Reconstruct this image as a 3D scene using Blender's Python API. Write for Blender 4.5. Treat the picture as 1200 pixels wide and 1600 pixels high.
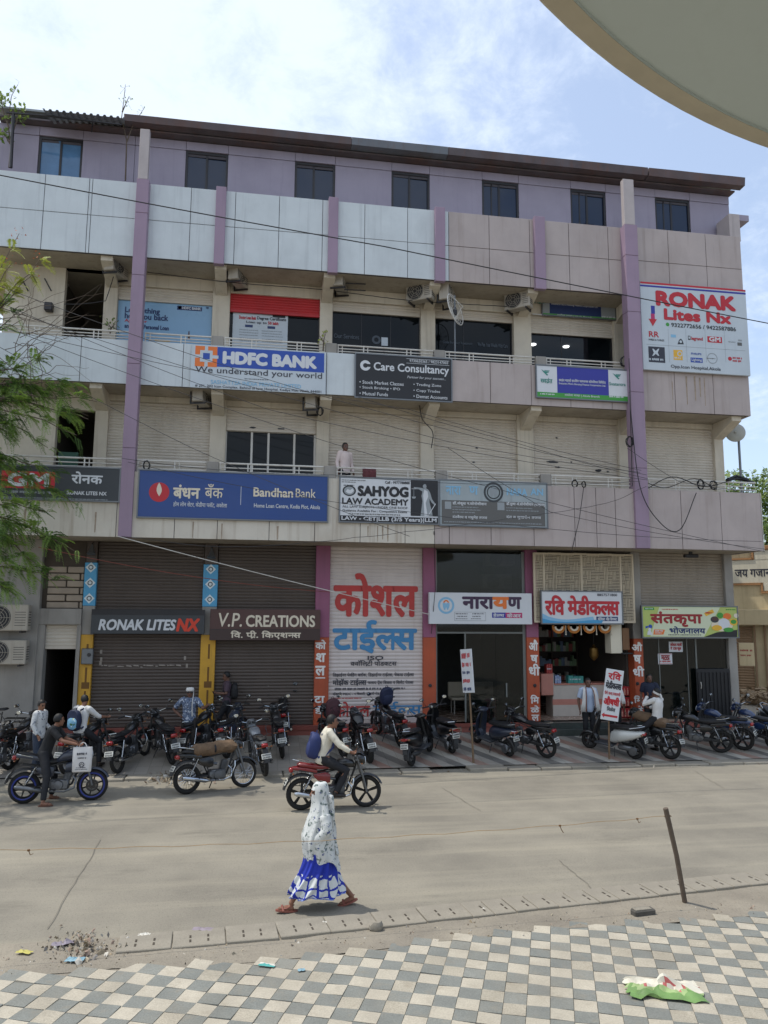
import bpy, bmesh, math, random
from math import sin, cos, pi, radians as R_, sqrt, atan2
from mathutils import Vector, Matrix, noise
random.seed(7)
SC = bpy.context.scene
for o in list(bpy.data.objects): bpy.data.objects.remove(o)
COL = SC.collection
V = Vector
# ---------------------------------------------------------------- camera, sky, sun, exposure
F, CX, CY, H = 1200.0, 600.0, 800.0, 3.7
YAW, PIT, ROL = R_(9.289), R_(7.8707), R_(0.3352)
fw = V((sin(YAW)*cos(PIT), cos(YAW)*cos(PIT), sin(PIT)))
r0 = V((cos(YAW), -sin(YAW), 0)); u0 = r0.cross(fw)
rt = cos(ROL)*r0 + sin(ROL)*u0; up = -sin(ROL)*r0 + cos(ROL)*u0
cd = bpy.data.cameras.new('camera'); cam = bpy.data.objects.new('camera', cd); COL.objects.link(cam)
cd.sensor_fit = 'VERTICAL'; cd.sensor_height = 24; cd.lens = 24*F/1600; cd.clip_start = .05; cd.clip_end = 3000
cam.matrix_world = Matrix(((rt.x, up.x, -fw.x, 0), (rt.y, up.y, -fw.y, 0), (rt.z, up.z, -fw.z, H), (0, 0, 0, 1)))
SC.camera = cam
SC.render.engine = 'CYCLES'; SC.render.resolution_x = 768; SC.render.resolution_y = 1024
SUN = V((.43, -.135, -1)).normalized()                    # the way sunlight travels
EL = math.asin(-SUN.z); AZ = atan2(-SUN.x, -SUN.y)
wd = bpy.data.worlds.new('World'); SC.world = wd; wd.use_nodes = True
nt = wd.node_tree; N = nt.nodes; L = nt.links; N.clear()
wo = N.new('ShaderNodeOutputWorld'); bg = N.new('ShaderNodeBackground'); bg.inputs[1].default_value = .15
sky = N.new('ShaderNodeTexSky'); sky.sky_type = 'NISHITA'; sky.sun_disc = False; sky.sun_elevation = EL; sky.sun_rotation = AZ
sky.air_density = 1.0; sky.dust_density = 2.0; sky.ozone_density = 1.0
tc = N.new('ShaderNodeTexCoord'); sx = N.new('ShaderNodeSeparateXYZ'); L.new(tc.outputs['Generated'], sx.inputs[0])
def wmath(op, a, b=None):
    n = N.new('ShaderNodeMath'); n.operation = op
    for i, q in enumerate((a, b)):
        if q is None: continue
        if isinstance(q, (int, float)): n.inputs[i].default_value = q
        else: L.new(q, n.inputs[i])
    return n.outputs[0]
zz = wmath('ADD', wmath('MAXIMUM', sx.outputs[2], 0.0), .22)
cb = N.new('ShaderNodeCombineXYZ'); L.new(wmath('DIVIDE', sx.outputs[0], zz), cb.inputs[0]); L.new(wmath('DIVIDE', sx.outputs[1], zz), cb.inputs[1])
n1 = N.new('ShaderNodeTexNoise'); n1.inputs['Scale'].default_value = 1.7; n1.inputs['Detail'].default_value = 9; n1.inputs['Roughness'].default_value = .62; n1.inputs['Distortion'].default_value = .5
L.new(cb.outputs[0], n1.inputs['Vector'])
n2 = N.new('ShaderNodeTexNoise'); n2.inputs['Scale'].default_value = 9; n2.inputs['Detail'].default_value = 6; n2.inputs['Roughness'].default_value = .7; n2.inputs['Distortion'].default_value = .3
L.new(cb.outputs[0], n2.inputs['Vector'])
dens = wmath('ADD', wmath('ADD', n1.outputs[0], wmath('MULTIPLY', n2.outputs[0], .5)), wmath('MULTIPLY', sx.outputs[0], -.34))
mr = N.new('ShaderNodeMapRange'); mr.interpolation_type = 'SMOOTHSTEP'; L.new(dens, mr.inputs[0])
mr.inputs[1].default_value = .52; mr.inputs[2].default_value = .84; mr.inputs[3].default_value = 0.26; mr.inputs[4].default_value = .92
mx = N.new('ShaderNodeMixRGB'); L.new(mr.outputs[0], mx.inputs[0]); L.new(sky.outputs[0], mx.inputs[1]); mx.inputs[2].default_value = (4.15, 4.65, 5.35, 1)
L.new(mx.outputs[0], bg.inputs[0]); L.new(bg.outputs[0], wo.inputs[0])
sd = bpy.data.lights.new('sun', 'SUN'); sd.energy = 2.15; sd.angle = R_(.5); sd.color = (1, .95, .86)
so = bpy.data.objects.new('sun', sd); COL.objects.link(so); so.rotation_euler = SUN.to_track_quat('-Z', 'Y').to_euler(); so.location = (-20, 20, 50)
vs = SC.view_settings; vs.view_transform = 'Standard'; vs.look = 'None'; vs.gamma = 1; vs.use_curve_mapping = False; vs.exposure = .62
# ---------------------------------------------------------------- photo measurements -> places in the world
def ray(x, y): return (x-CX)/F*rt - (y-CY)/F*up + fw
def W(x, y, Y):                                           # point of the upright plane at depth Y
    d = ray(x, y); return V((0, 0, H)) + d*(Y/d.y)
def G(x, y, z=0):                                         # point of level ground
    d = ray(x, y); return V((0, 0, H)) + d*((z-H)/d.z)
KERB_Y, PAV0, PAVS = 19.2, .07, .165
def pave_z(Y): return PAV0 + max(0, Y-KERB_Y)*PAVS
def PV(x, y):                                             # point of the sloping pavement before the shops
    d = ray(x, y); p = V((0, 0, H))+d*((PAV0-KERB_Y*PAVS-H)/(d.z-d.y*PAVS))
    return p if p.y > KERB_Y else G(x, y, PAV0)
# ---------------------------------------------------------------- materials
def lin(c):
    if isinstance(c, str):
        c = c.lstrip('#'); c = [int(c[i:i+2], 16)/255 for i in (0, 2, 4)]
        return tuple(x/12.92 if x <= .04045 else ((x+.055)/1.055)**2.4 for x in c)
    return tuple(c)
_mats = {}
def pm(name, col, rough=.6, var=.12, scale=4, metal=0, bump=0, streak=0, grime=None, spec=.5, fine=0, coat=0):
    """procedural paint / plaster / metal: base colour with noise variation, optional weather streaks and bump"""
    if name in _mats: return _mats[name]
    m = bpy.data.materials.new(name); m.use_nodes = True; t = m.node_tree; b = t.nodes['Principled BSDF']
    c = lin(col); b.inputs['Roughness'].default_value = rough; b.inputs['Metallic'].default_value = metal
    b.inputs['Specular IOR Level'].default_value = spec
    if coat: b.inputs['Coat Weight'].default_value = coat; b.inputs['Coat Roughness'].default_value = .08
    tc = t.nodes.new('ShaderNodeTexCoord')
    def nz(s, det=5, mp=None):
        n = t.nodes.new('ShaderNodeTexNoise'); n.inputs['Scale'].default_value = s; n.inputs['Detail'].default_value = det; n.inputs['Roughness'].default_value = .6
        if mp:
            k = t.nodes.new('ShaderNodeMapping'); k.inputs['Scale'].default_value = mp; t.links.new(tc.outputs['Object'], k.inputs[0]); t.links.new(k.outputs[0], n.inputs['Vector'])
        else: t.links.new(tc.outputs['Object'], n.inputs['Vector'])
        return n
    def ramp(fac, lo, hi, a, z):
        q = t.nodes.new('ShaderNodeMapRange'); t.links.new(fac, q.inputs[0])
        for i, v in enumerate((lo, hi, a, z)): q.inputs[i+1].default_value = v
        return q.outputs[0]
    def mix(fac, a, bcol, mode='MIX'):
        x = t.nodes.new('ShaderNodeMixRGB'); x.blend_type = mode
        if isinstance(fac, float): x.inputs[0].default_value = fac
        else: t.links.new(fac, x.inputs[0])
        for i, q in ((1, a), (2, bcol)):
            if isinstance(q, tuple): x.inputs[i].default_value = (*q, 1)
            else: t.links.new(q, x.inputs[i])
        return x.outputs[0]
    n = nz(scale)
    out = mix(ramp(n.outputs[0], .3, .7, 0, 1), tuple(x*(1-var) for x in c), tuple(min(1, x*(1+var)) for x in c))
    if fine:
        n3 = nz(60, 3); out = mix(ramp(n3.outputs[0], .35, .65, 0, 1), tuple(x*(1-fine) for x in (1, 1, 1)), (1., 1., 1.), 'MIX') if False else mix(ramp(n3.outputs[0], .4, .62, 0, fine), out, tuple(x*.35 for x in c))
    if streak:
        n4 = nz(1, 6, (6.5, 6.5, .3)); out = mix(ramp(n4.outputs[0], .54, .76, 0, streak), out, lin(grime or '#4a4036'))
        n5 = nz(1, 8, (.9, .9, .5)); out = mix(ramp(n5.outputs[0], .47, .75, 0, streak*.8), out, lin(grime or '#4a4036'))
    t.links.new(out, b.inputs['Base Color'])
    if bump:
        bp = t.nodes.new('ShaderNodeBump'); bp.inputs['Strength'].default_value = bump; bp.inputs['Distance'].default_value = .02
        n6 = nz(scale*8, 6); t.links.new(n6.outputs[0], bp.inputs['Height']); t.links.new(bp.outputs[0], b.inputs['Normal'])
    if rough > .2:
        t.links.new(ramp(n.outputs[0], .2, .8, rough-.08, min(1, rough+.1)), b.inputs['Roughness'])
    _mats[name] = m; return m
def emit(name, col, s):
    if name in _mats: return _mats[name]
    m = bpy.data.materials.new(name); m.use_nodes = True; b = m.node_tree.nodes['Principled BSDF']
    b.inputs['Base Color'].default_value = (*lin(col), 1); b.inputs['Emission Color'].default_value = (*lin(col), 1); b.inputs['Emission Strength'].default_value = s
    _mats[name] = m; return m
def glass(name, tint, clear, rough=.03, spec=.5):
    """shop glass: part clear, part mirror"""
    if name in _mats: return _mats[name]
    m = bpy.data.materials.new(name); m.use_nodes = True; t = m.node_tree; b = t.nodes['Principled BSDF']
    b.inputs['Base Color'].default_value = (*lin(tint), 1); b.inputs['Roughness'].default_value = rough; b.inputs['IOR'].default_value = 1.52; b.inputs['Specular IOR Level'].default_value = spec
    nz = t.nodes.new('ShaderNodeTexNoise'); nz.inputs['Scale'].default_value = .8
    bp = t.nodes.new('ShaderNodeBump'); bp.inputs['Strength'].default_value = .03; t.links.new(nz.outputs[0], bp.inputs['Height']); t.links.new(bp.outputs[0], b.inputs['Normal'])
    if clear:
        tr = t.nodes.new('ShaderNodeBsdfTransparent'); mxs = t.nodes.new('ShaderNodeMixShader'); mxs.inputs[0].default_value = clear
        out = t.nodes['Material Output']; t.links.new(b.outputs[0], mxs.inputs[1]); t.links.new(tr.outputs[0], mxs.inputs[2]); t.links.new(mxs.outputs[0], out.inputs[0])
    _mats[name] = m; return m
# ---------------------------------------------------------------- mesh builder
class MB:
    def __init__(s): s.v = []; s.f = []; s.m = []; s.mi = 0; s.T = None
    def add(s, vs, fs):
        b = len(s.v)
        for p in vs:
            p = V(p)
            if s.T: p = s.T @ p
            s.v.append(p)
        for f in fs: s.f.append([b+i for i in f]); s.m.append(s.mi)
        return s
    def box(s, x0, x1, y0, y1, z0, z1):
        return s.add([(x0,y0,z0),(x1,y0,z0),(x1,y1,z0),(x0,y1,z0),(x0,y0,z1),(x1,y0,z1),(x1,y1,z1),(x0,y1,z1)],
                     [(0,3,2,1),(4,5,6,7),(0,1,5,4),(1,2,6,5),(2,3,7,6),(3,0,4,7)])
    def bbox(s, x0, x1, y0, y1, z0, z1, b=.01):
        """box with chamfered edges"""
        b = min(b, (x1-x0)*.45, (y1-y0)*.45, (z1-z0)*.45); vs = []; idx = {}
        c = [(x0, x1), (y0, y1), (z0, z1)]
        for i in range(8):
            q = [(i >> k) & 1 for k in range(3)]
            for a in range(3):
                p = [c[k][q[k]] + (0 if k == a else (b if q[k] == 0 else -b)) for k in range(3)]
                idx[(i, a)] = len(vs); vs.append(p)
        fs = []
        for a in range(3):
            o1, o2 = (a+1) % 3, (a+2) % 3
            for sd in (0, 1):
                ring = [(0,0),(1,0),(1,1),(0,1)] if sd else [(0,0),(0,1),(1,1),(1,0)]
                fs.append([idx[((sd << a) | (p << o1) | (q << o2), a)] for p, q in ring])
            for p in (0, 1):
                for q in (0, 1):
                    i0 = (p << o1) | (q << o2); i1 = i0 | (1 << a)
                    f = [idx[(i0, o1)], idx[(i1, o1)], idx[(i1, o2)], idx[(i0, o2)]]
                    fs.append(f if (p ^ q) else f[::-1])
        for i in range(8):
            f = [idx[(i, 0)], idx[(i, 1)], idx[(i, 2)]]
            fs.append(f if bin(i).count('1') % 2 else f[::-1])
        return s.add(vs, fs)
    def quad(s, a, b, c, d): return s.add([a, b, c, d], [(0, 1, 2, 3)])
    def tube(s, pts, rad, n=8, cap=True, flat=1.0):
        pts = [V(p) for p in pts]
        if not isinstance(rad, (list, tuple)): rad = [rad]*len(pts)
        vs = []; ref = None
        for i, p in enumerate(pts):
            t = (pts[min(i+1, len(pts)-1)] - pts[max(i-1, 0)])
            t = t.normalized() if t.length > 1e-9 else V((0, 0, 1))
            if ref is None:
                ref = V((0, 0, 1)) if abs(t.z) < .9 else V((1, 0, 0))
                ref = (ref - t*ref.dot(t)).normalized()
            else:
                ref = ref - t*ref.dot(t); ref = ref.normalized() if ref.length > 1e-6 else t.orthogonal().normalized()
            bi = t.cross(ref)
            for k in range(n):
                a = 2*pi*k/n; vs.append(p + (ref*cos(a) + bi*sin(a)*flat)*rad[i])
        fs = []
        for i in range(len(pts)-1):
            for k in range(n):
                k2 = (k+1) % n; fs.append((i*n+k, i*n+k2, (i+1)*n+k2, (i+1)*n+k))
        if cap:
            fs.append(tuple(range(n))[::-1]); fs.append(tuple((len(pts)-1)*n+k for k in range(n)))
        return s.add(vs, fs)
    def rings(s, rings, cap=True, close=True):
        """skin a list of equal-length point rings"""
        n = len(rings[0]); vs = [p for r in rings for p in r]; fs = []
        for i in range(len(rings)-1):
            for k in range(n if close else n-1):
                k2 = (k+1) % n; fs.append((i*n+k, i*n+k2, (i+1)*n+k2, (i+1)*n+k))
        if cap:
            fs.append(tuple(range(n))[::-1]); fs.append(tuple((len(rings)-1)*n+k for k in range(n)))
        return s.add(vs, fs)
    def loft(s, secs, n=14, e=2.4):
        """secs: (x, z, half width y, half height z, [lean]) superellipse sections along x"""
        rs = []
        for q in secs:
            x, z, hy, hz = q[:4]; r = []
            for k in range(n):
                a = 2*pi*k/n; c, d = cos(a), sin(a)
                r.append((x, math.copysign(abs(c)**(2/e), c)*hy, z + math.copysign(abs(d)**(2/e), d)*hz))
            rs.append(r)
        return s.rings(rs)
    def lathe(s, prof, n=20, M=None):
        """prof (r, h) turned round the local z axis"""
        T0 = s.T
        if M is not None: s.T = (T0 @ M) if T0 else M
        s.rings([[(r*cos(2*pi*k/n), r*sin(2*pi*k/n), h) for k in range(n)] for r, h in prof], cap=True); s.T = T0; return s
    def ball(s, c, r, n=12, sq=(1, 1, 1)):
        c = V(c); rs = []
        for i in range(1, n//2):
            a = -pi/2 + pi*i/(n//2); rs.append([(c.x+r*sq[0]*cos(a)*cos(2*pi*k/n), c.y+r*sq[1]*cos(a)*sin(2*pi*k/n), c.z+r*sq[2]*sin(a)) for k in range(n)])
        return s.rings(rs)
    def torus(s, c, R, r, n=28, m=8, axis='y', sq=1.0):
        c = V(c); vs = []; fs = []
        for i in range(n):
            a = 2*pi*i/n
            for j in range(m):
                b = 2*pi*j/m; q = R + r*cos(b); w = r*sin(b)*sq
                vs.append({'y': (c.x+q*cos(a), c.y+w, c.z+q*sin(a)), 'x': (c.x+w, c.y+q*cos(a), c.z+q*sin(a)), 'z': (c.x+q*cos(a), c.y+q*sin(a), c.z+w)}[axis])
        for i in range(n):
            for j in range(m):
                i2, j2 = (i+1) % n, (j+1) % m; fs.append((i*m+j, i*m+j2, i2*m+j2, i2*m+j))
        return s.add(vs, fs)
    def prism(s, poly, y0, y1):
        """poly of (x, z), extruded from y0 to y1"""
        n = len(poly); vs = [(x, y0, z) for x, z in poly] + [(x, y1, z) for x, z in poly]
        fs = [tuple(range(n)), tuple(range(2*n-1, n-1, -1))] + [(i, n+i, n+(i+1) % n, (i+1) % n) for i in range(n)]
        return s.add(vs, fs)
    def mesh(s, name, mats, smooth=False, inv=None):
        me = bpy.data.meshes.new(name)
        me.from_pydata([tuple(inv @ p) if inv else tuple(p) for p in s.v], [], s.f)
        for m in (mats if isinstance(mats, (list, tuple)) else [mats]): me.materials.append(m)
        if any(s.m): me.polygons.foreach_set('material_index', s.m)
        bm = bmesh.new(); bm.from_mesh(me); bmesh.ops.recalc_face_normals(bm, faces=bm.faces); bm.to_mesh(me); bm.free()
        if smooth:
            me.polygons.foreach_set('use_smooth', [True]*len(me.polygons))
            if smooth != 'all':
                try: me.set_sharp_from_angle(angle=R_(42))
                except Exception: pass
        me.update(); return me
WM = {}                                                   # world matrix of every object that gets children
def link(name, me, parent=None):
    o = bpy.data.objects.new(name, me); COL.objects.link(o)
    if parent is not None: o.parent = parent; WM[o.name] = WM[parent.name].copy()
    else: WM[o.name] = Matrix.Identity(4)
    return o
def obj(name, mb, mats, parent=None, smooth=False, world=False, me=None):
    """one mesh object; world=True: the shape was measured in world space and is brought into its parent's space"""
    inv = WM[parent.name].inverted() if (world and parent is not None) else None
    return link(name, mb.mesh(name, mats, smooth, inv) if me is None else me, parent)
def tag(o, label, cat, group=None, kind=None):
    o['label'] = label; o['category'] = cat
    if group: o['group'] = group
    if kind: o['kind'] = kind
    return o
def thing(name, label, cat, loc=(0, 0, 0), rotz=0, group=None, tilt=None, M=None):
    o = bpy.data.objects.new(name, None); COL.objects.link(o); o.empty_display_size = .2
    M = M or Matrix.Translation(loc) @ Matrix.Rotation(rotz, 4, 'Z')
    if tilt: M = M @ Matrix.Rotation(tilt[0], 4, tilt[1])
    o.matrix_world = M; WM[o.name] = M.copy()
    return tag(o, label, cat, group)
def struct(name, mb, mats, smooth=False):
    o = obj(name, mb, mats, None, smooth); o['kind'] = 'structure'; return o
def copy_tree(o, loc, rotz, label=None, tilt=None):
    """a thing with copies of its parts and sub-parts (mesh data shared)"""
    c = o.copy(); COL.objects.link(c)
    M = Matrix.Translation(loc) @ Matrix.Rotation(rotz, 4, 'Z')
    if tilt: M = M @ Matrix.Rotation(tilt[0], 4, tilt[1])
    c.matrix_world = M; WM[c.name] = M
    if label: c['label'] = label
    for ch in list(o.children):
        d = ch.copy(); COL.objects.link(d); d.parent = c
        for g in list(ch.children):
            e = g.copy(); COL.objects.link(e); e.parent = d
    return c
# ---------------------------------------------------------------- lettering
_txt = {}
def glyphs(s, res=3):
    """filled outline of a string, in em units; '~' after a letter makes it a half letter joined to the next, '^' adds the stroke of a subjoined ra"""
    k = (s, res)
    if k in _txt: return _txt[k]
    vs, fs, x = [], [], 0.0
    import re
    segs = re.split('([~^])', s)
    for i in range(0, len(segs), 2):
        seg = segs[i]; op = segs[i+1] if i+1 < len(segs) else ''
        if seg:
            cu = bpy.data.curves.new('t', 'FONT'); cu.body = seg; cu.resolution_u = res
            ob = bpy.data.objects.new('t', cu); me = bpy.data.meshes.new_from_object(ob)
            cu2 = cu.copy(); cu2.body = seg + '|'; ob2 = bpy.data.objects.new('t', cu2); me2 = bpy.data.meshes.new_from_object(ob2)
            cu3 = cu.copy(); cu3.body = '|'; ob3 = bpy.data.objects.new('t', cu3); me3 = bpy.data.meshes.new_from_object(ob3)
            adv = max([v.co.x for v in me2.vertices], default=0) - max([v.co.x for v in me3.vertices], default=0)
            if op == '~':
                xm = max(v.co.x for v in me.vertices); bm = bmesh.new(); bm.from_mesh(me)
                cut = xm - .15
                bmesh.ops.bisect_plane(bm, geom=bm.verts[:]+bm.edges[:]+bm.faces[:], plane_co=(cut, 0, 0), plane_no=(1, 0, 0), clear_outer=True)
                bm.to_mesh(me); bm.free(); adv = cut
            b = len(vs); vs += [(v.co.x+x, v.co.y) for v in me.vertices]; fs += [[b+j for j in p.vertices] for p in me.polygons]
            for o_, m_ in ((ob, me), (ob2, me2), (ob3, me3)): bpy.data.objects.remove(o_); bpy.data.meshes.remove(m_)
            for c_ in (cu, cu2, cu3): bpy.data.curves.remove(c_)
            x += adv
            if op == '^':
                b = len(vs); c = x - adv*.45; vs += [(c-.02, .2), (c-.3, -.02), (c-.24, -.08), (c+.04, .14)]; fs += [[b, b+1, b+2, b+3]]
    if not vs: vs = [(0, 0)]
    x0 = min(v[0] for v in vs); x1 = max(v[0] for v in vs); y0 = min(v[1] for v in vs); y1 = max(v[1] for v in vs)
    _txt[k] = (vs, fs, x0, x1, y0, y1); return _txt[k]
glyphs('\u0915\u0932'); _txt.clear()                       # the first Devanagari glyph asked for only wakes the font
def letter(mb, s, x0, x1, z0, z1, y, bold=0, slant=0, res=3):
    """string whose ink fills the box x0..x1, z0..z1 of the upright plane y (facing -y)"""
    vs, fs, a, b, c, d = glyphs(s, res); sx = (x1-x0)/max(b-a, 1e-6); sz = (z1-z0)/max(d-c, 1e-6)
    off = [(0, 0)] if not bold else [(bold*cos(t*pi/4), bold*sin(t*pi/4)) for t in range(8)] + [(0, 0)]
    for i, (ox, oz) in enumerate(off):
        mb.add([(x0+(vx-a)*sx+ox*sz+slant*(vy-c)*sz, y-.0004*i, z0+(vy-c)*sz+oz*sz) for vx, vy in vs], fs)
def dashes(mb, x0, x1, z0, z1, y, w=None):
    """a line of writing too small to read: irregular short strokes"""
    h = z1-z0; x = x0; w = w or h*.55
    while x < x1:
        k = random.randint(2, 7)
        for _ in range(k):
            ww = w*random.uniform(.5, 1)
            if x+ww > x1: break
            a = random.uniform(0, .25)*h
            mb.quad((x, y, z0+a), (x+ww*.75, y, z0+a), (x+ww*.75, y, z1-random.uniform(0, .2)*h), (x, y, z1-random.uniform(0, .2)*h)); x += ww
        x += w*.7
class Sign:
    """flat board in the upright plane Y; contents are placed by where they are seen on the photograph's board"""
    def __init__(s, name, label, cat, tl, tr, bl, br, Y, mat, th=.05, frame=None, group=None):
        a, b, c, d = (W(*q, Y) for q in (tl, tr, bl, br))
        s.x0, s.x1 = (a.x+c.x)/2, (b.x+d.x)/2; s.z1, s.z0 = (a.z+b.z)/2, (c.z+d.z)/2; s.Y = Y; s.k = 0
        s.o = thing(name, label, cat, ((s.x0+s.x1)/2, Y+th, s.z0), 0, group)
        obj('board', MB().bbox(s.x0, s.x1, Y, Y+th, s.z0, s.z1, .006), mat, s.o, world=True)
        if frame:
            m = MB(); w = .035
            m.box(s.x0-w, s.x1+w, Y-.012, Y+th, s.z1, s.z1+w); m.box(s.x0-w, s.x1+w, Y-.012, Y+th, s.z0-w, s.z0)
            m.box(s.x0-w, s.x0, Y-.0115, Y+th, s.z0, s.z1); m.box(s.x1, s.x1+w, Y-.0115, Y+th, s.z0, s.z1)
            obj('frame', m, frame, s.o, world=True)
        s.layers = {}
    def _l(s, mat, part):
        k = (mat.name, part)
        if k not in s.layers: s.layers[k] = (MB(), mat, part)
        return s.layers[k][0]
    def _y(s, lvl): return s.Y - .003*lvl
    def zx(s, x, y): p = W(x, y, s.Y); return p.x, p.z
    def rect(s, x0, x1, y0, y1, mat, lvl=1, part='printed_panel'):
        a, zt = s.zx(x0, y0); b, _ = s.zx(x1, y0); _, zb = s.zx(x0, y1); y = s._y(lvl)
        a = max(a, s.x0+.001); b = min(b, s.x1-.001); zt = min(zt, s.z1-.001); zb = max(zb, s.z0+.001)
        s._l(mat, part).quad((a, y, zb), (b, y, zb), (b, y, zt), (a, y, zt)); return s
    def poly(s, pts, mat, lvl=1, part='printed_panel'):
        y = s._y(lvl); q = [s.zx(*p) for p in pts]; s._l(mat, part).add([(x, y, z) for x, z in q], [tuple(range(len(q)))]); return s
    def disc(s, x, y, r, mat, lvl=1, part='emblem', sq=1, n=28, ring=None):
        cx, cz = s.zx(x, y); rr = (s.zx(x+r, y)[0]-s.zx(x-r, y)[0])/2; Y = s._y(lvl); m = s._l(mat, part)
        o = [(cx+rr*cos(2*pi*k/n), Y, cz+rr*sq*sin(2*pi*k/n)) for k in range(n)]
        if ring is None: m.add(o, [tuple(range(n))])
        else:
            i = [(cx+rr*ring*cos(2*pi*k/n), Y, cz+rr*ring*sq*sin(2*pi*k/n)) for k in range(n)]
            m.add(o+i, [(k, (k+1) % n, n+(k+1) % n, n+k) for k in range(n)])
        return s
    def t(s, txt, x0, x1, y0, y1, mat, bold=0, lvl=2, slant=0, part='lettering', res=3):
        a, zt = s.zx(x0, y0); b, _ = s.zx(x1, y0); _, zb = s.zx(x0, y1)
        letter(s._l(mat, part), txt, a, b, zb, zt, s._y(lvl), bold, slant, res); return s
    def d(s, x0, x1, y0, y1, mat, lvl=2, part='lettering'):
        a, zt = s.zx(x0, y0); b, _ = s.zx(x1, y0); _, zb = s.zx(x0, y1); dashes(s._l(mat, part), a, b, zb, zt, s._y(lvl)); return s
    def done(s):
        for mb, mat, part in s.layers.values(): obj(part.rstrip('0123456789#'), mb, mat, s.o, world=True)
        return s.o
# ================================================================ GROUND, ROAD, PAVEMENTS
def ground_mat(name, c1, c2, c3, sc=.6, rough=.92, speck=.5, bump=.25, trails=False):
    m = bpy.data.materials.new(name); m.use_nodes = True; t = m.node_tree; b = t.nodes['Principled BSDF']; b.inputs['Roughness'].default_value = rough; b.inputs['Specular IOR Level'].default_value = .25
    tc = t.nodes.new('ShaderNodeTexCoord')
    def nz(s, det, mp=None, r=.6):
        n = t.nodes.new('ShaderNodeTexNoise'); n.inputs['Scale'].default_value = s; n.inputs['Detail'].default_value = det; n.inputs['Roughness'].default_value = r
        k = t.nodes.new('ShaderNodeMapping'); k.inputs['Scale'].default_value = mp or (1, 1, 1); t.links.new(tc.outputs['Object'], k.inputs[0]); t.links.new(k.outputs[0], n.inputs['Vector']); return n.outputs[0]
    def rg(f, lo, hi, a=0, z=1):
        q = t.nodes.new('ShaderNodeMapRange'); t.links.new(f, q.inputs[0])
        for i, v in enumerate((lo, hi, a, z)): q.inputs[i+1].default_value = v
        return q.outputs[0]
    def mix(f, a, c):
        x = t.nodes.new('ShaderNodeMixRGB'); t.links.new(f, x.inputs[0])
        for i, q in ((1, a), (2, c)):
            if isinstance(q, tuple): x.inputs[i].default_value = (*q, 1)
            else: t.links.new(q, x.inputs[i])
        return x.outputs[0]
    o = mix(rg(nz(sc, 6), .35, .68), lin(c1), lin(c2))
    o = mix(rg(nz(1, 5, (.12, 1.6, 1)), .5, .72, 0, .7), o, lin(c3)) if trails else mix(rg(nz(sc*.4, 4), .5, .75, 0, .7), o, lin(c3))
    g = nz(34, 2, None, .75); o = mix(rg(g, .55, .75, 0, speck), o, tuple(x*.45 for x in lin(c1)))
    g2 = nz(70, 2, None, .75); o = mix(rg(g2, .58, .78, 0, speck), o, tuple(min(1, x*1.7) for x in lin(c2)))
    if trails:                                             # oil drips and dust patches
        o = mix(rg(nz(1.1, 7, (.35, 1, 1), .7), .58, .74, 0, .6), o, tuple(x*.62 for x in lin(c1)))
    t.links.new(o, b.inputs['Base Color'])
    bp = t.nodes.new('ShaderNodeBump'); bp.inputs['Strength'].default_value = bump; bp.inputs['Distance'].default_value = .015; t.links.new(g, bp.inputs['Height']); t.links.new(bp.outputs[0], b.inputs['Normal'])
    return m
M_road = ground_mat('asphalt_dusty', '#79746a', '#8f897c', '#9a9383', .5, trails=True)
M_dirt = ground_mat('dusty_earth', '#817a6f', '#938b7d', '#746d62', 1.4, bump=.6)
M_conc = ground_mat('concrete_grey', '#837d72', '#9b9487', '#6d675d', 1.2, speck=.35)
# one sheet of earth to the horizon
g = MB(); g.quad((-900, -300, -.06), (900, -300, -.06), (900, 1500, -.06), (-900, 1500, -.06)); struct('ground', g, M_dirt)
g = MB(); nx, ny = 60, 22
for j in range(ny+1):
    for i in range(nx+1):
        x = -30+i*1.4; y = 9.2+(KERB_Y+.02-9.2)*j/ny
        g.v.append(V((x, y, .012*noise.noise((x*.5, y*.5, 0)))))
g.f = [[j*(nx+1)+i, j*(nx+1)+i+1, (j+1)*(nx+1)+i+1, (j+1)*(nx+1)+i] for j in range(ny) for i in range(nx)]; g.m = [0]*len(g.f)
struct('road', g, M_road, True)
# cracks between the road's concrete bays
M_crack = pm('crack_tar', '#746e63', .95)
g = MB()
for pa, pb in (((75, 1452), (158, 1312)), ((873, 1345), (935, 1398)), ((690, 1232), (752, 1268)), ((1085, 1205), (1130, 1232))):
    a, b = G(*pa), G(*pb); n = 14; d = (b-a).normalized().cross(V((0, 0, 1)))*.005
    pts = [a.lerp(b, i/n)+V((random.uniform(-.02, .02), random.uniform(-.02, .02), .018)) for i in range(n+1)]
    for i in range(n): g.quad(pts[i]-d, pts[i+1]-d, pts[i+1]+d, pts[i]+d)
struct('road_crack', g, M_crack)
# far kerb of worn stones
g = MB(); x = -14.0; gd = MB()
while x < 24:
    w = random.uniform(.75, 1.0); jy = random.uniform(-.03, .03); jz = random.uniform(-.02, .015)
    if not (-2.2 < x < -1.4 or 3.9 < x < 4.7): g.bbox(x+.012, x+w-.012, KERB_Y-.42+jy, KERB_Y+.02+jy, -.1, PAV0-.005+jz, .02)
    x += w
struct('kerb', g, M_conc)
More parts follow.
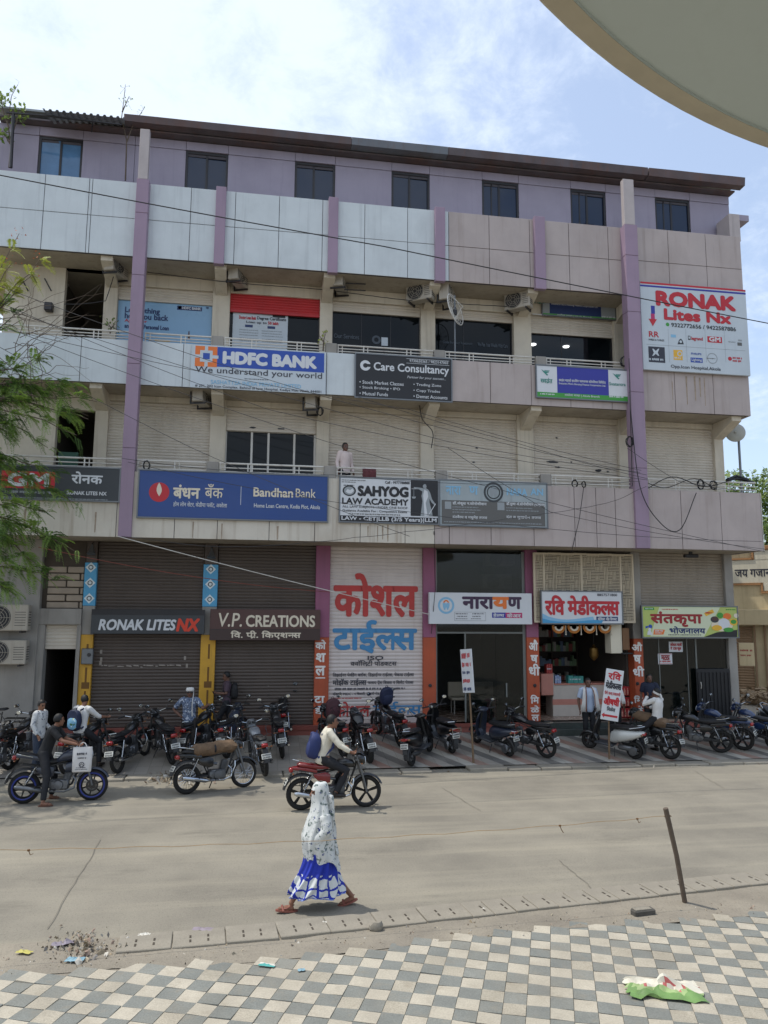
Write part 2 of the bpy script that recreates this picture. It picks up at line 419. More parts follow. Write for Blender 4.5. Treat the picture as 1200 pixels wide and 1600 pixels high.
# sloping pavement before the shops, striped with old tiles
def stripe_mat():
    m = bpy.data.materials.new('striped_pavers'); m.use_nodes = True; t = m.node_tree; b = t.nodes['Principled BSDF']; b.inputs['Roughness'].default_value = .85
    tc = t.nodes.new('ShaderNodeTexCoord'); sp = t.nodes.new('ShaderNodeSeparateXYZ'); t.links.new(tc.outputs['Object'], sp.inputs[0])
    def ma(op, a, b2):
        n = t.nodes.new('ShaderNodeMath'); n.operation = op
        for i, q in ((0, a), (1, b2)):
            if isinstance(q, (int, float)): n.inputs[i].default_value = q
            else: t.links.new(q, n.inputs[i])
        return n.outputs[0]
    u = ma('ADD', sp.outputs[0], ma('MULTIPLY', sp.outputs[1], .62))
    wv = ma('FRACT', ma('DIVIDE', u, 1.25), 0)
    cr = t.nodes.new('ShaderNodeValToRGB'); cr.color_ramp.interpolation = 'CONSTANT'; t.links.new(wv, cr.inputs[0])
    e = cr.color_ramp.elements; e[0].position = 0; e[0].color = (*lin('#8f6f62'), 1); e[1].position = .25; e[1].color = (*lin('#8f8a82'), 1)
    for p, c in ((.5, '#5b5a58'), (.75, '#aca89f')): q = e.new(p); q.color = (*lin(c), 1)
    n = t.nodes.new('ShaderNodeTexNoise'); n.inputs['Scale'].default_value = 1.3; n.inputs['Detail'].default_value = 7; t.links.new(tc.outputs['Object'], n.inputs['Vector'])
    mr = t.nodes.new('ShaderNodeMapRange'); t.links.new(n.outputs[0], mr.inputs[0]); mr.inputs[1].default_value = .35; mr.inputs[2].default_value = .7; mr.inputs[3].default_value = .05; mr.inputs[4].default_value = .6
    # the left end is plain worn concrete
    ml = t.nodes.new('ShaderNodeMapRange'); t.links.new(sp.outputs[0], ml.inputs[0]); ml.inputs[1].default_value = 1.0; ml.inputs[2].default_value = 3.2; ml.inputs[3].default_value = 1; ml.inputs[4].default_value = 0
    f = ma('MAXIMUM', mr.outputs[0], ml.outputs[0])
    mx = t.nodes.new('ShaderNodeMixRGB'); t.links.new(f, mx.inputs[0]); t.links.new(cr.outputs[0], mx.inputs[1]); mx.inputs[2].default_value = (*lin('#8c867d'), 1)
    br = t.nodes.new('ShaderNodeTexBrick'); br.inputs['Scale'].default_value = 3.3; br.inputs['Mortar Size'].default_value = .012; br.offset = 0
    br.inputs['Color1'].default_value = (1, 1, 1, 1); br.inputs['Color2'].default_value = (.86, .85, .83, 1); br.inputs['Mortar'].default_value = (.45, .43, .4, 1); br.inputs['Brick Width'].default_value = 1; br.inputs['Row Height'].default_value = 1
    t.links.new(tc.outputs['Object'], br.inputs['Vector'])
    mm = t.nodes.new('ShaderNodeMixRGB'); mm.blend_type = 'MULTIPLY'; mm.inputs[0].default_value = 1; t.links.new(mx.outputs[0], mm.inputs[1]); t.links.new(br.outputs[0], mm.inputs[2])
    t.links.new(mm.outputs[0], b.inputs['Base Color']); return m
g = MB(); g.quad((-30, KERB_Y, PAV0), (40, KERB_Y, PAV0), (40, 21.9, pave_z(21.9)), (-30, 21.9, pave_z(21.9)))
struct('pavement', g, stripe_mat())
# level ground beside the building on the right, running back along the side street
g = MB(); g.quad((14.7, 21.9, pave_z(21.9)-.004), (40, 21.9, pave_z(21.9)-.004), (40, 60, .7), (14.7, 60, .7)); struct('side_street', g, M_dirt)
# near pavement of chequered tiles, laid at an angle to the road
AT = R_(21.5); ta = V((sin(AT), cos(AT), 0)); tb = V((cos(AT), -sin(AT), 0)); TS = .222
edge_px = ((-60, 1524), (100, 1515), (190, 1507), (250, 1509), (370, 1500), (520, 1487), (660, 1470), (800, 1454), (860, 1448), (1015, 1440), (1200, 1425), (1300, 1416))
edge = [G(*p) for p in edge_px]
def edge_y(x):
    for a, b in zip(edge, edge[1:]):
        if a.x <= x <= b.x: return a.y+(b.y-a.y)*(x-a.x)/(b.x-a.x)
    return edge[0].y if x < edge[0].x else edge[-1].y
mt = [pm('tile_pale', '#b3ab9b', .85, .12, 2.2, bump=.15, fine=.25, streak=.4, grime='#857a68'), pm('tile_dark', '#7b7d78', .85, .14, 2.2, bump=.15, fine=.3, streak=.4, grime='#8b806e'), pm('tile_pale_worn', '#a9a191', .88, .14, 2.2, fine=.35, streak=.45, grime='#857a68'), pm('tile_dark_worn', '#83847e', .88, .14, 2.2, fine=.3, streak=.45, grime='#8b806e')]
g = MB(); base = G(860, 1500)
for i in range(-56, 48):
    for j in range(-38, 30):
        c = base + tb*(i+.5)*TS + ta*(j+.5)*TS
        if c.y > edge_y(c.x)-.06 or c.y < 4.5 or abs(c.x-2) > 11: continue
        h = .02+random.uniform(-.0025, .0025); q = TS/2-.0025; tx, ty = random.uniform(-.004, .004), random.uniform(-.004, .004)
        k = (i+j) % 2; g.mi = k + (2 if random.random() < .22 else 0)
        P = [c+tb*(a*q)+ta*(b*q) for a, b in ((-1, -1), (1, -1), (1, 1), (-1, 1))]
        top = [p+V((0, 0, h+tx*a+ty*b)) for p, (a, b) in zip(P, ((-1, -1), (1, -1), (1, 1), (-1, 1)))]; bot = [p+V((0, 0, -.05)) for p in P]
        g.add(top+bot, [(0, 1, 2, 3), (0, 4, 5, 1), (1, 5, 6, 2), (2, 6, 7, 3), (3, 7, 4, 0)])
struct('tiled_pavement', g, mt)
g = MB(); g.quad((-12, 3, .008), (16, 3, .008), (16, 9.19, .008), (-12, 9.19, .008)); struct('pavement_bed', g, M_dirt)
# gravelly strip between drain and tiles
g = MB(); nx, ny = 90, 8
for j in range(ny+1):
    for i in range(nx+1):
        x = -8+i*.2; ya = edge_y(x)-.12; yb = max(ya+.25, 9.62+max(0, x+1)*.085+.25)+.0; y = ya+(yb-ya)*j/ny
        g.v.append(V((x, y, .016+.014*noise.noise((x*2.5, y*2.5, 3))+.006*noise.noise((x*9, y*9, 1)))))
g.f = [[j*(nx+1)+i, j*(nx+1)+i+1, (j+1)*(nx+1)+i+1, (j+1)*(nx+1)+i] for j in range(ny) for i in range(nx)]; g.m = [0]*len(g.f)
struct('dirt_verge', g, M_dirt, True)
# precast drain covers along the near side of the road: every slab a thing
dl = [G(*p) for p in ((184, 1480), (400, 1462), (600, 1440), (800, 1418), (1000, 1396), (1200, 1374), (1330, 1360), (1600, 1331))]
M_slot = pm('drain_slot_dark', '#453e35', .95)
def dpt(s):
    for a, b in zip(dl, dl[1:]):
        q = (b-a).length
        if s <= q: return a+(b-a)*(s/q), (b-a).normalized()
        s -= q
    return dl[-1], (dl[-1]-dl[-2]).normalized()
s = 0; k = 0
while s < sum((b-a).length for a, b in zip(dl, dl[1:])):
    wide = k < 7; w2 = .295 if wide else .145; p, d = dpt(s+w2); nrm = V((-d.y, d.x, 0)); ang = atan2(d.y, d.x)
    lab = 'weathered wide concrete drain cover with two rows of slots along the near road edge' if wide else 'weathered narrow concrete drain cover with one row of slots along the near road edge'
    o = thing('drain_cover', lab, 'drain cover', p+V((0, 0, .0)), ang+random.uniform(-.012, .012), 'wide slotted concrete drain covers along the near edge of the road' if wide else 'narrow slotted concrete drain covers along the near edge of the road')
    m = MB(); h = .045+random.uniform(-.006, .006); m.bbox(-w2, w2, -.235, .235, -.03, h, .008); m.mi = 1
    for ux in ((-.1, .1) if wide else (.06,)):
        for uy in (-.1, .02):
            m.box(ux-.011, ux+.011, uy-.035, uy+.035, h+.0015, h+.004)
    obj('slab', m, [M_conc, M_slot], o)
    s += 2*w2+.01; k += 1
# ================================================================ THE BUILDING
M_white = pm('cladding_bluish_white', '#c3cacd', .45, .06, 1.2, streak=.3, grime='#7d8186')
M_pink = pm('cladding_dusty_pink', '#ab9f9b', .5, .06, 1.2, streak=.42, grime='#75665c')
M_cream1 = pm('cladding_cream', '#c6bfb2', .55, .06, 1.2, streak=.5, grime='#80694f')
M_seam = pm('cladding_joint', '#4d4a50', .8)
M_purple = pm('column_purple', '#927d90', .5, .07, 1.0, streak=.2, grime='#5e5261')
M_lilac = pm('wall_lilac', '#968f9f', .6, .08, .9, streak=.22, grime='#574f66')
M_cap = pm('column_cap_pale', '#aea5a4', .6, .08, 1.5, streak=.35, grime='#6a615d')
M_plas = pm('plaster_cream', '#c9c0af', .85, .1, 1.3, streak=.35, grime='#76674f', bump=.1)
M_plasg = pm('plaster_grey', '#94908a', .85, .12, 1.3, streak=.45, grime='#55504a', bump=.1)
M_shut = pm('shutter_beige', '#c6bdaf', .6, .08, 1.1, streak=.2, grime='#8b7a65')
M_shutb = pm('shutter_brown', '#4f453e', .55, .1, 1.1, streak=.25, grime='#3b322d')
M_shutw = pm('shutter_white', '#c7bdb8', .6, .06, 1.3, streak=.2, grime='#8b7b72')
M_shutr = pm('shutter_red', '#b3262b', .5, .08, 1.3, streak=.15, grime='#6b1d1d')
M_shutg = pm('shutter_grey', '#93897c', .6, .08, 1.3, streak=.3, grime='#5f564a')
M_dark = pm('window_frame_dark', '#262427', .45, .1)
M_glass = glass('window_glass', '#17263f', 0)  # blue of the reflected sky is put into the base colour
M_glassd = glass('shop_glass_dark', '#0b1013', 0, .06, .22)
M_rail = pm('railing_paint', '#c9c6bf', .5, .08, 3, streak=.3, grime='#7b5d43')
M_slab = pm('slab_soffit', '#a59c8d', .9, .14, 1.1, streak=.4, grime='#5d5142')
M_rust = pm('gutter_rust', '#595256', .8, .25, 2.0, streak=.6, grime='#6b4636', bump=.1)
M_gutg = pm('gutter_grey', '#666b73', .6, .15, 2.0, streak=.5, grime='#6a4a3a')
M_corr = pm('roof_sheet', '#8d9296', .5, .15, 2, metal=.15, streak=.3)
M_cpink = pm('column_pink', '#8e5470', .6, .1, 1.2, streak=.3, grime='#5a3a48')
M_corange = pm('column_orange', '#a84c2c', .6, .14, 1.2, streak=.5, grime='#6a3520')
M_cyellow = pm('column_yellow', '#c4942a', .55, .12, 1.5, streak=.45, grime='#80632a')
M_cblue = pm('column_blue', '#4f9bc4', .55, .08, 1.5, streak=.15)
M_wht = pm('paint_white', '#d8d6d2', .55, .05)
M_blk = pm('paint_black', '#17171a', .5, .1)
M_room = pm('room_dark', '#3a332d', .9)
M_pl = pm('plinth_red', '#8d5147', .75, .15, 2, streak=.3)
M_step = pm('step_dark_stone', '#3d4441', .35, .2, 6)
M_block = pm('concrete_block', '#9b8e7f', .9, .12, 3, bump=.3)
Bd = thing('commercial_building', 'four storey commercial block with purple columns, pale cladding and shuttered shops below', 'building', (4, 22, .5))
def bp(name, mb, mat, smooth=False, parent=None): return obj(name, mb, mat, parent or Bd, smooth, world=True)
def bpl(name, mb, mat, label, **k): o = bp(name, mb, mat, **k); o['label'] = label; return o
def X_(x, y, Y): return W(x, y, Y).x
def Z_(x, y, Y): return W(x, y, Y).z
FY1, FY2 = 20.7, 20.9
# --- slabs
for z0, z1, y0 in ((5.76, 6.93, FY1+.1), (9.93, 10.1, FY2+.1), (13.57, 13.75, FY2+.1)):
    bp('floor_slab', MB().box(-8.6, 14.7, y0, 33, z0, z1), M_slab)
# --- cladding bands
def band(name, Y, z0, z1, xs, split, mats, mid=None, xl=-8.8, xr=14.86):
    """panels xl..xr with joints at xs; mats[0] left of split, mats[1] right of it"""
    m = MB(); m.mi = 2; m.box(xl, xr, Y+.02, Y+.09, z0+.01, z1-.01); e = [xl]+sorted(xs)+[xr]; zs = [z0, mid, z1] if mid else [z0, z1]
    for a, b in zip(e, e[1:]):
        for c, d in zip(zs, zs[1:]):
            m.mi = 0 if (a+b)/2 < split else 1; j = random.uniform(0, .004)
            m.bbox(a+.008, b-.008, Y-j, Y+.021, c+.008, d-.008, .004)
    return bp(name, m, list(mats)+[M_seam])
x3 = [X_(q, 350, FY2) for q in (-55, 66, 136, 141, 222, 297, 367, 436, 504, 570, 637, 701, 764, 827, 888, 949)]
band('parapet_cladding', FY2, 13.55, 15.74, x3, 5.3, (M_white, M_pink), 14.66, xr=10.9)
band('parapet_cladding', FY2, 9.93, 15.8, [X_(q, 450, FY2) for q in (1047, 1106)], -99, (M_white, M_pink), 14.7, xl=11.1)
x2 = [X_(q, 590, FY2) for q in (-60, 124, 285, 510, 556, 705, 766, 830, 891, 955)]
band('balcony_cladding', FY2, 9.91, 11.15, x2, 5.3, (M_white, M_pink), xr=10.9)
x1 = [X_(q, 810, FY1) for q in (-70, 60, 182, 273, 340, 421, 492, 563, 633, 679, 702, 767, 834, 898, 932, 962, 1065, 1127)]
band('balcony_cladding', FY1, 5.74, 7.5, x1, 4.75, (M_cream1, M_pink))
m = MB(); m.box(14.78, 14.86, FY1+.1, 24, 5.75, 7.49); m.box(14.78, 14.86, FY2+.1, 24, 9.94, 15.79); bp('side_cladding', m, M_pink)
m = MB(); m.box(14.865, 14.88, FY1-.01, FY1+.03, 5.75, 7.5); bp('edge_trim', m, M_rail)
for px, y0, y1, Y in ((434, 822, 843, FY1), (302, 815, 841, FY1), (347, 818, 842, FY1), (590, 822, 846, FY1), (598, 821, 843, FY1), (606, 820, 846, FY1), (575, 822, 838, FY1), (40, 795, 828, FY1), (150, 800, 832, FY1), (1072, 588, 632, FY2), (1085, 588, 626, FY2), (1100, 590, 634, FY2), (1093, 590, 620, FY2), (1050, 596, 625, FY2)):
    a, b = W(px, y0, Y), W(px, y1, Y); w = random.uniform(.015, .035); n = 7; m = MB()
    L_ = [(a.x-w*(1-.5*i/n)*random.uniform(.6, 1), Y-.006, a.z+(b.z-a.z)*i/n) for i in range(n+1)]; R2 = [(a.x+w*(1-.5*i/n)*random.uniform(.6, 1), Y-.006, a.z+(b.z-a.z)*i/n) for i in range(n+1)]
    for i in range(n): m.quad(L_[i+1], R2[i+1], R2[i], L_[i])
    bp('rust_stain', m, pm('rust_drip', '#988877', .8, .25, 6))
# --- purple columns over the whole height, pale caps above the parapet
for x0, x1_ in ((-3.6, -3.27), (10.77, 11.19)):
    m = MB(); zj = [5.74, 8.1, 10.4, 12.9, 14.7, 15.7]
    for a, b in zip(zj, zj[1:]): m.bbox(x0, x1_, 20.6, FY2+.05, a+.004, b-.004, .008)
    bp('column', m, M_purple); bp('column_cap', MB().bbox(x0+.02, x1_-.05, 20.62, 20.8, 15.705, 17.2, .01), M_cap)
for x0, x1_ in ((-1.46, -1.18), (1.73, 2.01), (4.88, 5.18), (7.95, 8.28)):
    bp('pilaster', MB().bbox(x0, x1_, 20.76, FY2+.03, 13.47, 15.78, .008), M_purple)
# --- top floor: lilac wall of panels with sliding windows
wins = [(-6.62, -5.41), (-2.47, -1.23), (.78, 2.01), (3.78, 4.99), (6.7, 7.91), (9.67, 10.88), (12.62, 13.86)]
m = MB(); m.mi = 1; m.box(-7.75, 15.3, 22.06, 22.1, 17.4, 17.84); m.mi = 0; e = -7.75
for a, b in wins+[(15.3, 15.4)]:
    w = a-e; n = 2 if w > 2.2 else 1
    for i in range(n): m.bbox(e+w*i/n+.005, e+w*(i+1)/n-.005, 22.0, 22.1, 13.8, 17.54, .004)
    for i in range(n): m.bbox(e+w*i/n+.005, e+w*(i+1)/n-.005, 21.985, 22.061, 17.55, 17.83, .004)
    if b < 15.35: m.bbox(a+.005, b-.005, 21.985, 22.061, 17.565, 17.83, .004); m.box(a, b, 22.0, 22.1, 13.8, 16.1); e = b
bp('top_floor_wall', m, [M_lilac, M_seam])
for i, (a, b) in enumerate(wins):
    f = MB(); t = .06
    f.box(a, a+t, 22.03, 22.13, 16.1, 17.56); f.box(b-t, b, 22.03, 22.13, 16.1, 17.56); f.box(a+t, b-t, 22.031, 22.13, 17.48, 17.56); f.box(a+t, b-t, 22.031, 22.13, 16.1, 16.16)
    c = (a+b)/2 if i < 2 else a+(b-a)*.47; f.box(c-.03, c+.03, 22.05, 22.11, 16.16, 17.48)
    if i > 3: f.box(a+.3, a+.34, 22.06, 22.1, 16.16, 17.48)
    w = bp('window', f, M_dark)
    g = MB(); g.box(a+t, c-.03, 22.075, 22.085, 16.16, 17.48); g.box(c+.03, b-t, 22.09, 22.1, 16.16, 17.48)
    for v in g.v: v.y += (v.x-a)*.012*(1 if i % 2 else -1)+(v.z-16)*.02*((i*37 % 5)/5-.3)
    bp('pane', g, M_glass if i else pm('window_glass_sky_tint', '#54789c', .08, .2, 1.5), parent=w)  # first window: bright sky reflection painted in as a paler blue base colour
# --- roof, rusty gutter, corrugated sheet
bp('roof', MB().add([(-7.75, 21.7, 18.16), (15.4, 21.7, 18.16), (15.4, 33, 17.9), (-7.75, 33, 17.9), (-7.75, 21.7, 18.1), (15.4, 21.7, 18.1), (15.4, 33, 17.84), (-7.75, 33, 17.84)], [(0, 1, 2, 3), (7, 6, 5, 4), (0, 4, 5, 1), (1, 5, 6, 2), (3, 2, 6, 7), (0, 3, 7, 4)]), M_corr)
bp('eaves_soffit', MB().box(-7.7, 15.35, 21.72, 22.05, 17.85, 17.9), M_rust)
def gutter(x0, x1, mat):
    m = MB(); n = max(2, int((x1-x0)/.45)); rs = []
    for i in range(n+1):
        x = x0+(x1-x0)*i/n; w = .018*noise.noise((x*1.1, 0, 0))+.01*noise.noise((x*4, 2, 0)); zt = 18.11+.004*(x+4)+w
        rs.append([(x, 21.42+w, 17.92), (x, 21.38+w, zt), (x, 21.41+w, zt+.012), (x, 21.7, zt+.0), (x, 21.7, 17.91)])
    m.rings(rs); return bp('gutter', m, mat)
gx = [X_(q, 215, 21.4) for q in (192, 550, 700)]
gutter(gx[0], gx[1]-.01, M_rust); gutter(gx[1], gx[2], M_gutg); gutter(gx[2]+.01, X_(1012, 265, 21.4), M_rust); gutter(X_(1014, 265, 21.4), 15.52, M_rust)
m = MB(); rs = []; a0, a1 = W(66, 171, 20.9), W(193, 184, 21.2); n = 84
for j, (dy, dz) in enumerate(((0, 0), (1.1, .25))):
    rs.append([a0.lerp(a1, i/n)+V((0, dy, dz+.035*(1 if (i % 7) in (0, 1, 2) else -.4))) for i in range(n+1)])
m.rings(rs, cap=False, close=False)
bp('corrugated_sheet', m, M_corr)
m = MB(); m.tube([W(10, 176, 21.2), W(75, 181, 21.1), W(190, 195, 21.3)], .03, 6); m.tube([W(21, 176, 21.2), W(17, 262, 21.2)], .045, 6); m.tube([W(145, 190, 21.3), W(143, 206, 21.8)], .02, 5)
bp('steel_frame', m, M_dark)
m = MB(); m.bbox(14.72, 15.1, 21.2, 21.9, 15.82, 16.75, .01); bp('parapet_post', m, M_cap)
m = MB(); m.box(15.02, 15.5, 21.3, 22, 16.6, 16.8); bp('ledge', m, M_lilac)
# --- shell walls
m = MB(); m.box(-7.3, -7.2, 22.2, 33, .3, 17.8); m.box(14.62, 14.69, 22.35, 33, .3, 17.8); m.box(-7.2, 14.6, 32.9, 33, .3, 17.8); bp('outer_wall', m, M_plas)
# --- upper-storey columns with cantilever beams, lintels
def frame_floor(zf, zc, cols, zl):
    for a, b in cols:
        m = MB(); m.bbox(a, b, 22.0, 22.3, zf, zc, .008); c = (a+b)/2; y0 = FY2+.12
        m.add([(c-.16, 22.0, zc-.5), (c+.16, 22.0, zc-.5), (c+.16, y0, zc-.14), (c-.16, y0, zc-.14), (c-.16, 22.0, zc+.001), (c+.16, 22.0, zc+.001), (c+.16, y0, zc+.001), (c-.16, y0, zc+.001)],
              [(0, 1, 2, 3), (4, 7, 6, 5), (2, 6, 7, 3), (0, 3, 7, 4), (1, 5, 6, 2)])
        bp('pillar', m, M_plas)
    for (a, b), (c, d) in zip(cols, cols[1:]): bp('lintel', MB().bbox(b+.003, c-.003, 22.04, 22.3, zl, zc-.002, .006), M_plas)
c1 = [(-4.62, -4.27), (-1.47, -1.02), (1.58, 1.95), (4.69, 5.11), (7.72, 8.24), (11.03, 11.5), (14.29, 14.6)]
c2 = [(-4.51, -4.2), (-1.53, -1.03), (1.62, 2.0), (4.71, 5.16), (7.67, 8.24), (11.01, 11.45), (14.3, 14.6)]
frame_floor(6.93, 9.93, c1, 9.76); frame_floor(10.1, 13.57, c2, 13.2)
def shutter(x0, x1, z0, z1, Y, mat, pitch=.085, depth=.022, label=None, bar=True):
    m = MB(); n = max(1, int(round((z1-z0)/pitch))); h = (z1-z0)/n; prof = []
    for i in range(n):
        z = z0+i*h; prof += [(Y, z), (Y-depth*.8, z+h*.22), (Y-depth, z+h*.5), (Y-depth*.8, z+h*.8), (Y, z+h*.97)]
    prof.append((Y, z1)); nx = 5
    rs = [[(x0+(x1-x0)*i/nx, y+.0012*noise.noise((i*1.3+x0, z*.8, 0)), z) for y, z in prof] for i in range(nx+1)]
    m.rings(rs, cap=False, close=False)
    if bar: m.bbox(x0, x1, Y-.035, Y+.03, z0-.07, z0+.01, .006)
    o = bp('roller_shutter', m, mat, smooth=True)
    if label: o['label'] = label
    return o
YS = 22.14
def zpx(x, y): return Z_(x, y, YS)
for (a, b), zb in (((-4.27, -1.47), 6.96), ((1.95, 4.69), 6.96), ((5.11, 7.72), 6.96), ((8.24, 11.03), 6.96), ((11.5, 14.29), 6.96)): shutter(a, b, zb, 9.76, YS, M_shut)
# window bay of the first floor under a half lowered shutter
zw = zpx(425, 672); shutter(-1.02, 1.58, zw, 9.76, YS, M_shut, label='beige roller shutter pulled half down over a dark window')
m = MB(); xs = [-1.02, -.28, .2, .95, 1.55]; m.box(-1.02, 1.58, 22.18, 22.24, zw-.08, zw+.02); m.box(-1.02, 1.58, 22.18, 22.24, 7.0, 7.08)
for x in xs: m.box(x-.03, x+.03, 22.17, 22.25, 7.08, zw-.08)
w = bp('window', m, M_rail); bp('pane', MB().box(-1.0, 1.56, 22.22, 22.23, 7.08, zw-.08), M_glassd, parent=w)
bp('sill_wall', MB().box(-1.02, 1.58, 22.15, 22.3, 6.0, 7.0), M_plas)
# second floor openings
def glass_bay(x0, x1, z0, z1, Y=22.2, mat=None, mull=(), fm=None):
    m = MB(); t = .035; m.box(x0, x0+t, Y-.02, Y+.04, z0, z1); m.box(x1-t, x1, Y-.02, Y+.04, z0, z1); m.box(x0+t, x1-t, Y-.019, Y+.04, z1-t, z1); m.box(x0+t, x1-t, Y-.019, Y+.04, z0, z0+t)
    for q in mull: m.box(q-.01, q+.01, Y-.018, Y+.03, z0+t, z1-t)
    w = bp('shop_window', m, fm or M_dark); bp('pane', MB().box(x0+t, x1-t, Y, Y+.01, z0+t, z1-t), mat or M_glassd, parent=w); return w
zt = zpx(250, 469); shutter(-4.2, -1.53, zt, 13.2, YS, M_shut); glass_bay(-4.2, -1.53, 10.12, zt-.05)
zr0, zr1 = zpx(430, 489), zpx(430, 457); shutter(-1.03, 1.62, zr0, zr1, YS-.02, M_shutr, label='bright red roller shutter half raised over a glass shop front'); shutter(-1.03, 1.62, zr1, 13.2, YS, M_shut, bar=False); glass_bay(-1.03, 1.62, 10.12, zr0-.05, mull=(.65,))
zc = zpx(590, 488); shutter(2.0, 4.71, zc, 13.2, YS, M_shut); gw = glass_bay(2.0, 4.71, 10.12, zc-.05, mull=(2.9, 3.8))
zd = zpx(740, 498); shutter(5.16, 7.67, zd, 13.2, YS, M_shut); gw2 = glass_bay(5.16, 7.67, 10.12, zd-.05, mull=(6.1,))
ze = zpx(900, 522); shutter(8.24, 11.01, ze, zpx(900, 490), YS, M_shut)
m = MB(); m.box(8.24, 11.01, 22.15, 22.3, zpx(900, 492), 13.2); bp('wall_panel', m, M_plas)
M_clear = glass('shop_glass_clear', '#0b1216', .45)
glass_bay(8.24, 11.01, 10.12, ze-.05, mat=M_clear, mull=(9.3,))
# lit room behind the last bay
m = MB(); m.mi = 0
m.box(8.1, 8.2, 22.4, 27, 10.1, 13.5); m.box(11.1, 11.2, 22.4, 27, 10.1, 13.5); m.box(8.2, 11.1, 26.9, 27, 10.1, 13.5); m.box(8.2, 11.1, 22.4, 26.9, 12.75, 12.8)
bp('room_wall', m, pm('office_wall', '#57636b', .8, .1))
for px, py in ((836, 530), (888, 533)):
    p = W(px, py, 23.2); bp('ceiling_light', MB().lathe([(.1, 0), (.11, -.01), (.09, -.03), (.02, -.032)], 16, Matrix.Translation((p.x, 23.4, 12.75))), emit('ceiling_lamp', '#ffffff', 9))
m = MB()
for (a, b) in ((-7.2, -4.5),): m.box(a, b, 22.4, 27, 10.1, 13.5)
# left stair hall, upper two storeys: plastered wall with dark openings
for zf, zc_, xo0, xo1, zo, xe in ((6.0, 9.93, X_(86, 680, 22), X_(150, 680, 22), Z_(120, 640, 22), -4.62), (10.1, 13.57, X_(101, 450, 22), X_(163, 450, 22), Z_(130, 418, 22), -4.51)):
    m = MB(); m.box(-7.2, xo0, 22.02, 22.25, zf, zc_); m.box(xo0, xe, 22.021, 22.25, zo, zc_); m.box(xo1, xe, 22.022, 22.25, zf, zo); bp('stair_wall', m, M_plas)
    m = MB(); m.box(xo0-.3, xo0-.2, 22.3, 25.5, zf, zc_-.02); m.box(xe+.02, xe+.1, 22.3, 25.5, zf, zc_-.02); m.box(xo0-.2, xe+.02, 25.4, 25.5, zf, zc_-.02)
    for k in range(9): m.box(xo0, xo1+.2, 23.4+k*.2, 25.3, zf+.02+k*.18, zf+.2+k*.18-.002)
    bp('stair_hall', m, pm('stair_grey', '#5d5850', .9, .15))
bp('green_panel', MB().bbox(X_(91, 715, 21.2), X_(122, 715, 21.2), 21.2, 21.24, 7.3, Z_(100, 706, 21.2), .01), pm('panel_green', '#1f4638', .6))
# brackets on the wall of the stair hall
for px, py in ((40, 445), (53, 432), (76, 445)):
    p = W(px, py, 21.9); bp('wall_bracket', MB().tube([p+V((-.12, 0, .18)), p+V((.08, 0, -.18))], .02, 5), M_dark)
m = MB(); p = W(77, 480, 21.9); m.bbox(p.x-.12, p.x+.1, 21.8, 22, p.z-.12, p.z+.12, .02); bp('wall_bracket', m, M_dark)
# --- railings, bay by bay, between concrete posts
def railing(x0, x1, Y, z0, z1, posts, parent=None):
    m = MB()
    for z in (z1, z0+(z1-z0)*.62, z0+(z1-z0)*.3): m.tube([(x0, Y, z), (x1, Y, z)], .026 if z == z1 else .017, 6)
    for p in posts:
        m.tube([(p, Y, z0-.05), (p, Y, z1)], .02, 6); m.tube([(p+.12, Y, z0-.05), (p+.12, Y, z1)], .014, 6)
    return bp('railing', m, M_rail)
blk = [-1.28, 1.88, 5.03, 8.12]
for (Y, z0, z1, xl) in ((21.0, 11.15, Z_(620, 545, 21.0), -7), (20.82, 7.5, Z_(620, 735, 20.82)+.02, -7)):
    e = [xl, -3.63] ; segs = [(xl, -3.63), (-3.24, -1.45), (-1.1, 1.7), (2.06, 4.86), (5.2, 7.95), (8.3, 10.74)]
    if z0 < 9: segs.append((11.22, 14.8))
    for a, b in segs:
        n = 2 if b-a > 2 else 1; railing(a, b, Y, z0, z1, [a+(b-a)*(k+.6)/n*.9 for k in range(n)]+[a+.02])
    for c in blk: bp('railing_post', MB().bbox(c-.16, c+.16, Y-.08, Y+.12, z0-.02, z1+.02, .01), M_plasg)
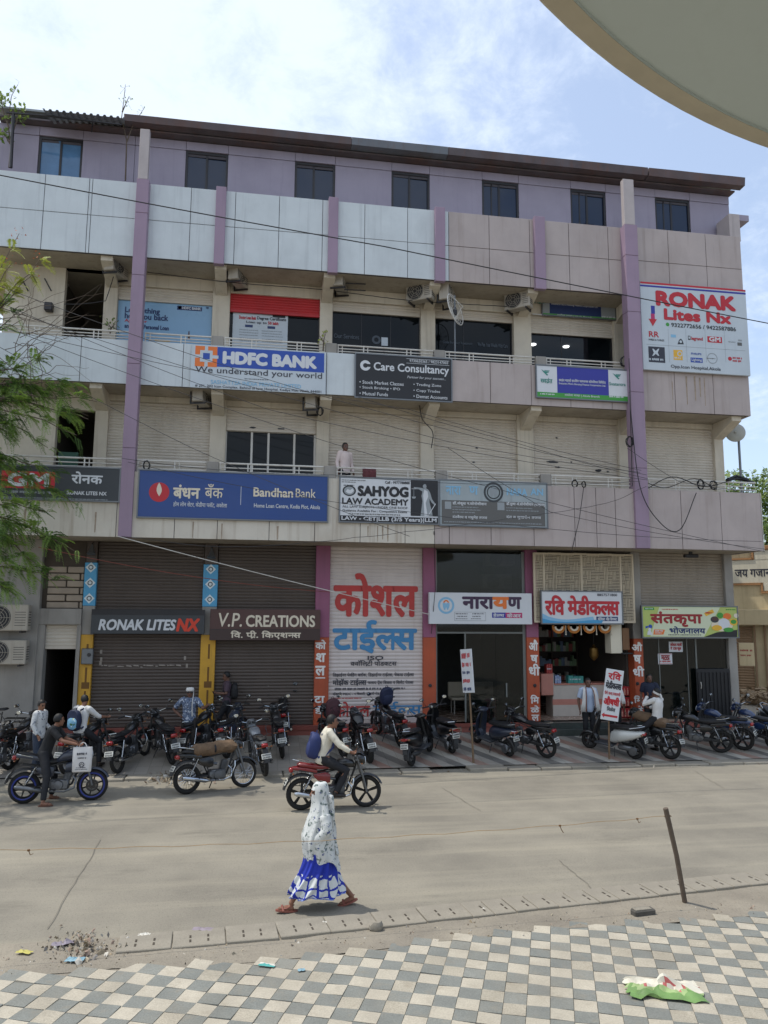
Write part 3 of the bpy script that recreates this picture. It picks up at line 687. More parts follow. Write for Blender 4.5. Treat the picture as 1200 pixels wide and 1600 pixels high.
# --- ground storey
GZ = .74
bp('plinth', MB().box(-7.3, 8.25, 21.8, 22.2, .2, GZ).box(11.3, 14.7, 21.82, 22.2, .2, GZ-.05), M_pl)
bp('plinth_band', MB().box(-7.3, 8.25, 21.78, 21.8, GZ-.1, GZ+.01), pm('band_red', '#7c4036', .7, .15))
gc = [(-4.66, -4.34, 'y'), (-1.5, -1.1, 'y'), (1.64, 2.05, 'p'), (4.77, 5.15, 'p'), (7.89, 8.27, 'p'), (11.27, 11.57, 'o'), (14.4, 14.68, 'g')]
for a, b, k in gc:
    m = MB(); Yc = 22.0
    if k == 'y':
        z1, z2, z3 = Z_(330, 992, Yc), Z_(330, 948, Yc), Z_(330, 882, Yc)
        m.mi = 0; m.bbox(a, b, Yc, 22.4, .5, z1, .01); m.mi = 1; m.bbox(a, b, Yc+.02, 22.4, z1, z2, .01); m.mi = 2; m.bbox(a, b, Yc, 22.4, z2, z3, .01); m.mi = 3; m.bbox(a+.02, b-.02, Yc+.02, 22.4, z3, 5.76, .01)
        o = bp('shop_pillar', m, [M_cyellow, M_plasg, M_cblue, M_shutb])
        for i in range(4):                                 # printed strips on the pillar
            t = MB(); z = z1-.25-i*.62; cx = (a+b)/2+.03
            t.box(cx-.025, cx+.025, Yc-.004, Yc+.02, z-.4, z)
            if i % 2: t.box(cx-.1, cx+.1, Yc-.005, Yc+.02, z-.56, z-.39)
            bp('pillar_print', t, pm('print_brown', '#6d4a18', .7))
        for i in range(3):
            t = MB(); z = z2+.2+i*.42; cx = (a+b)/2; r = .14; t.prism([(cx-r, z), (cx, z-r), (cx+r, z), (cx, z+r)], Yc-.004, Yc+.02)
            bp('pillar_print', t, pm('print_pale', '#cfdadd', .6))
        for i in range(3):
            t = MB(); z = z2+.2+i*.42; cx = (a+b)/2; t.torus((cx, Yc-.006, z), .055, .012, 12, 5)
            bp('pillar_print', t, M_dark)
    elif k == 'p':
        z1 = Z_((a+b)/2*54+420, 996, Yc); m.mi = 0; m.bbox(a, b, Yc, 22.4, z1, 5.76, .01); m.mi = 1; m.bbox(a, b, Yc-.002, 22.4, .3, z1, .01); bp('shop_pillar', m, [M_cpink, M_corange])
    elif k == 'o':
        z1 = Z_(996, 998, Yc); m.mi = 0; m.bbox(a, b, Yc, 22.4, z1, 5.76, .01); m.mi = 1; m.bbox(a, b, Yc-.002, 22.4, .3, z1, .01); bp('shop_pillar', m, [M_plasg, M_corange])
    else: bp('shop_pillar', m.bbox(a, b, Yc, 22.4, .3, 5.76, .01), M_plasg)
for name, rows in (('painted_letters', (('को', 493, 509, 1000, 1014), ('श', 494, 508.5, 1021, 1034), ('ल', 493, 508, 1041, 1055), ('टा', 491.5, 507, 1088, 1098), ('ई', 492, 505, 1103, 1116),
                                ('औ', 827, 840, 1000, 1016), ('ष', 829.5, 840, 1024, 1035), ('धी', 827, 843, 1037.5, 1055), ('िम', 829.5, 842, 1086, 1099), ('ळे', 829.5, 842.5, 1102.5, 1113), ('ल', 831, 842, 1117, 1126),
                                ('औ', 988, 1003, 1003.5, 1017), ('ष', 990.7, 1001.3, 1024, 1036), ('धी', 990, 1006, 1041, 1056.5), ('िम', 991, 1004, 1087, 1098), ('ळे', 992, 1005, 1103, 1114))),):
    for s_, x0, x1, y0, y1 in rows:
        m = MB(); a = W(x0, y1, 21.99); b = W(x1, y0, 21.99); letter(m, s_, a.x, b.x, a.z, b.z, 21.992, .035); bp('painted_letter', m, M_wht)
    m = MB(); a = W(493, 1059, 21.99); m.box(a.x, a.x+.27, 21.99, 21.995, a.z-.02, a.z+.01)
    bp('painted_line', m, M_wht)
m = MB()
for px, py in ((835.5, 1071), (672, 1071), (996, 1068)):
    m = MB(); p = W(px, py, 21.99); m.lathe([(.0, 0), (.05, 0), (.05, .02), (0, .025)], 10, Matrix.Translation((p.x, 21.99, p.z)) @ Matrix.Rotation(pi/2, 4, 'X')); bp('conduit_hole', m, M_dark)
# shutters of the closed shops
def gz(x, y): return Z_(x, y, YS)
shutter(-4.34, -1.5, GZ+.08, 5.76, YS, M_shutb, .09)
shutter(-1.1, 1.64, GZ+.08, 5.76, YS, M_shutb, .09)
shutter(2.05, 4.77, GZ+.08, 5.76, YS, M_shutw, .105)
shutter(11.57, 14.4, gz(1080, 950), 5.76, YS, M_shutg, .09)
# scrapes and rust holes on the shutters
m = MB()
for px, py, w, h in ((863, 722, 22, 3), (872, 730, 14, 2), (935, 735, 12, 4), (740, 722, 6, 2), (893, 722, 4, 2), (950, 737, 6, 2), (870, 684, 5, 2), (745, 700, 5, 2), (425, 673, 30, 3), (395, 668, 12, 2), (440, 670, 16, 2)):
    p = W(px, py, YS-.03); q = w/55; n = 9; m = MB()
    m.add([(p.x+q*cos(2*pi*k/n)*random.uniform(.3, .6), YS-.026, p.z+h/55*sin(2*pi*k/n)*random.uniform(.4, .9)) for k in range(n)], [tuple(range(n))]); bp('rust_hole', m, M_dark)
m = MB()
a, b = W(158, 1042, YS-.03), W(278, 1044, YS-.03)
x = a.x
while x < b.x:
    w = random.uniform(.05, .2); z = a.z+random.uniform(-.03, .03); m.add([(x, YS-.028, z), (x+w, YS-.028, z+random.uniform(-.02, .02)), (x+w*.8, YS-.028, z+.03), (x, YS-.028, z+.035)], [(0, 1, 2, 3)]); x += w*1.2
for px, py in ((158, 1018), (158, 1030), (157, 1036), (289, 1028), (292, 1040)):
    p = W(px, py, YS-.03); m.box(p.x-.03, p.x+.03, YS-.028, YS-.02, p.z-.06, p.z+.05)
bp('paint_scrape', m, pm('scrape_pale', '#8d857c', .8))
# doorway at the left end: concrete surround, brick infill, little shutter, dark passage
YD = 21.95
xl, xr = X_(69, 1000, YD), -4.66
zs, zl, zb = Z_(100, 976, YD), Z_(100, 951, YD), Z_(100, 884, YD)
m = MB(); m.bbox(X_(58, 1000, YD), xl, YD, 22.3, .4, zl-.001, .01); m.bbox(X_(55, 960, YD), xr, YD-.03, 22.3, zs, zl, .012); m.box(xr-.1, xr, YD+.01, 22.3, .4, zs); bp('door_surround', m, M_plasg)
m = MB(); z = zl; r = 0
while z < zb-.02:
    h = (zb-zl)/6; x = xl-.05-(r % 2)*.35
    while x < xr:
        a_, b_ = max(x, xl-.05), min(x+.85, xr)
        if b_-a_ > .08: m.bbox(a_+.02, b_-.02, 22.05+random.uniform(-.015, .015), 22.2, z+.015, z+h-.015, .015)
        x += .85
    z += h; r += 1
bp('block_infill', m, M_block); bp('infill_mortar', MB().box(X_(58, 900, 22), xr, 22.1, 22.19, zl, 5.76), pm('mortar_dark', '#4a423a', .95))
shutter(xl, xr-.1, Z_(100, 1010, 22.1), zs, 22.12, M_shut, .09, label='small beige shutter rolled nearly up over a dark doorway')
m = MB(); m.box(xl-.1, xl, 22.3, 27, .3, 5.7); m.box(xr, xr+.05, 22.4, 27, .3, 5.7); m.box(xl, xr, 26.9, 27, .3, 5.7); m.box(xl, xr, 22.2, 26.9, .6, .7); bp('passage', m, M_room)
m = MB(); m.bbox(-9, X_(58, 1000, 21.9), 21.9, 22.3, .2, 5.76, .01); bp('side_wall', m, M_plasg)
# interiors of the open shops
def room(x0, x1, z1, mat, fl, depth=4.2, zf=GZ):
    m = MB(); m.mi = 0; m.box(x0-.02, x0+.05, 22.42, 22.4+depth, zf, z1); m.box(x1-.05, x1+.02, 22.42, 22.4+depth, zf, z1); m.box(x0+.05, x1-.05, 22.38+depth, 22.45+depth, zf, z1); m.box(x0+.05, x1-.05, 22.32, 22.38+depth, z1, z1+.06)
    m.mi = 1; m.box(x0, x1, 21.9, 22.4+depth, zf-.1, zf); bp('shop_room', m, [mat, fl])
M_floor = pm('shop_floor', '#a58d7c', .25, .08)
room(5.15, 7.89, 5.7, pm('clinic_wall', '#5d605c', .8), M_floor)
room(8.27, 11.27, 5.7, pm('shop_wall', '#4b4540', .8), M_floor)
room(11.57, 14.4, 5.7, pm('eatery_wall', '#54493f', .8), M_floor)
# clinic glass front with an open dark door on the left
M_gE = glass('clinic_glass', '#0e1412', .4)
xd = X_(727, 1050, 22.1)
m = MB(); zh = Z_(750, 990, 22.1)
m.box(xd-.02, xd+.02, 22.08, 22.14, GZ, zh); m.box(5.15, 7.89, 22.08, 22.14, zh, zh+.05); m.box(7.8, 7.89, 22.081, 22.14, GZ, 5.7); m.box(5.15, 5.2, 22.081, 22.14, GZ, 5.7)
m.box(7.25, 7.29, 22.05, 22.08, GZ+.7, GZ+1.1)
w = bp('shop_window', m, pm('alu_frame', '#6c6f6c', .4, .1)); g = MB(); g.box(xd+.02, 7.8, 22.1, 22.11, GZ, zh); g.box(5.2, 7.8, 22.1, 22.11, zh+.05, 5.7); g.box(X_(775, 1050, 22.1)-.006, X_(775, 1050, 22.1)+.006, 22.095, 22.1, GZ, zh); bp('pane', g, M_gE, parent=w)
# eatery glass front
m = MB(); zh = Z_(1060, 998, 22.1); xk = X_(1089, 1060, 22.1)
m.box(11.57, 14.4, 22.05, 22.14, zh, zh+.4); m.box(xk-.025, xk+.025, 22.08, 22.14, GZ, zh); m.box(X_(1031, 1060, 22.1)-.012, X_(1031, 1060, 22.1)+.012, 22.08, 22.13, GZ, zh); m.box(X_(1075, 1060, 22.1)-.012, X_(1075, 1060, 22.1)+.012, 22.08, 22.13, GZ, zh)
w = bp('shop_window', m, pm('alu_frame', '#6c6f6c', .4, .1)); bp('pane', MB().box(11.6, 14.36, 22.1, 22.11, GZ, zh), glass('eatery_glass', '#0e1412', .25), parent=w)
# black ribbed door of the eatery
xa, xb = X_(1089, 1080, 21.95), X_(1142, 1080, 21.95); zt = Z_(1110, 1045, 21.95)
m = MB(); m.bbox(xa, xb, 21.93, 21.99, GZ-.02, zt, .015)
for k in range(9): x = xa+.06+(xb-xa-.12)*k/8; m.bbox(x-.025, x+.025, 21.9, 21.94, GZ+.1, zt-.1, .01)
d = bp('door', m, M_blk); bp('handle', MB().tube([(xa+.1, 21.88, GZ+.9), (xa+.1, 21.85, GZ+1), (xa+.1, 21.88, GZ+1.1)], .012, 6), M_rail, parent=d)
# lattice screen over the medicine shop: basket weave of bars
M_lat = pm('lattice_cream', '#c0b39c', .7, .08, 2, streak=.2)
YL = 21.75; lx0, lx1 = X_(834, 900, YL), X_(990, 900, YL); lzt, lzb = Z_(900, 866, YL), Z_(985, 972, YL)
m = MB(); c = .135; i = 0; x = lx0+.05
while x < lx1-.05:
    j = 0; z = lzb+.03
    while z < lzt-.03:
        cut = (i*2+j*3+(i*j) % 3) % 4
        for k in range(3):
            o = (k+.5)/3*c
            if cut < 2: m.box(x+.002, min(x+c-.002, lx1), YL+.003, YL+.03, z+o-.012, z+o+.012)
            else: m.box(x+o-.012, x+o+.012, YL, YL+.033, z+.002, min(z+c-.002, lzt))
        z += c; j += 1
    x += c; i += 1
for x in (lx0+.02, X_(850, 900, YL), X_(909, 900, YL), X_(970, 900, YL), lx1-.02): m.bbox(x-.03, x+.03, YL-.01, YL+.05, lzb, lzt, .006)
m.bbox(lx0-.01, lx1+.01, YL-.012, YL+.06, lzt-.03, lzt+.03, .006); m.bbox(lx0-.01, lx1+.01, YL-.012, YL+.06, lzb-.03, lzb+.03, .006)
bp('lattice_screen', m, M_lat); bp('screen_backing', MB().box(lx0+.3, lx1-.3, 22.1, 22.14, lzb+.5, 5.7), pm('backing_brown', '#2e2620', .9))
m = MB(); m.box(8.2, 11.3, 21.62, 22.2, .2, .74); m.bbox(8.2, 11.3, 21.3, 21.62, .2, .6, .01); bp('shop_step', m, M_step)
# ================================================================ SIGNS
def fl(name, col, rough=.45, var=.04, **k): return pm('print_'+name, col, rough, var, 1.5, **k)
P_w = fl('white', '#c9ccd0'); P_off = fl('offwhite', '#b9c2c9', streak=.1, grime='#8a8f92'); P_bk = fl('black', '#1b1b1f'); P_ink = fl('ink', '#2e2f3a'); P_red = fl('red', '#b3202c'); P_blue = fl('blue', '#1f46a0'); P_navy = fl('navy', '#1d3161')
P_org = fl('orange', '#d9702c'); P_lb = fl('light_blue', '#7fb0cf'); P_grn = fl('green', '#3c8f36'); P_teal = fl('teal', '#2f7f74'); P_gry = fl('grey', '#5b5a58'); P_gry2 = fl('mid_grey', '#8e9498'); P_yel = fl('yellow', '#d9a832'); P_ind = fl('indigo', '#2d3190'); P_char = fl('charcoal', '#33373b'); P_mar = fl('maroon', '#4b302c'); P_crm = fl('cream', '#d3c9b5'); P_pk = fl('magenta', '#b02a63'); P_dred = fl('dark_red', '#8f1c22')
F_alu = pm('sign_frame_steel', '#6f7275', .4, .1, metal=.6)
YA, YB = 20.63, 20.82
s = Sign('hoarding', 'white, blue and orange HDFC BANK banner on the second floor balcony', 'banner', (298, 538), (509, 551.5), (298, 604), (509, 617), YB, P_off, .04)
s.rect(340, 507, 542, 573, P_blue); s.rect(305.5, 340, 540, 572, P_org, 1); s.rect(313, 332.5, 547, 565, P_off, 2); s.rect(320.5, 342-16.5, 539, 573, P_off, 1.5); s.rect(304, 341.5, 553.5, 558.5, P_off, 1.6); s.rect(317.5, 328, 551.5, 561, P_blue, 3)
s.t('HDFC BANK', 350, 494, 550, 567, P_w, .07).t('We understand your world', 305.5, 503.5, 572, 584, P_ink, .008)
s.t('SASHATTSA INDIA PRIVATE LIMITED', 329.5, 470.5, 593.5, 599.5, P_lb, .015).t('# 201, 202 Icon Complex, Behind of Icon Hospital, Kediya Plot, Akola 444001', 305, 502, 600, 605, P_ink, .012, res=2).d(382, 420, 591, 592.5, P_ink); s.done()
s = Sign('hoarding', 'black Care Consultancy signboard with white lettering beside the white bank banner', 'signboard', (556, 553.3), (705, 561), (556, 619), (705, 627.7), YB, P_bk, .04, F_alu)
s.disc(571, 571, 8.3, P_w, ring=.45); s.rect(572, 580, 568.5, 573, P_bk, 2)
s.t('Care Consultancy', 584.3, 701, 566, 582, P_w, .022).t('9730650365 / 9823147003', 640, 700, 561.5, 565.7, P_w, .01, res=2).t('Partner for your success...', 636, 696, 587, 592, P_w, slant=.25, res=2)
s.rect(635, 702, 560, 560.5, P_w).rect(635, 702, 567, 567.5, P_w)
for q, a, b, y in (('• Stock Market Classes', 561.7, 630.7, 594), ('• Stock Broking • IPO', 561.7, 625, 602.7), ('• Mutual Funds', 561.7, 606, 611.7), ('• Trading Zone', 646, 689.3, 598.5), ('• Copy Trades', 646, 687.3, 607.7), ('• Demat Accounts', 646, 699, 616.3)): s.t(q, a, b, y, y+5.3, P_w, .012, res=2)
s.done()
def svat(label, tl, tr, bl, br, Y, dx, dy, k):
    s = Sign('hoarding', label, 'signboard', tl, tr, bl, br, Y, P_w if k else P_gry2, .05, F_alu)
    def q(x, y): return x+dx, y+dy
    s.rect(869.9+dx, 949.8+dx, 571+dy, 614+dy, P_ind if k else P_navy); s.rect(836+dx, 990+dx, 611.8+dy, 630+dy, P_grn, 1.5)
    for x, y in ((852.5, 582), (964, 588)):
        s.poly([q(x-7, y-5), q(x-2, y-2), q(x+5, y-1.5), q(x+5, y), q(x+1, y+1), q(x+4, y+4), q(x+2, y+5), q(x-3, y)], P_teal, 2, 'emblem'); s.rect(x-2+dx, x+6+dx, y-3.5+dy, y-2.5+dy, P_teal, 2)
    s.t('स~वतंत^', 844.5+dx, 862.7+dx, 590+dy, 598.5+dy, P_teal, .02).t('Svatantra', 951.7+dx, 977+dx, 597+dy, 602+dy, P_teal, .015)
    s.t('स~वतंत^ मायक^ो हाउिसंग फायनान~स कॉर~पोरेशन िलिमटेड', 873+dx, 945.9+dx, 591+dy, 596.3+dy, P_w, .02, res=2).t('Svatantra Micro Housing Finance Corporation Ltd.', 873+dx, 945.9+dx, 597.2+dy, 601.3+dy, P_w, .012, res=2)
    s.t('अकोला शाखा | Akola Branch', 881.7+dx, 936.4+dx, 614.5+dy, 619.5+dy, P_w, .015, res=2).d(844+dx, 867+dx, 614+dy, 616.5+dy, P_w).d(952+dx, 975+dx, 618+dy, 621+dy, P_w); s.done()
svat('white and indigo Svatantra housing finance sign with a green strip on the balcony front', (839, 571), (980, 579.3), (839, 619.7), (980.7, 626.8), YB, 0, 0, 1)
svat('indigo and grey Svatantra sign high under the slab above the lit office', (846, 461), (961, 467), (850, 491.5), (961, 498.6), 21.95, -12, -124.5, 0)
s = Sign('hoarding', 'large white RONAK Lites Nx hoarding with a grid of logos at the right end', 'hoarding', (1000, 438.7), (1165.3, 454), (1005, 576.7), (1172.5, 587.5), 20.76, P_off, .08, None)
s.rect(1000, 1170, 438.7, 442.6, P_red).rect(1000, 1170, 444.4, 447.2, P_ind); s.t('RONAK', 1025.8, 1146.7, 455.5, 475.8, P_red, .07).t('Lites Nx', 1038, 1140, 483, 498.3, P_red, .06).t('9322772656 / 9422587886', 1048.7, 1149, 504.5, 510.5, P_char, .025)
s.disc(1043, 507, 2.8, P_grn); s.rect(1016.8, 1022.8, 477.5, 490, P_ind); s.rect(1016.8, 1022.8, 490, 499, P_pk); s.poly([(1013.3, 498), (1026.3, 499), (1020, 509.7)], P_red, 2)
s.t('RR', 1013.8, 1029, 517.5, 526, P_red, .02).t('WIRES & CABLES', 1013, 1037.5, 529, 531.7, P_ink, .01, res=2).rect(1048, 1056, 522.5, 527, P_lb)
s.poly([(1058.5, 538), (1061, 531), (1064, 529), (1066.5, 532), (1068.5, 538)], P_char, 1, 'emblem').disc(1063.5, 534, 2, P_off, 2)
s.rect(1074.7, 1078.7, 524.5, 531, P_char).rect(1075.6, 1077.8, 525.8, 529.3, P_off, 2).t('legrand', 1080, 1097.5, 526, 532.5, P_red, .03).rect(1105, 1127.7, 525.3, 534.7, P_red).t('GM', 1108, 1125, 526.5, 533, P_w, .05)
s.d(1138, 1150, 533, 535, P_gry2).rect(1152, 1159, 535, 540, P_gry).rect(1153, 1159, 530.5, 533, P_gry2)
s.rect(1012.8, 1038.3, 541, 565.5, P_ink); s.poly([(1021, 545), (1024.5, 548.5), (1028, 545), (1030, 545), (1027.5, 551), (1030, 556), (1028, 556), (1024.5, 553), (1021, 556), (1019, 556), (1021.5, 551), (1019, 545)], P_off, 2, 'emblem').d(1014, 1037, 559, 563, P_off)
s.rect(1052, 1066, 546.5, 562, P_yel).disc(1062, 553, 4, P_off, 2, ring=.6).d(1053.5, 1064, 557.5, 560.5, P_w)
s.t('PHILIPS', 1079.7, 1095.5, 551, 554, P_blue, .02, res=2).rect(1078.8, 1097.5, 558.5, 566, P_blue).t('Lighting', 1080.5, 1096, 559.8, 565, P_w, .02, res=2)
s.disc(1113, 560, 8, P_gry2, ring=.86).d(1104, 1118, 559, 560.5, P_gry).disc(1140.5, 560.5, 3, P_red).d(1144.5, 1160, 557.5, 561, P_red).d(1144.5, 1160, 562, 565.5, P_red)
s.t('Opp.Icon Hospital,Akola', 1048, 1125.5, 569.7, 576, P_ink, .015)
for x in (1043.5, 1071, 1101, 1131): s.rect(x, x+.4, 514, 566, P_gry2, .8)
s.rect(1010, 1164, 537.5, 538, P_gry2, .8); s.done()
s = Sign('hoarding', 'wide blue Bandhan Bank signboard with a red and cream drop emblem', 'signboard', (216.7, 736.7), (511, 742.7), (216.7, 809.3), (511.7, 812.3), YA, P_navy if False else fl('bank_blue', '#1b3f7e', .35), .09, F_alu)
s.disc(248.7, 769, 16, P_red); s.poly([(248.7, 754), (251, 758), (252.6, 763), (252.8, 767), (251.5, 771), (248.7, 775.5), (246, 771), (244.7, 767), (244.9, 763), (246.4, 758)], P_crm, 2, 'emblem')
s.t('बंधन', 271.7, 312.3, 757.5, 777.7, P_crm, .03).t('बँक', 320.7, 349, 756, 777.7, P_crm, .006).t('होम लोन सेंटर, केडीया प~लॉट, अकोला', 271, 355, 783, 792, P_w, .008, res=2).rect(376.5, 377.2, 760, 789, P_w)
s.t('Bandhan', 396.7, 457.7, 762, 775.5, P_crm, .025).t('Bank', 462.3, 493.3, 763.5, 777, P_crm, .006).t('Home Loan Centre, Kedia Plot, Akola', 397, 500, 786.5, 793.8, P_w, .012, res=2); s.done()
s = Sign('hoarding', 'dark grey shop signboard with a red GM logo half hidden behind the tree', 'signboard', (-22, 727), (186.5, 731.7), (-22, 775), (185.5, 785), YA, P_char, .08, F_alu)
s.rect(3, 87, 735, 761.7, P_red); s.t('GM', 14, 76, 739, 758, P_w, .055, lvl=3).t('रोनक', 113, 160.7, 737, 755, P_w, .03).t('RONAK LITES NX', 105, 166.7, 767, 772.5, P_w, .03).d(8, 84, 765.5, 770, P_gry2).d(4, 170, 775.5, 777.5, P_gry2); s.done()
s = Sign('hoarding', 'white and black SAHYOG LAW ACADEMY board with a figure of justice holding scales', 'signboard', (531, 746.7), (683.3, 751), (532.3, 814.3), (685, 818.3), YA, P_w, .05, F_alu)
s.rect(530, 690, 805, 822, P_bk).rect(641.7, 684, 749, 806, P_bk)
s.t('SAHYOG', 560, 637.3, 759.5, 774, P_bk, .06).t('LAW ACADEMY', 535, 637.7, 777.7, 786.9, P_bk, .04).t('ALL LAW SUBJECTS UNDER ONE ROOF', 535, 636.7, 789.3, 793.8, P_bk, .006, res=2).t('Guidance Available For : Competitive Exams', 535, 636, 795.5, 800, P_bk, .015, res=2).d(545, 626, 801.5, 803.8, P_gry).t('LAW - CET|LLB (3/5 Years)|LLM', 533.8, 681.7, 806.3, 813.8, P_w, .035).t('Call : 9977788888', 601.7, 640, 751.5, 755.5, P_bk, .025, res=2).d(534, 572, 749, 750.7, P_gry).d(534, 556, 752, 753.7, P_gry).disc(545.7, 766.7, 10.5, P_gry2, 1, sq=.8).disc(545.7, 766.7, 10.5, P_bk, 1.5, ring=.78, sq=.8)
s.poly([(540, 768), (543, 764), (547, 766), (551, 763), (553, 767), (549, 771), (544, 771)], P_w, 2, 'emblem').d(537, 554, 757, 759, P_bk)
st = [(663.5, 763.5), (661, 762), (660.5, 759), (662.5, 756.5), (665.5, 757), (666.5, 760.5), (665.5, 763), (669, 765), (672, 770), (675, 780), (680.5, 788), (679.5, 790), (674, 785), (671, 779), (671, 785), (675, 800), (676, 806.5), (657, 806.5), (658.5, 795), (660, 783), (658.5, 775), (660, 768), (655, 765), (646.5, 763), (646.5, 761), (656, 762)]
s.poly(st, P_gry2, 2, 'figure'); s.poly([(663, 765), (668, 768), (669, 776), (665, 786), (668, 806), (663, 806), (662, 786), (661, 774)], P_w, 2.5, 'figure')
s.rect(643, 654, 763.4, 764, P_w, 2); s.rect(646.3, 646.9, 763, 776, P_gry2, 2); s.poly([(643, 776), (650, 776), (648.5, 779), (644.5, 779)], P_gry2, 2.2, 'figure'); s.poly([(680, 787), (681, 787.5), (669, 806.5), (668, 806.5)], P_w, 2.2, 'figure'); s.done()
s = Sign('hoarding', 'faded grey dental clinic board with missing letters right of the law academy board', 'signboard', (686.7, 751.7), (853.3, 755), (689, 820.7), (855, 823.3), YA, fl('faded', '#98a2a6', .6, .08, streak=.25), .06, F_alu)
s.rect(690, 851, 781, 818.5, P_gry); s.t('नारा', 696.7, 720, 759.5, 772.5, P_lb, .02).t('ण', 733, 746.7, 760, 772.5, P_lb, .02).t('NARA', 792, 823, 763, 773.5, P_lb, .03).t('AN', 829, 848, 763.5, 773.5, P_lb, .03)
s.disc(771, 769.3, 15.3, P_char, 2, ring=.8).disc(771, 769.3, 10.5, P_char, 2, ring=.82); s.poly([(765.5, 764), (768, 763), (771, 764.5), (774, 763), (776.5, 764), (776.5, 769), (775, 776), (773, 776), (771, 771), (769, 776), (767, 776), (765.5, 769)], P_gry2, 2.5, 'emblem')
s.rect(695, 705, 783.5, 795, P_gry2, 2).rect(777, 788, 785, 797, P_gry2, 2).t('डॉ.अंकुश न.सोनोशीवान', 707, 760, 783, 789.5, P_w, .03, res=2).d(707, 748, 791, 793, P_gry2).d(707, 752, 795, 797, P_gry2).d(707, 742, 799, 801, P_gry2).t('दंतवैद~य व मधुमेह तज~ञ', 707, 761, 804.5, 811, P_w, .02, res=2)
s.t('डॉ.पूर~वा अं.सोनोशीवान (चव~हाण)', 791, 851, 784, 790.5, P_w, .03, res=2).d(791, 832, 792.5, 794.5, P_gry2).d(791, 842, 796.5, 798.5, P_gry2).t('दंत व मुखरोग तज~ञ', 791, 845, 804.5, 811, P_w, .02, res=2).d(694, 847, 814, 816, P_gry2); s.done()
# --- shop fronts
s = Sign('shop_sign', 'black RONAK LITES NX shop fascia with white and red lettering', 'shop sign', (142.3, 951.7), (319.5, 953), (142.3, 991), (319.5, 990), 21.78, P_char, .14)
s.t('RONAK LITES', 155, 273, 968, 984, P_w, .035, slant=.16).t('NX', 277, 309, 967.5, 985.5, P_org if False else fl('neon_red', '#c8391f'), .05, slant=.16); s.rect(142, 322, 951.7, 960.5, P_bk, 1); s.done()
s = Sign('shop_sign', 'maroon brown V.P. CREATIONS shop fascia with cream lettering', 'shop sign', (328, 951.7), (500.5, 952.7), (328, 1000), (500.5, 1000.8), 21.8, P_mar, .12)
s.rect(328, 502, 983, 983.8, P_bk).rect(328, 502, 984, 1001, fl('maroon_dark', '#3a2825'), 1)
s.t('V.P.', 340, 378, 958, 979, P_crm, .01, slant=.1).t('CREATIONS', 385, 492, 961.5, 979, P_crm, .025).t('िव. पी. िक^एशन~स', 361, 470, 985.5, 998.5, P_crm, .03); s.done()
s = Sign('shop_sign', 'white Narayan health care sign with purple and orange Devanagari letters over the clinic', 'shop sign', (670.7, 925.7), (830.7, 927), (671, 975), (831.7, 975.5), 21.72, P_w, .18)
P_plum = fl('plum', '#3a2240'); s.disc(697, 946, 12.8, P_lb, ring=.75, lvl=1).disc(697, 946, 9.2, P_w, 1.5).disc(697, 942, 4.5, P_org, 2, ring=.5); s.poly([(691.5, 943), (694, 941.5), (697, 943), (700, 941.5), (702.5, 943), (702, 948), (700, 953), (698.5, 953), (697, 948.5), (695.5, 953), (694, 953), (692, 948)], P_lb, 2.5, 'emblem')
s.t('नारा', 723, 771.5, 933.2, 950.5, P_plum, .045).t('य', 770.5, 794, 934, 949.8, P_org, .06, lvl=3).t('ण', 793, 813.7, 933.8, 950.5, P_plum, .045)
s.rect(710, 759, 956, 970, P_gry2).rect(710.6, 758.4, 956.6, 969.4, P_w, 1.5).d(712, 731, 958, 960, P_ink).d(738, 757, 958, 960, P_ink).d(714, 730, 962, 964, P_ink).d(738, 752, 962, 964, P_ink).d(712, 731, 966, 967.5, P_ink).d(736, 752, 966, 967.5, P_ink)
s.rect(768.7, 790, 957, 965.3, P_ind).rect(790, 815.8, 957.3, 965.6, P_pk).t('हेल~थ', 770.5, 787.5, 957.6, 964.6, P_w, .03).t('केअर', 792, 813.5, 958, 964.8, P_w, .03); s.done()
s = Sign('shop_sign', 'white and sky blue Ravi Medicals sign with red Devanagari letters under the lattice', 'shop sign', (846, 925), (970.5, 925), (848, 974.4), (973, 973), 21.62, P_w, .1, F_alu)
a = [(847, 958)] + [(847+k*10, 960+5*sin(k*.5)+k*.9) for k in range(1, 9)]; s.poly(a+[(930, 974), (847, 974)], P_lb, 1)
s.poly([(847, 966)]+[(847+k*12, 967+3*sin(k*.6)+k*.6) for k in range(1, 9)]+[(940, 974), (847, 974)], fl('sky', '#3d8fbe'), 1.4)
s.t('रिव मेडीकल~स', 852, 966.4, 931, 960, P_red, .04).t('8857571800', 933, 964, 927.4, 931.3, P_ink, .02, res=2).rect(931.6, 965.4, 963.5, 970.3, P_navy).t('केिमस~ट अँड िड^गस~ट', 934, 963.5, 964.2, 969.6, P_w, .03, res=2); s.done()
s = Sign('shop_sign', 'yellow green Santkrupa Bhojanalay eatery sign with a picture of a full plate', 'shop sign', (1004, 947.5), (1152, 948.8), (1004.8, 995.2), (1152.5, 995.5), 21.6, fl('lime', '#a9b765'), .09, F_alu)
s.poly([(1030, 948.5), (1125, 949), (1100, 995), (1016, 994.5)], fl('pale_lime', '#c6cdb0'), 1); s.t('संतकृपा', 1016.5, 1096, 956, 978.5, P_dred, .05).t('भोजनालय', 1046, 1101.5, 979, 989.5, P_navy, .045).rect(1006, 1022, 949, 953, P_grn).d(1008, 1020, 950, 952, P_w, 3)
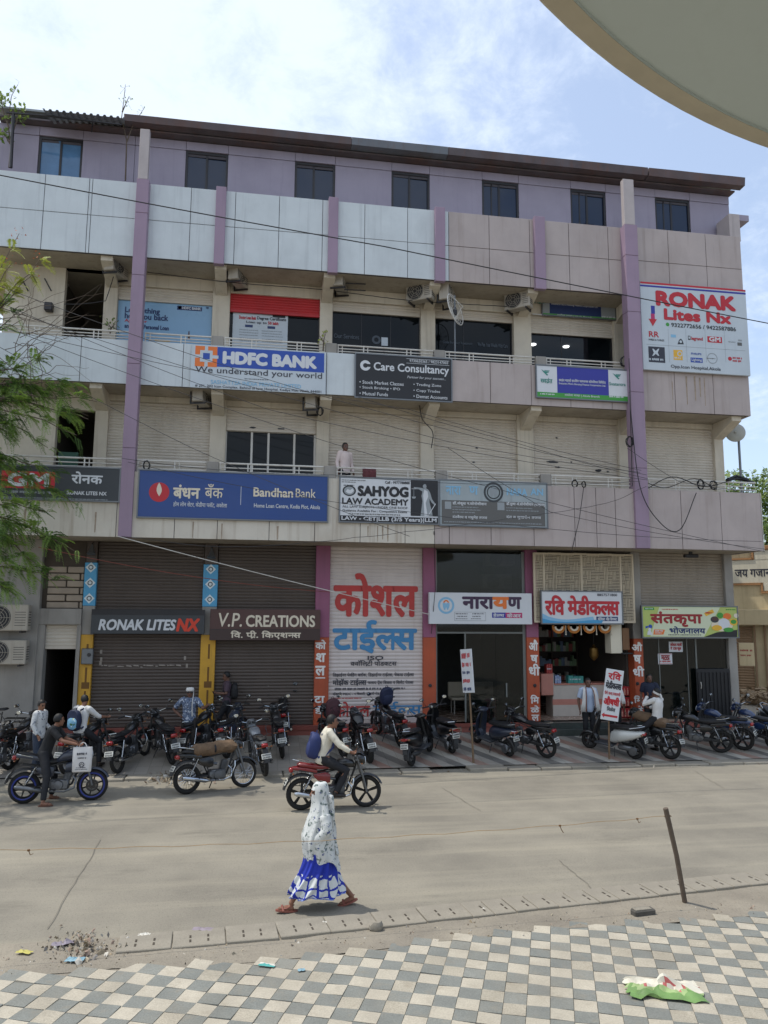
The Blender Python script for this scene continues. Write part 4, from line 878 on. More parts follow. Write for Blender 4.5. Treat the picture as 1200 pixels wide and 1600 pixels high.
s.poly([(1022, 983.5), (1039, 984), (1036.5, 991.5), (1020.5, 991.5)], P_org, 2).d(1023.5, 1036, 984.5, 987, P_w, 3).d(1023.5, 1034, 988, 990, P_w, 3).d(1044, 1096, 991, 993, P_ink).d(1034, 1060, 951, 953, P_red).d(1134, 1150, 951.5, 953.5, P_grn)
s.poly([(1100, 995.3), (1120, 988), (1152, 984), (1152, 995.4)], P_bk, 1.5)
for i, (x, y, r, c, q) in enumerate(((1128, 977, 17, P_crm, .5), (1116.5, 968, 6.5, P_char, .7), (1116.5, 966.8, 4.8, P_mar, .6), (1125, 961.5, 5, P_grn, .8), (1136, 963, 6.5, P_org, .7), (1146, 972, 6.5, P_yel, .75), (1146, 971.5, 4.5, P_grn, .7), (1131, 974, 9, P_w, .8), (1120, 981, 8, P_yel, .5), (1138, 984, 8, P_grn, .4), (1150, 962, 4, P_crm, .8))): s.disc(x, y, r, c, 2+.12*i, 'picture', q, 18)
s.poly([(1100, 958), (1113, 952), (1116, 957), (1103, 963)], P_yel, 2.2, 'picture').d(1102, 1113, 956, 959, P_red, 3)
s.poly([(1012, 986), (1017, 986), (1019, 992), (1011, 992)], P_w, 2, 'picture').disc(1015, 983.5, 2.4, P_w, 2.2, 'picture').poly([(1008.5, 978.5), (1013, 978), (1012, 981), (1008.5, 982)], P_blue, 2, 'picture').disc(1016, 979, 3, P_blue, 2, 'picture'); s.done()
# --- lettering painted over the white shutter (part of the building)
YK = YS-.026
class PaintOn(Sign):
    n = 0
    def _l(s, mat, part): PaintOn.n += 1; return Sign._l(s, mat, 'painted_lettering#%d' % PaintOn.n)
    def __init__(s, Y, parent): s.Y = Y; s.o = parent; s.layers = {}; s.x0, s.x1, s.z0, s.z1 = -99, 99, -99, 99
pk = PaintOn(YK, Bd); K_r = fl('kaushal_red', '#b23a36', .6, .12); K_b = fl('kaushal_blue', '#3f7fae', .6, .12); K_k = fl('kaushal_black', '#3a3a44', .6, .12)
pk.t('कोशल', 523.5, 651, 897, 962, K_r, .03).t('टाईल~स', 521.5, 650, 970, 1019.5, K_b, .035).t('ISO', 574.6, 598.8, 1025, 1030.8, K_k, .04).t('क~वॉिलटी प^ोडक~टस', 547.7, 619.8, 1031.5, 1041, K_k, .02)
pk.t('िडझाईनर पेव~िहंग ब~लॉक, िडझाईनर टाईल~स, चेकर~ड टाईल~स', 520, 646.6, 1051, 1058, K_k, .02, res=2).t('मोझॅक टाईल~स', 520, 572.5, 1060.5, 1071.5, K_k, .03).t('फ~लाय ऍश िब^क~स व िसमेंट पेवर~स', 574.6, 646, 1063, 1070, K_k, .02, res=2).d(523, 634, 1074.5, 1078.5, K_k).t('फॅक~टरी: MIDC - 4 िशवणी, कुंभारी रोड, अकोला', 520, 609, 1081.5, 1087.7, K_k, .02, res=2).d(520, 565, 1090, 1092.5, K_r).t('कोशल', 522, 578, 1097, 1120, K_r, .02).t('टाईल~स', 583, 659, 1097, 1119, K_b, .02)
pk.done()
# --- posters and lettering behind the glass of the second floor
s = Sign('poster', 'pale blue personal loan poster filling the shop window behind the left purple column', 'poster', (183.5, 463), (331.3, 471.5), (179, 542), (330, 548), 22.165, fl('sky_poster', '#7fa6c6', .3), .012)
s.t('Let nothing', 196, 250, 479.5, 490, P_navy, .03).t('hold you back', 195.5, 263, 488.5, 500, P_navy, .03).t('Apply for', 195, 230, 498, 504, P_red, .03).t('an instant Personal Loan', 195, 264, 505.5, 512, P_navy, .03, res=2).rect(277, 316, 477.5, 484, P_navy).t('HDFC BANK', 285, 314, 479, 483, P_w, .04, res=2).disc(281, 480.6, 2.6, P_org).d(322, 327, 479, 483, P_navy)
s.poly([(293, 530), (294.5, 518), (296, 517), (297, 530)], P_mar, 2, 'picture'); s.rect(242, 266, 530, 533, P_yel); s.done()
s = Sign('poster', 'white loan poster with red and black lines beside the red shutter', 'poster', (364.5, 485), (450, 491), (362, 543), (449, 549), 22.165, P_off, .012)
s.t('Doctor Loan Basis', 374, 400, 493, 498, P_red, .03, res=2).t('Degree Certificate', 402, 447, 494.5, 500.5, P_ink, .03, res=2).t('Loan up to', 385, 417, 501, 505.5, P_ink, .03, res=2).t('50 lakh', 419, 435, 502.5, 507, P_red, .04, res=2).rect(383, 395, 507, 511, P_navy).rect(418, 430, 509.5, 513.5, P_navy).rect(426, 446, 491.5, 496, P_bk)
for y in (514, 518, 522, 527, 531): s.d(374, 404, y, y+1.6, P_gry2); s.d(409, 442, y+2, y+3.6, P_gry2)
s.done()
gp = PaintOn(22.19, gw); P_ghost = fl('glass_lettering', '#39424c')
gp.t('Our Services', 522, 561, 521, 528, P_ghost, .02).disc(588, 531, 7, P_ghost, 1, ring=.5).rect(596, 606, 527, 540, P_off).t('Guide For Your Investment', 692, 738, 532, 536.5, P_ghost, .02, res=2).t('We Plan Your Wealth With Care', 746, 793, 535, 541, P_ghost, .02, res=2)
gp.done()
s = Sign('paper_notice', 'white paper notice with red writing stuck high on the eatery glass', 'notice', (1045, 1002.5), (1066.7, 1002.5), (1045.3, 1018.7), (1066.7, 1018.7), 22.085, P_w, .008)
s.t('स~पेशल थाळी', 1047, 1065, 1004, 1009.5, P_red, .03, res=2).t('₹ 120 फुल', 1048, 1064, 1011, 1016.5, P_red, .04, res=2); s.done()
s = Sign('paper_notice', 'lower white notice with red border and heading on the eatery glass', 'notice', (1028, 1021), (1050.3, 1021), (1028.5, 1038), (1050.6, 1038), 22.085, P_w, .008)
s.rect(1029, 1050, 1021.6, 1022.2, P_red).rect(1029, 1050, 1036.6, 1037.2, P_red).t('मठ~ठा', 1033, 1046, 1024, 1031, P_dred, .04, res=2).d(1031, 1048, 1032, 1035, P_red); s.done()
# --- two boards on stakes at the kerb
def stake_board(name, label, px, h, board_px, tilt, rz, w, bh, draw, col, lean=0):
    p = PV(*px); o = thing(name, label, 'placard', p, rz)
    m = MB(); m.tube([(0, 0, -.1), (lean*.5, 0, h*.5), (lean, 0, h)], [.03, .026, .02], 7)
    obj('stake', m, pm('stake_wood', '#6e5a45', .9, .2, 8), o, True)
    T = Matrix.Translation((lean, -.03, h)) @ Matrix.Rotation(tilt, 4, 'Y'); m = MB(); m.T = T; m.bbox(-w/2, w/2, -.012, .012, 0, bh, .004); obj('board', m, P_w, o)
    L2 = {}
    def lay(mat):
        if mat.name not in L2: q = MB(); q.T = T; L2[mat.name] = (q, mat)
        return L2[mat.name][0]
    draw(lay, w, bh)
    for q, mt_ in L2.values(): obj('lettering', q, mt_, o)
    return o
def dr1(lay, w, h):
    y = -.016
    letter(lay(P_red), 'रिव', -.16, .17, h*.8, h*.96, y, .04); letter(lay(P_ink), 'मेडीकल~स', -.2, .21, h*.62, h*.77, y, .04); letter(lay(P_red), 'येथे सर~व प^कारची', -.21, .21, h*.49, h*.57, y, .02, res=2); letter(lay(P_red), 'औषधी', -.2, .2, h*.3, h*.46, y, .05); letter(lay(P_ink), 'िमळेल', -.1, .12, h*.18, h*.27, y, .03)
    lay(P_red).add([(-.22, y, h*.09), (-.15, y, h*.14), (-.15, y, h*.11), (.2, y, h*.11), (.2, y, h*.07), (-.15, y, h*.07), (-.15, y, h*.04)], [tuple(range(7))])
b1 = stake_board('placard', 'white tilted placard with red and black Devanagari writing on a stake at the kerb', (952, 1186), .98, None, R_(9), R_(-8), .47, 1.32, dr1, P_w, .02)
def dr2(lay, w, h):
    y = -.016
    for i, (c, z, hh) in enumerate(((P_red, .78, .14), (P_red, .58, .12), (P_navy, .42, .08), (P_red, .22, .1), (P_navy, .03, .1))): dashes(lay(c), -w*.4, w*.4, h*z, h*(z+hh), y, .05)
b2 = stake_board('placard', 'narrow white placard seen nearly edge on atop a thin stake before the clinic', (740, 1192), 1.72, None, R_(-5), R_(-62), .42, 1.1, dr2, P_w, -.12)
# two crates on stilts under the eatery sign: bottle-like floodlights over the shop fronts
def floodlight(px, py, Y, label, g=None):
    p = W(px, py, Y); o = thing('floodlight', label, 'floodlight', p, 0, g)
    obj('bracket', MB().tube([(0, .2, .1), (0, .02, .06), (0, 0, -.02)], .018, 6), M_dark, o)
    obj('lamp_body', MB().lathe([(.03, .02), (.045, -.05), (.07, -.14), (.11, -.22), (.12, -.25), (.02, -.24)], 14, Matrix.Rotation(R_(-14), 4, 'X')), F_alu, o, True)
floodlight(144, 852, 21.85, 'grey bell shaped lamp above the blue strip left of the lighting shop')
floodlight(331, 858, 21.85, 'grey bell shaped lamp above the blue strip between lighting shop and creations shop')
p = W(1080, 866, 21.4); o = thing('flood_lamp', 'small black flood lamp under the slab above the eatery shutter', 'floodlight', p); obj('lamp_body', MB().bbox(-.22, .22, -.06, .1, -.1, .0, .02), M_dark, o); obj('bracket', MB().box(-.05, .05, 0, .06, 0, .08), M_dark, o)
p = W(137, 1023, 21.95); o = thing('meter_box', 'small grey electric box on the yellow pillar by the doorway', 'electric box', (p.x, 21.99, p.z-.25)); obj('box', MB().bbox(-.15, .15, -.12, 0, 0, .42, .02), F_alu, o); obj('dial', MB().lathe([(0, 0), (.05, 0), (.05, .02), (0, .02)], 12, Matrix.Translation((.05, -.12, .25)) @ Matrix.Rotation(pi/2, 4, 'X')), M_dark, o)
# --- air conditioner outdoor units
M_ac = pm('ac_casing', '#a59e92', .5, .08, 2, streak=.35, grime='#6f6454'); M_acd = pm('ac_fan_dark', '#25262a', .6)
def ac(px, py, Y, rz, label, w=.82, h=.58, bracket='below', g='air conditioner units on the building'):
    p = W(px, py, Y); o = thing('air_conditioner', label, 'air conditioner', (p.x, p.y, p.z-h/2), rz, g)
    m = MB(); m.bbox(-w/2, w/2, -.15, .15, 0, h, .02)
    obj('casing', m, M_ac, o)
    m = MB(); cx = -w*.14; r = h*.46; m.lathe([(0, 0), (r, 0), (r, .006), (0, .006)], 26, Matrix.Translation((cx, -.152, h/2)) @ Matrix.Rotation(pi/2, 4, 'X')); obj('fan_opening', m, M_acd, o)
    m = MB()
    for q in (.28, .5, .72, .95): m.torus((cx, -.166, h/2), r*q, .006, 24, 4)
    for k in range(6): a = k*pi/3; m.tube([(cx+.04*cos(a), -.166, h/2+.04*sin(a)), (cx+r*cos(a), -.166, h/2+r*sin(a))], .005, 4)
    obj('fan_grille', m, M_ac, o)
    m = MB()
    for k in range(6): z = h*.2+k*h*.1; m.box(w*.22, w*.45, -.156, -.15, z, z+.012); m.box(w/2, w/2+.006, -.1, .1, z, z+.02)
    obj('vent', m, M_acd, o)
    m = MB()
    for x in (-w*.36, w*.36): m.box(x-.02, x+.02, -.2, .24, -.05, -.005); m.add([(x-.02, .2, -.05), (x+.02, .2, -.05), (x+.02, .24, -.05), (x-.02, .24, -.05), (x-.02, .2, .5), (x+.02, .2, .5), (x+.02, .24, .5), (x-.02, .24, .5)], [(0, 1, 5, 4), (1, 2, 6, 5), (2, 3, 7, 6), (3, 0, 4, 7)])
    obj('bracket', m, M_dark, o); return o
ac(182, 416, 21.6, R_(70), 'weathered air conditioner unit under the slab left of the left purple column')
ac(372, 430, 21.6, R_(70), 'air conditioner unit under the slab above the red shutter')
ac(532, 440, 21.6, R_(72), 'air conditioner unit under the slab with two bare bracket arms beside it')
ac(657, 457, 21.5, R_(-35), 'cream air conditioner unit in black frame over dark glass, left of the mesh dish')
ac(699, 461, 21.5, R_(60), 'cream air conditioner unit in a black frame just above the wire dish')
ac(810, 470, 21.5, R_(-40), 'air conditioner unit under the slab left of the indigo sign')
ac(316, 617, 21.6, R_(75), 'air conditioner unit under the slab between the first two shutters of the first floor')
ac(489, 628, 21.6, R_(75), 'air conditioner unit under the slab with coiled cable hanging beside it')
ac(24, 606, 21.6, 0, 'air conditioner unit half hidden in the tree on the first floor wall')
ac(10, 965, 21.6, 0, 'upper of two large air conditioner units beside the doorway at the left edge', 1.15, .68)
ac(8, 1019, 21.6, 0, 'lower of two large air conditioner units beside the doorway at the left edge', 1.1, .62)
ac(779, 874, 22.75, 0, 'upper of two air conditioner units behind the clinic glass', .95, .45)
ac(775, 909, 22.75, 0, 'lower of two air conditioner units behind the clinic glass', .95, .45)
m = MB()
for q in (442, 452): p = W(532, q, 21.5); m.tube([p+V((.1, 0, 0)), p+V((.75, 0, .02))], .02, 5)
bp('bracket_arm', m, M_dark)
# --- wire dish on the balcony, drum dish on a mast at the right end
def dish(label, base, top, pos, R, rz, tiltd, mesh_, mast=.025):
    o = thing('dish_antenna', label, 'dish antenna', base)
    b = V(base); obj('mast', MB().tube([(0, 0, 0), V(top)-b], mast, 8), F_alu, o, True)
    T = Matrix.Translation(V(pos)-b) @ Matrix.Rotation(rz, 4, 'Z') @ Matrix.Rotation(tiltd, 4, 'X') @ Matrix.Rotation(pi/2, 4, 'X')
    m = MB(); m.T = T
    if mesh_:
        for k in range(7): q = R*(k+1)/7; m.torus((0, 0, .5*q*q), q, .006 if k < 6 else .014, 30, 4, 'z')
        for k in range(16):
            a = 2*pi*k/16; m.tube([(R*t*cos(a), R*t*sin(a), .5*(R*t)**2) for t in (.05, .35, .7, 1)], .006, 4)
        for a in (0, 2.1, 4.2): m.tube([(R*cos(a), R*sin(a), .5*R*R), (0, 0, R*.75)], .007, 4)
    else:
        m.lathe([(0, .07), (R*.5, .06), (R*.85, .03), (R, 0), (R*.98, -.04), (R*.7, -.12), (R*.35, -.17), (.06, -.2)], 28)
        m.tube([(0, 0, .06), (0, 0, .12)], .04, 8)
    obj('dish', m, M_rail if mesh_ else pm('dish_pale', '#a9aaa2', .5, .06), o, True)
    obj('clamp', MB().bbox(-.06, .06, -.06, .06, (pos[2]-b.z)-.08, (pos[2]-b.z)+.08, .01), M_dark, o)
p0, p1 = W(711, 553, 21.15), W(711, 462, 21.15); dish('white wire mesh dish on a pole behind the second floor railing', (p0.x, p0.y, 11.15), (p0.x, p1.y, p1.z), W(706, 486, 21.05), .48, R_(50), R_(-12), True)
p0, p1 = W(1159, 770, 22.4), W(1159, 664, 22.4); dish('round pale drum dish on a mast at the right end of the building', (p0.x, p0.y, 7.5), (p0.x, p1.y, p1.z), W(1149, 676, 22.3), .31, R_(-25), R_(-5), False, .04)
# --- things on the balconies
def bundle(name, label, cat, pts, r, n, mat, spread=.05):
    o = thing(name, label, cat, pts[0]); m = MB(); b = V(pts[0])
    for k in range(n):
        m.tube([V(q)-b+V((random.uniform(-1, 1), random.uniform(-1, 1), random.uniform(-1, 1)))*spread for q in pts], r, 6)
    obj('pipe', m, mat, o, True)
bundle('pipe_bundle', 'bundle of black pipes lying over the railing at the right end of the first floor', 'pipes', [W(1136, 750, 20.9), W(1150, 746, 20.95), W(1165, 749, 21), W(1177, 756, 21)], .035, 6, M_blk, .05)
def coil(px, py, Y, r, label, n=5):
    p = W(px, py, Y); o = thing('cable_coil', label, 'cable coil', p); m = MB()
    for k in range(n): e = random.uniform(.5, 1.1); a0 = random.uniform(0, 6); m.tube([(r*.62*e*cos(a0+q*.35)*(1+.25*noise.noise((q*.3, k, 1))), random.uniform(-.03, .03), r*.72*sin(a0+q*.35)*(1+.3*noise.noise((q*.3, k, 5)))) for q in range(20)], .008, 5)
    obj('cable', m, M_blk, o, True)
coil(229, 727, 20.75, .16, 'black cable coil hung on the railing right of the left purple column', 4); coil(898, 756, 20.72, .15, 'black cable coil on the first floor railing above the pink panels'); coil(912, 757, 20.7, .12, 'small cable coil beside another on the first floor railing', 4)
coil(500, 643, 21.3, .16, 'tangled cable coil hanging under the slab above the blue bank sign', 6); coil(1095, 757, 20.72, .2, 'large black cable coil on the railing below the right hand shutter', 6); coil(984, 690, 20.5, .2, 'knot of black cable tied on the right purple column', 7); coil(1115, 758, 20.74, .18, 'black cable coil next to the pipe bundle', 5); coil(975, 565, 20.95, .2, 'heap of black cable behind the railing left of the right purple column', 7)
p = W(577, 738, 20.78); o = thing('cloth', 'maroon cloth hung over the first floor railing', 'cloth', p); m = MB(); rs = []
for i in range(9):
    x = -.19+.38*i/8; y = .03*sin(i*1.9); rs.append([(x, y-.035, -.25), (x, y-.04, 0), (x, 0, .1), (x, .05, 0), (x, .05, -.15)])
m.rings(rs, cap=False, close=False); obj('fabric', m, pm('cloth_maroon', '#5b2f33', .9, .15, 12), o, 'all')
# ================================================================ MOTORCYCLES, SCOOTERS, BICYCLE
M_tyre = pm('tyre_rubber', '#1b1a19', .85, .2, 12); M_chr = pm('chrome', '#b9bdc2', .16, .05, 3, metal=1); M_alu2 = pm('engine_alloy', '#6d6f72', .4, .15, 9, metal=.8); M_blkp = pm('black_lacquer', '#101114', .3, .12, 3, coat=.5)
M_seat = pm('seat_vinyl', '#17171a', .6, .15, 6); M_plate = pm('number_plate', '#c9c9c2', .5, .06); M_tail = pm('tail_lens', '#8d0d10', .2, .1, coat=.8); M_amb = pm('indicator_lens', '#7a4a20', .25, .1, coat=.6); M_lens = pm('headlight_lens', '#b4bcc4', .08, .05, coat=1, spec=.9); M_mirr = pm('mirror_glass', '#dfe6ea', .05, .02, metal=1)
M_dust = pm('dusty_black', '#2a2a2b', .6, .25, 5); M_plast = pm('grey_plastic', '#3c3f44', .5, .12, 5)
def arc_guard(m, cx, cz, r, a0, a1, w, n=12, th=.006):
    rs = []
    for i in range(n+1):
        a = R_(a0+(a1-a0)*i/n); q = []
        for y, dr in ((-1, -.035), (-.75, -.006), (0, 0), (.75, -.006), (1, -.035)): q.append((cx+(r+dr)*cos(a), y*w, cz+(r+dr)*sin(a)))
        for y, dr in ((1, -.035), (.7, -.012), (0, -th), (-.7, -.012), (-1, -.035)): q.append((cx+(r+dr-th)*cos(a), y*w*.96, cz+(r+dr-th)*sin(a)))
        rs.append(q)
    return m.rings(rs)
def wheel(o, name, x, R, wide, alloy, rimmat, rimcol=None, disc=False):
    m = MB(); r = R*.77
    m.torus((x, 0, R), r, .016, 30, 6); m.torus((x, 0, R), r*.98, .012, 30, 5, sq=2.2); m.lathe([(.0, -.06), (.035, -.06), (.05, -.03), (.05, .03), (.035, .06), (0, .06)], 14, Matrix.Translation((x, 0, R)) @ Matrix.Rotation(pi/2, 4, 'X'))
    if alloy:
        for k in range(alloy):
            a = 2*pi*k/alloy+.3
            for s_ in (-.12, .12) if alloy < 6 else (0,): m.tube([(x+.04*cos(a), 0, R+.04*sin(a)), (x+r*.55*cos(a+s_*.9), 0, R+r*.55*sin(a+s_*.9)), (x+r*cos(a+s_*.5), 0, R+r*sin(a+s_*.5))], [.02, .015, .018], 5)
    else:
        for k in range(32): a = 2*pi*k/32; b = a+(.5 if k % 2 else -.5); yy = .03 if k % 4 < 2 else -.03; m.tube([(x+.045*cos(b), yy, R+.045*sin(b)), (x+r*cos(a), 0, R+r*sin(a))], .0028, 3, False)
    if disc:
        m.torus((x, -.055, R), .1, .022, 24, 4, sq=.15); m.lathe([(.05, -.004), (.075, -.004), (.075, .004), (.05, .004)], 20, Matrix.Translation((x, -.055, R)) @ Matrix.Rotation(pi/2, 4, 'X'))
    w = obj(name, m, rimmat, o, True)
    t = MB(); t.torus((x, 0, R), R-wide*.52, wide*.52, 34, 10, sq=.95)
    if rimcol:
        c = MB(); c.torus((x, -wide*.47, R), R-wide*.66, .017, 34, 5); c.torus((x, wide*.47, R), R-wide*.66, .017, 34, 5); obj('rim_tape', c, rimcol, w, True)
    obj('tyre', t, M_tyre, w, True); return w
def plate(o, x, z, w=.22, h=.12, tilt=.25, y=0):
    T = Matrix.Translation((x, y, z)) @ Matrix.Rotation(tilt, 4, 'Y'); m = MB(); m.T = T; m.bbox(-.006, .004, -w/2, w/2, -h/2, h/2, .004); p = obj('number_plate', m, M_plate, o)
    m = MB()
    for r in (0, 1):
        yy = -w*.4
        while yy < w*.38:
            ww = random.uniform(.008, .018); z0 = (-.4+.45*r)*h; m.add([T @ V((-.0075, -yy, z0)), T @ V((-.0075, -yy-ww, z0)), T @ V((-.0075, -yy-ww, z0+h*.32)), T @ V((-.0075, -yy, z0+h*.32))], [(0, 1, 2, 3)]); yy += ww+.007
    obj('registration_marks', m, M_dust, p)
def mirrors(o, x, z, sp, dark=False, n=(-1, 1)):
    for s in n:
        m = MB(); m.tube([(x, s*sp*.62, z-.2), (x+.01, s*sp*.8, z-.1), (x, s*sp, z-.02)], .006, 5)
        T = Matrix.Translation((x, s*sp, z)) @ Matrix.Rotation(.15*s, 4, 'Z'); m.T = T; m.ball((.01, 0, 0), .06, 12, (.45, 1.15, .8)); q = obj('mirror', m, M_blkp, o, True)
        k = MB(); k.T = T; k.lathe([(0, 0), (.05, 0), (.047, .004), (0, .005)], 14, Matrix.Translation((-.021, 0, 0)) @ Matrix.Rotation(-pi/2, 4, 'Y') @ Matrix.Diagonal((.78, 1.15, 1, 1))); obj('mirror_glass', k, M_mirr, q, True)
def bike_matrix(rear, heading, lean, wb, on):
    d = V((cos(R_(heading)), sin(R_(heading)), 0)); f = rear+d*wb
    if on == 'pave': f.z = pave_z(f.y); rear.z = pave_z(rear.y)
    x = (f-rear).normalized(); y = V((0, 0, 1)).cross(x).normalized(); z = x.cross(y)
    M = Matrix.Translation((rear+f)/2) @ Matrix(((x.x, y.x, z.x, 0), (x.y, y.y, z.y, 0), (x.z, y.z, z.z, 0), (0, 0, 0, 1)))
    return M @ Matrix.Rotation(R_(-lean), 4, 'X')
def motorbike(label, M, paint=None, seat=None, alloy=0, cover=None, sport=False, rimcol=None, guard=True, redseat=False, parked=True, headchrome=False, group=None, rims=None, steer=0):
    paint = paint or M_blkp; seat = seat or M_seat
    o = thing('motorcycle', label, 'motorcycle', M=M, group=group); k = 1.12 if sport else 1
    rx, fx, R = -.64, .64, .305
    rm = rims or (M_blkp if alloy else M_chr)
    wheel(o, 'rear_wheel', rx, R, .13 if sport else .095, alloy, rm, rimcol)
    FM = Matrix.Translation((.45, 0, 0)) @ Matrix.Rotation(steer, 4, 'Z') @ Matrix.Translation((-.45, 0, 0))
    wheel(o, 'front_wheel', fx, R, .11 if sport else .08, alloy, rm, rimcol, disc=sport)
    m = MB(); m.tube([(.44, 0, .92), (.4, 0, .74), (.24, 0, .34), (.0, 0, .26), (-.2, 0, .3)], .022, 7)
    for s in (-1, 1):
        m.tube([(.4, 0, .8), (.1, s*.08, .76), (-.3, s*.1, .7), (-.72, s*.09, .76)], .015, 6); m.tube([(-.12, s*.08, .34), (rx, s*.085, R)], .02, 6); m.tube([(-.16, s*.08, .36), (-.32, s*.1, .7)], .014, 6)
        m.tube([(-.05, s*.1, .27), (-.05, s*.26, .26)], .016, 6); m.tube([(-.4, s*.1, .34), (-.42, s*.22, .33)], .013, 6)
    obj('frame', m, M_dust, o, True)
    m = MB(); m.bbox(-.16, .2, -.1, .1, .24, .45, .03)
    for s in (-1, 1): m.lathe([(.0, 0), (.1, 0), (.085, .045), (.0, .05)], 16, Matrix.Translation((0, s*.09, .34)) @ Matrix.Rotation(-s*pi/2, 4, 'X')); m.lathe([(0, 0), (.07, 0), (.06, .04), (0, .045)], 14, Matrix.Translation((-.13, s*.085, .36)) @ Matrix.Rotation(-s*pi/2, 4, 'X'))
    m.T = Matrix.Translation((.14, 0, .44)) @ Matrix.Rotation(.35, 4, 'Y')
    for i in range(7): m.bbox(-.075, .075, -.085, .085, i*.026, i*.026+.014, .004)
    m.bbox(-.055, .055, -.06, .06, 0, .2, .01); m.T = None; m.tube([(.02, 0, .56), (-.1, 0, .58), (-.16, 0, .55)], .03, 7)
    obj('engine', m, M_alu2, o, True)
    m = MB(); m.tube([(.26, -.05, .5), (.33, -.08, .42), (.3, -.11, .28), (.12, -.13, .22), (-.22, -.14, .24)], .02, 8); m.tube([(-.22, -.14, .24), (-.28, -.15, .25), (-.74, -.17, .34), (-.8, -.17, .35)], [.024, .045, .05, .03], 10)
    obj('exhaust', m, M_chr if not sport else M_alu2, o, True)
    m = MB()
    if sport: m.loft([(.46, .86, .05, .04), (.4, .9, .13, .09), (.24, .92, .17, .12), (.06, .88, .14, .1), (-.06, .8, .08, .05)], 16, 2.6); m.loft([(.42, .72, .1, .1), (.3, .7, .16, .13), (.12, .66, .13, .1)], 12, 2.8)
    else: m.loft([(.4, .82, .045, .04), (.35, .85, .1, .08), (.2, .87, .135, .095), (.06, .85, .125, .085), (-.06, .8, .085, .05)], 16, 2.5)
    obj('tank', m, paint, o, True); obj('tank_cap', MB().lathe([(0, 0), (.035, 0), (.035, .015), (0, .02)], 14, Matrix.Translation((.2, 0, 1.03 if sport else .96))), M_chr, o)
    m = MB()
    if sport: m.loft([(.0, .8, .07, .03), (-.2, .79, .13, .05), (-.36, .83, .12, .05), (-.4, .88, .11, .05), (-.62, .95, .09, .04), (-.78, .98, .05, .02)], 14, 2.8)
    else: m.loft([(0, .81, .07, .03), (-.12, .81, .12, .045), (-.32, .81, .13, .05), (-.5, .84, .125, .05), (-.68, .86, .1, .04), (-.74, .86, .06, .02)], 14, 3)
    obj('seat', m, seat, o, True)
    if cover:
        m = MB(); rs = []
        for i in range(15):
            x = .42-.95*i/14; q = []
            for j in range(12):
                a = 2*pi*j/12; zc = .9 if x > 0 else .87; hy = (.19 if x > 0 else .175)*(1 if abs(x+.06) > .05 else .86)
                q.append((x, cos(a)*(hy+.02*noise.noise((x*6, a, 1))), zc+sin(a)*(.14 if i not in (0, 14) else .07)+.02*noise.noise((x*7, a*2, 4))))
            rs.append(q)
        m.rings(rs); obj('seat_cover', m, cover, o, True)
        obj('strap', MB().rings([[(x, cos(2*pi*j/12)*.172, .87+sin(2*pi*j/12)*.122) for j in range(12)] for x in (-.05, -.09)], cap=False), M_seat, o, True)
    for s in (-1, 1):
        m = MB(); m.loft([(-.1, .6, .02, .08), (-.2, .61, .03, .11), (-.34, .63, .025, .07), (-.42, .66, .01, .03)], 10, 3)
        for v in m.v: v.y += s*.1
        obj('side_panel', m, paint, o, True)
    m = MB(); zt = .9 if sport else .77; m.loft([(-.36, zt-.04, .12, .05), (-.55, zt, .115, .05), (-.75, zt+.02, .085, .045), (-.84, zt+.02, .05, .03)], 12, 3); obj('tail_cowl', m, paint, o, True)
    m = MB(); arc_guard(m, rx, R, .39, 60, 165, .075); m.add([(-.86, -.06, .68), (-.86, .06, .68), (-1.0, .07, .42), (-1.0, -.07, .42), (-.85, -.06, .68), (-.85, .06, .68), (-.985, .07, .42), (-.985, -.07, .42)], [(0, 1, 2, 3), (7, 6, 5, 4), (0, 3, 7, 4), (1, 5, 6, 2), (2, 6, 7, 3), (0, 4, 5, 1)]); obj('rear_mudguard', m, M_dust, o, True)
    obj('tail_light', MB().bbox(-.9, -.82, -.075, .075, zt-.05, zt+.035, .02), M_tail, o, True)
    plate(o, -.955, .54, tilt=-.5 if False else .5)
    for s in (-1, 1):
        for x, z, yy in ((-.83, zt-.06, .15), (.52, .86, .15)):
            m = MB(); m.tube([(x, s*.05, z), (x, s*yy, z)], .008, 5); m.ball((x, s*(yy+.015), z), .022, 8, (1, 1.2, .8)); obj('indicator', m, M_amb, o, True)
    # steering part
    def ob2(n, m, mat, sm=True):
        for i, v in enumerate(m.v): m.v[i] = FM @ v
        return obj(n, m, mat, o, sm)
    m = MB()
    for s in (-1, 1): m.tube([(fx, s*.07, R), (.56, s*.08, .58), (.43, s*.085, .98)], [.02, .024, .024], 8)
    m.bbox(.4, .5, -.11, .11, .9, .94, .01); m.bbox(.38, .48, -.11, .11, .98, 1.01, .01); ob2('fork', m, M_alu2)
    m = MB(); arc_guard(m, fx, R, .355, 25, 150, .06); ob2('front_mudguard', m, paint)
    hz = 1.06 if not sport else 1.04
    m = MB(); m.tube([(.3, -.37, hz), (.36, -.24, hz+.02), (.43, -.1, hz-.04), (.43, .1, hz-.04), (.36, .24, hz+.02), (.3, .37, hz)], .012, 7); ob2('handlebar', m, M_chr if not sport else M_dust)
    m = MB()
    for s in (-1, 1): m.tube([(.36, s*.25, hz+.02), (.29, s*.4, hz)], .02, 8); m.tube([(.38, s*.2, hz), (.4, s*.36, hz-.01)], .006, 5)
    ob2('grip', m, M_seat)
    m = MB(); m.loft([(.4, .95, .08, .05), (.48, .95, .12, .09), (.56, .92, .11, .1), (.6, .9, .08, .07)], 12, 2.6); m.loft([(.4, 1.06, .05, .02), (.5, 1.06, .09, .035), (.58, 1.0, .08, .03)], 10, 2.6); ob2('headlight_cowl', m, M_chr if headchrome else paint)
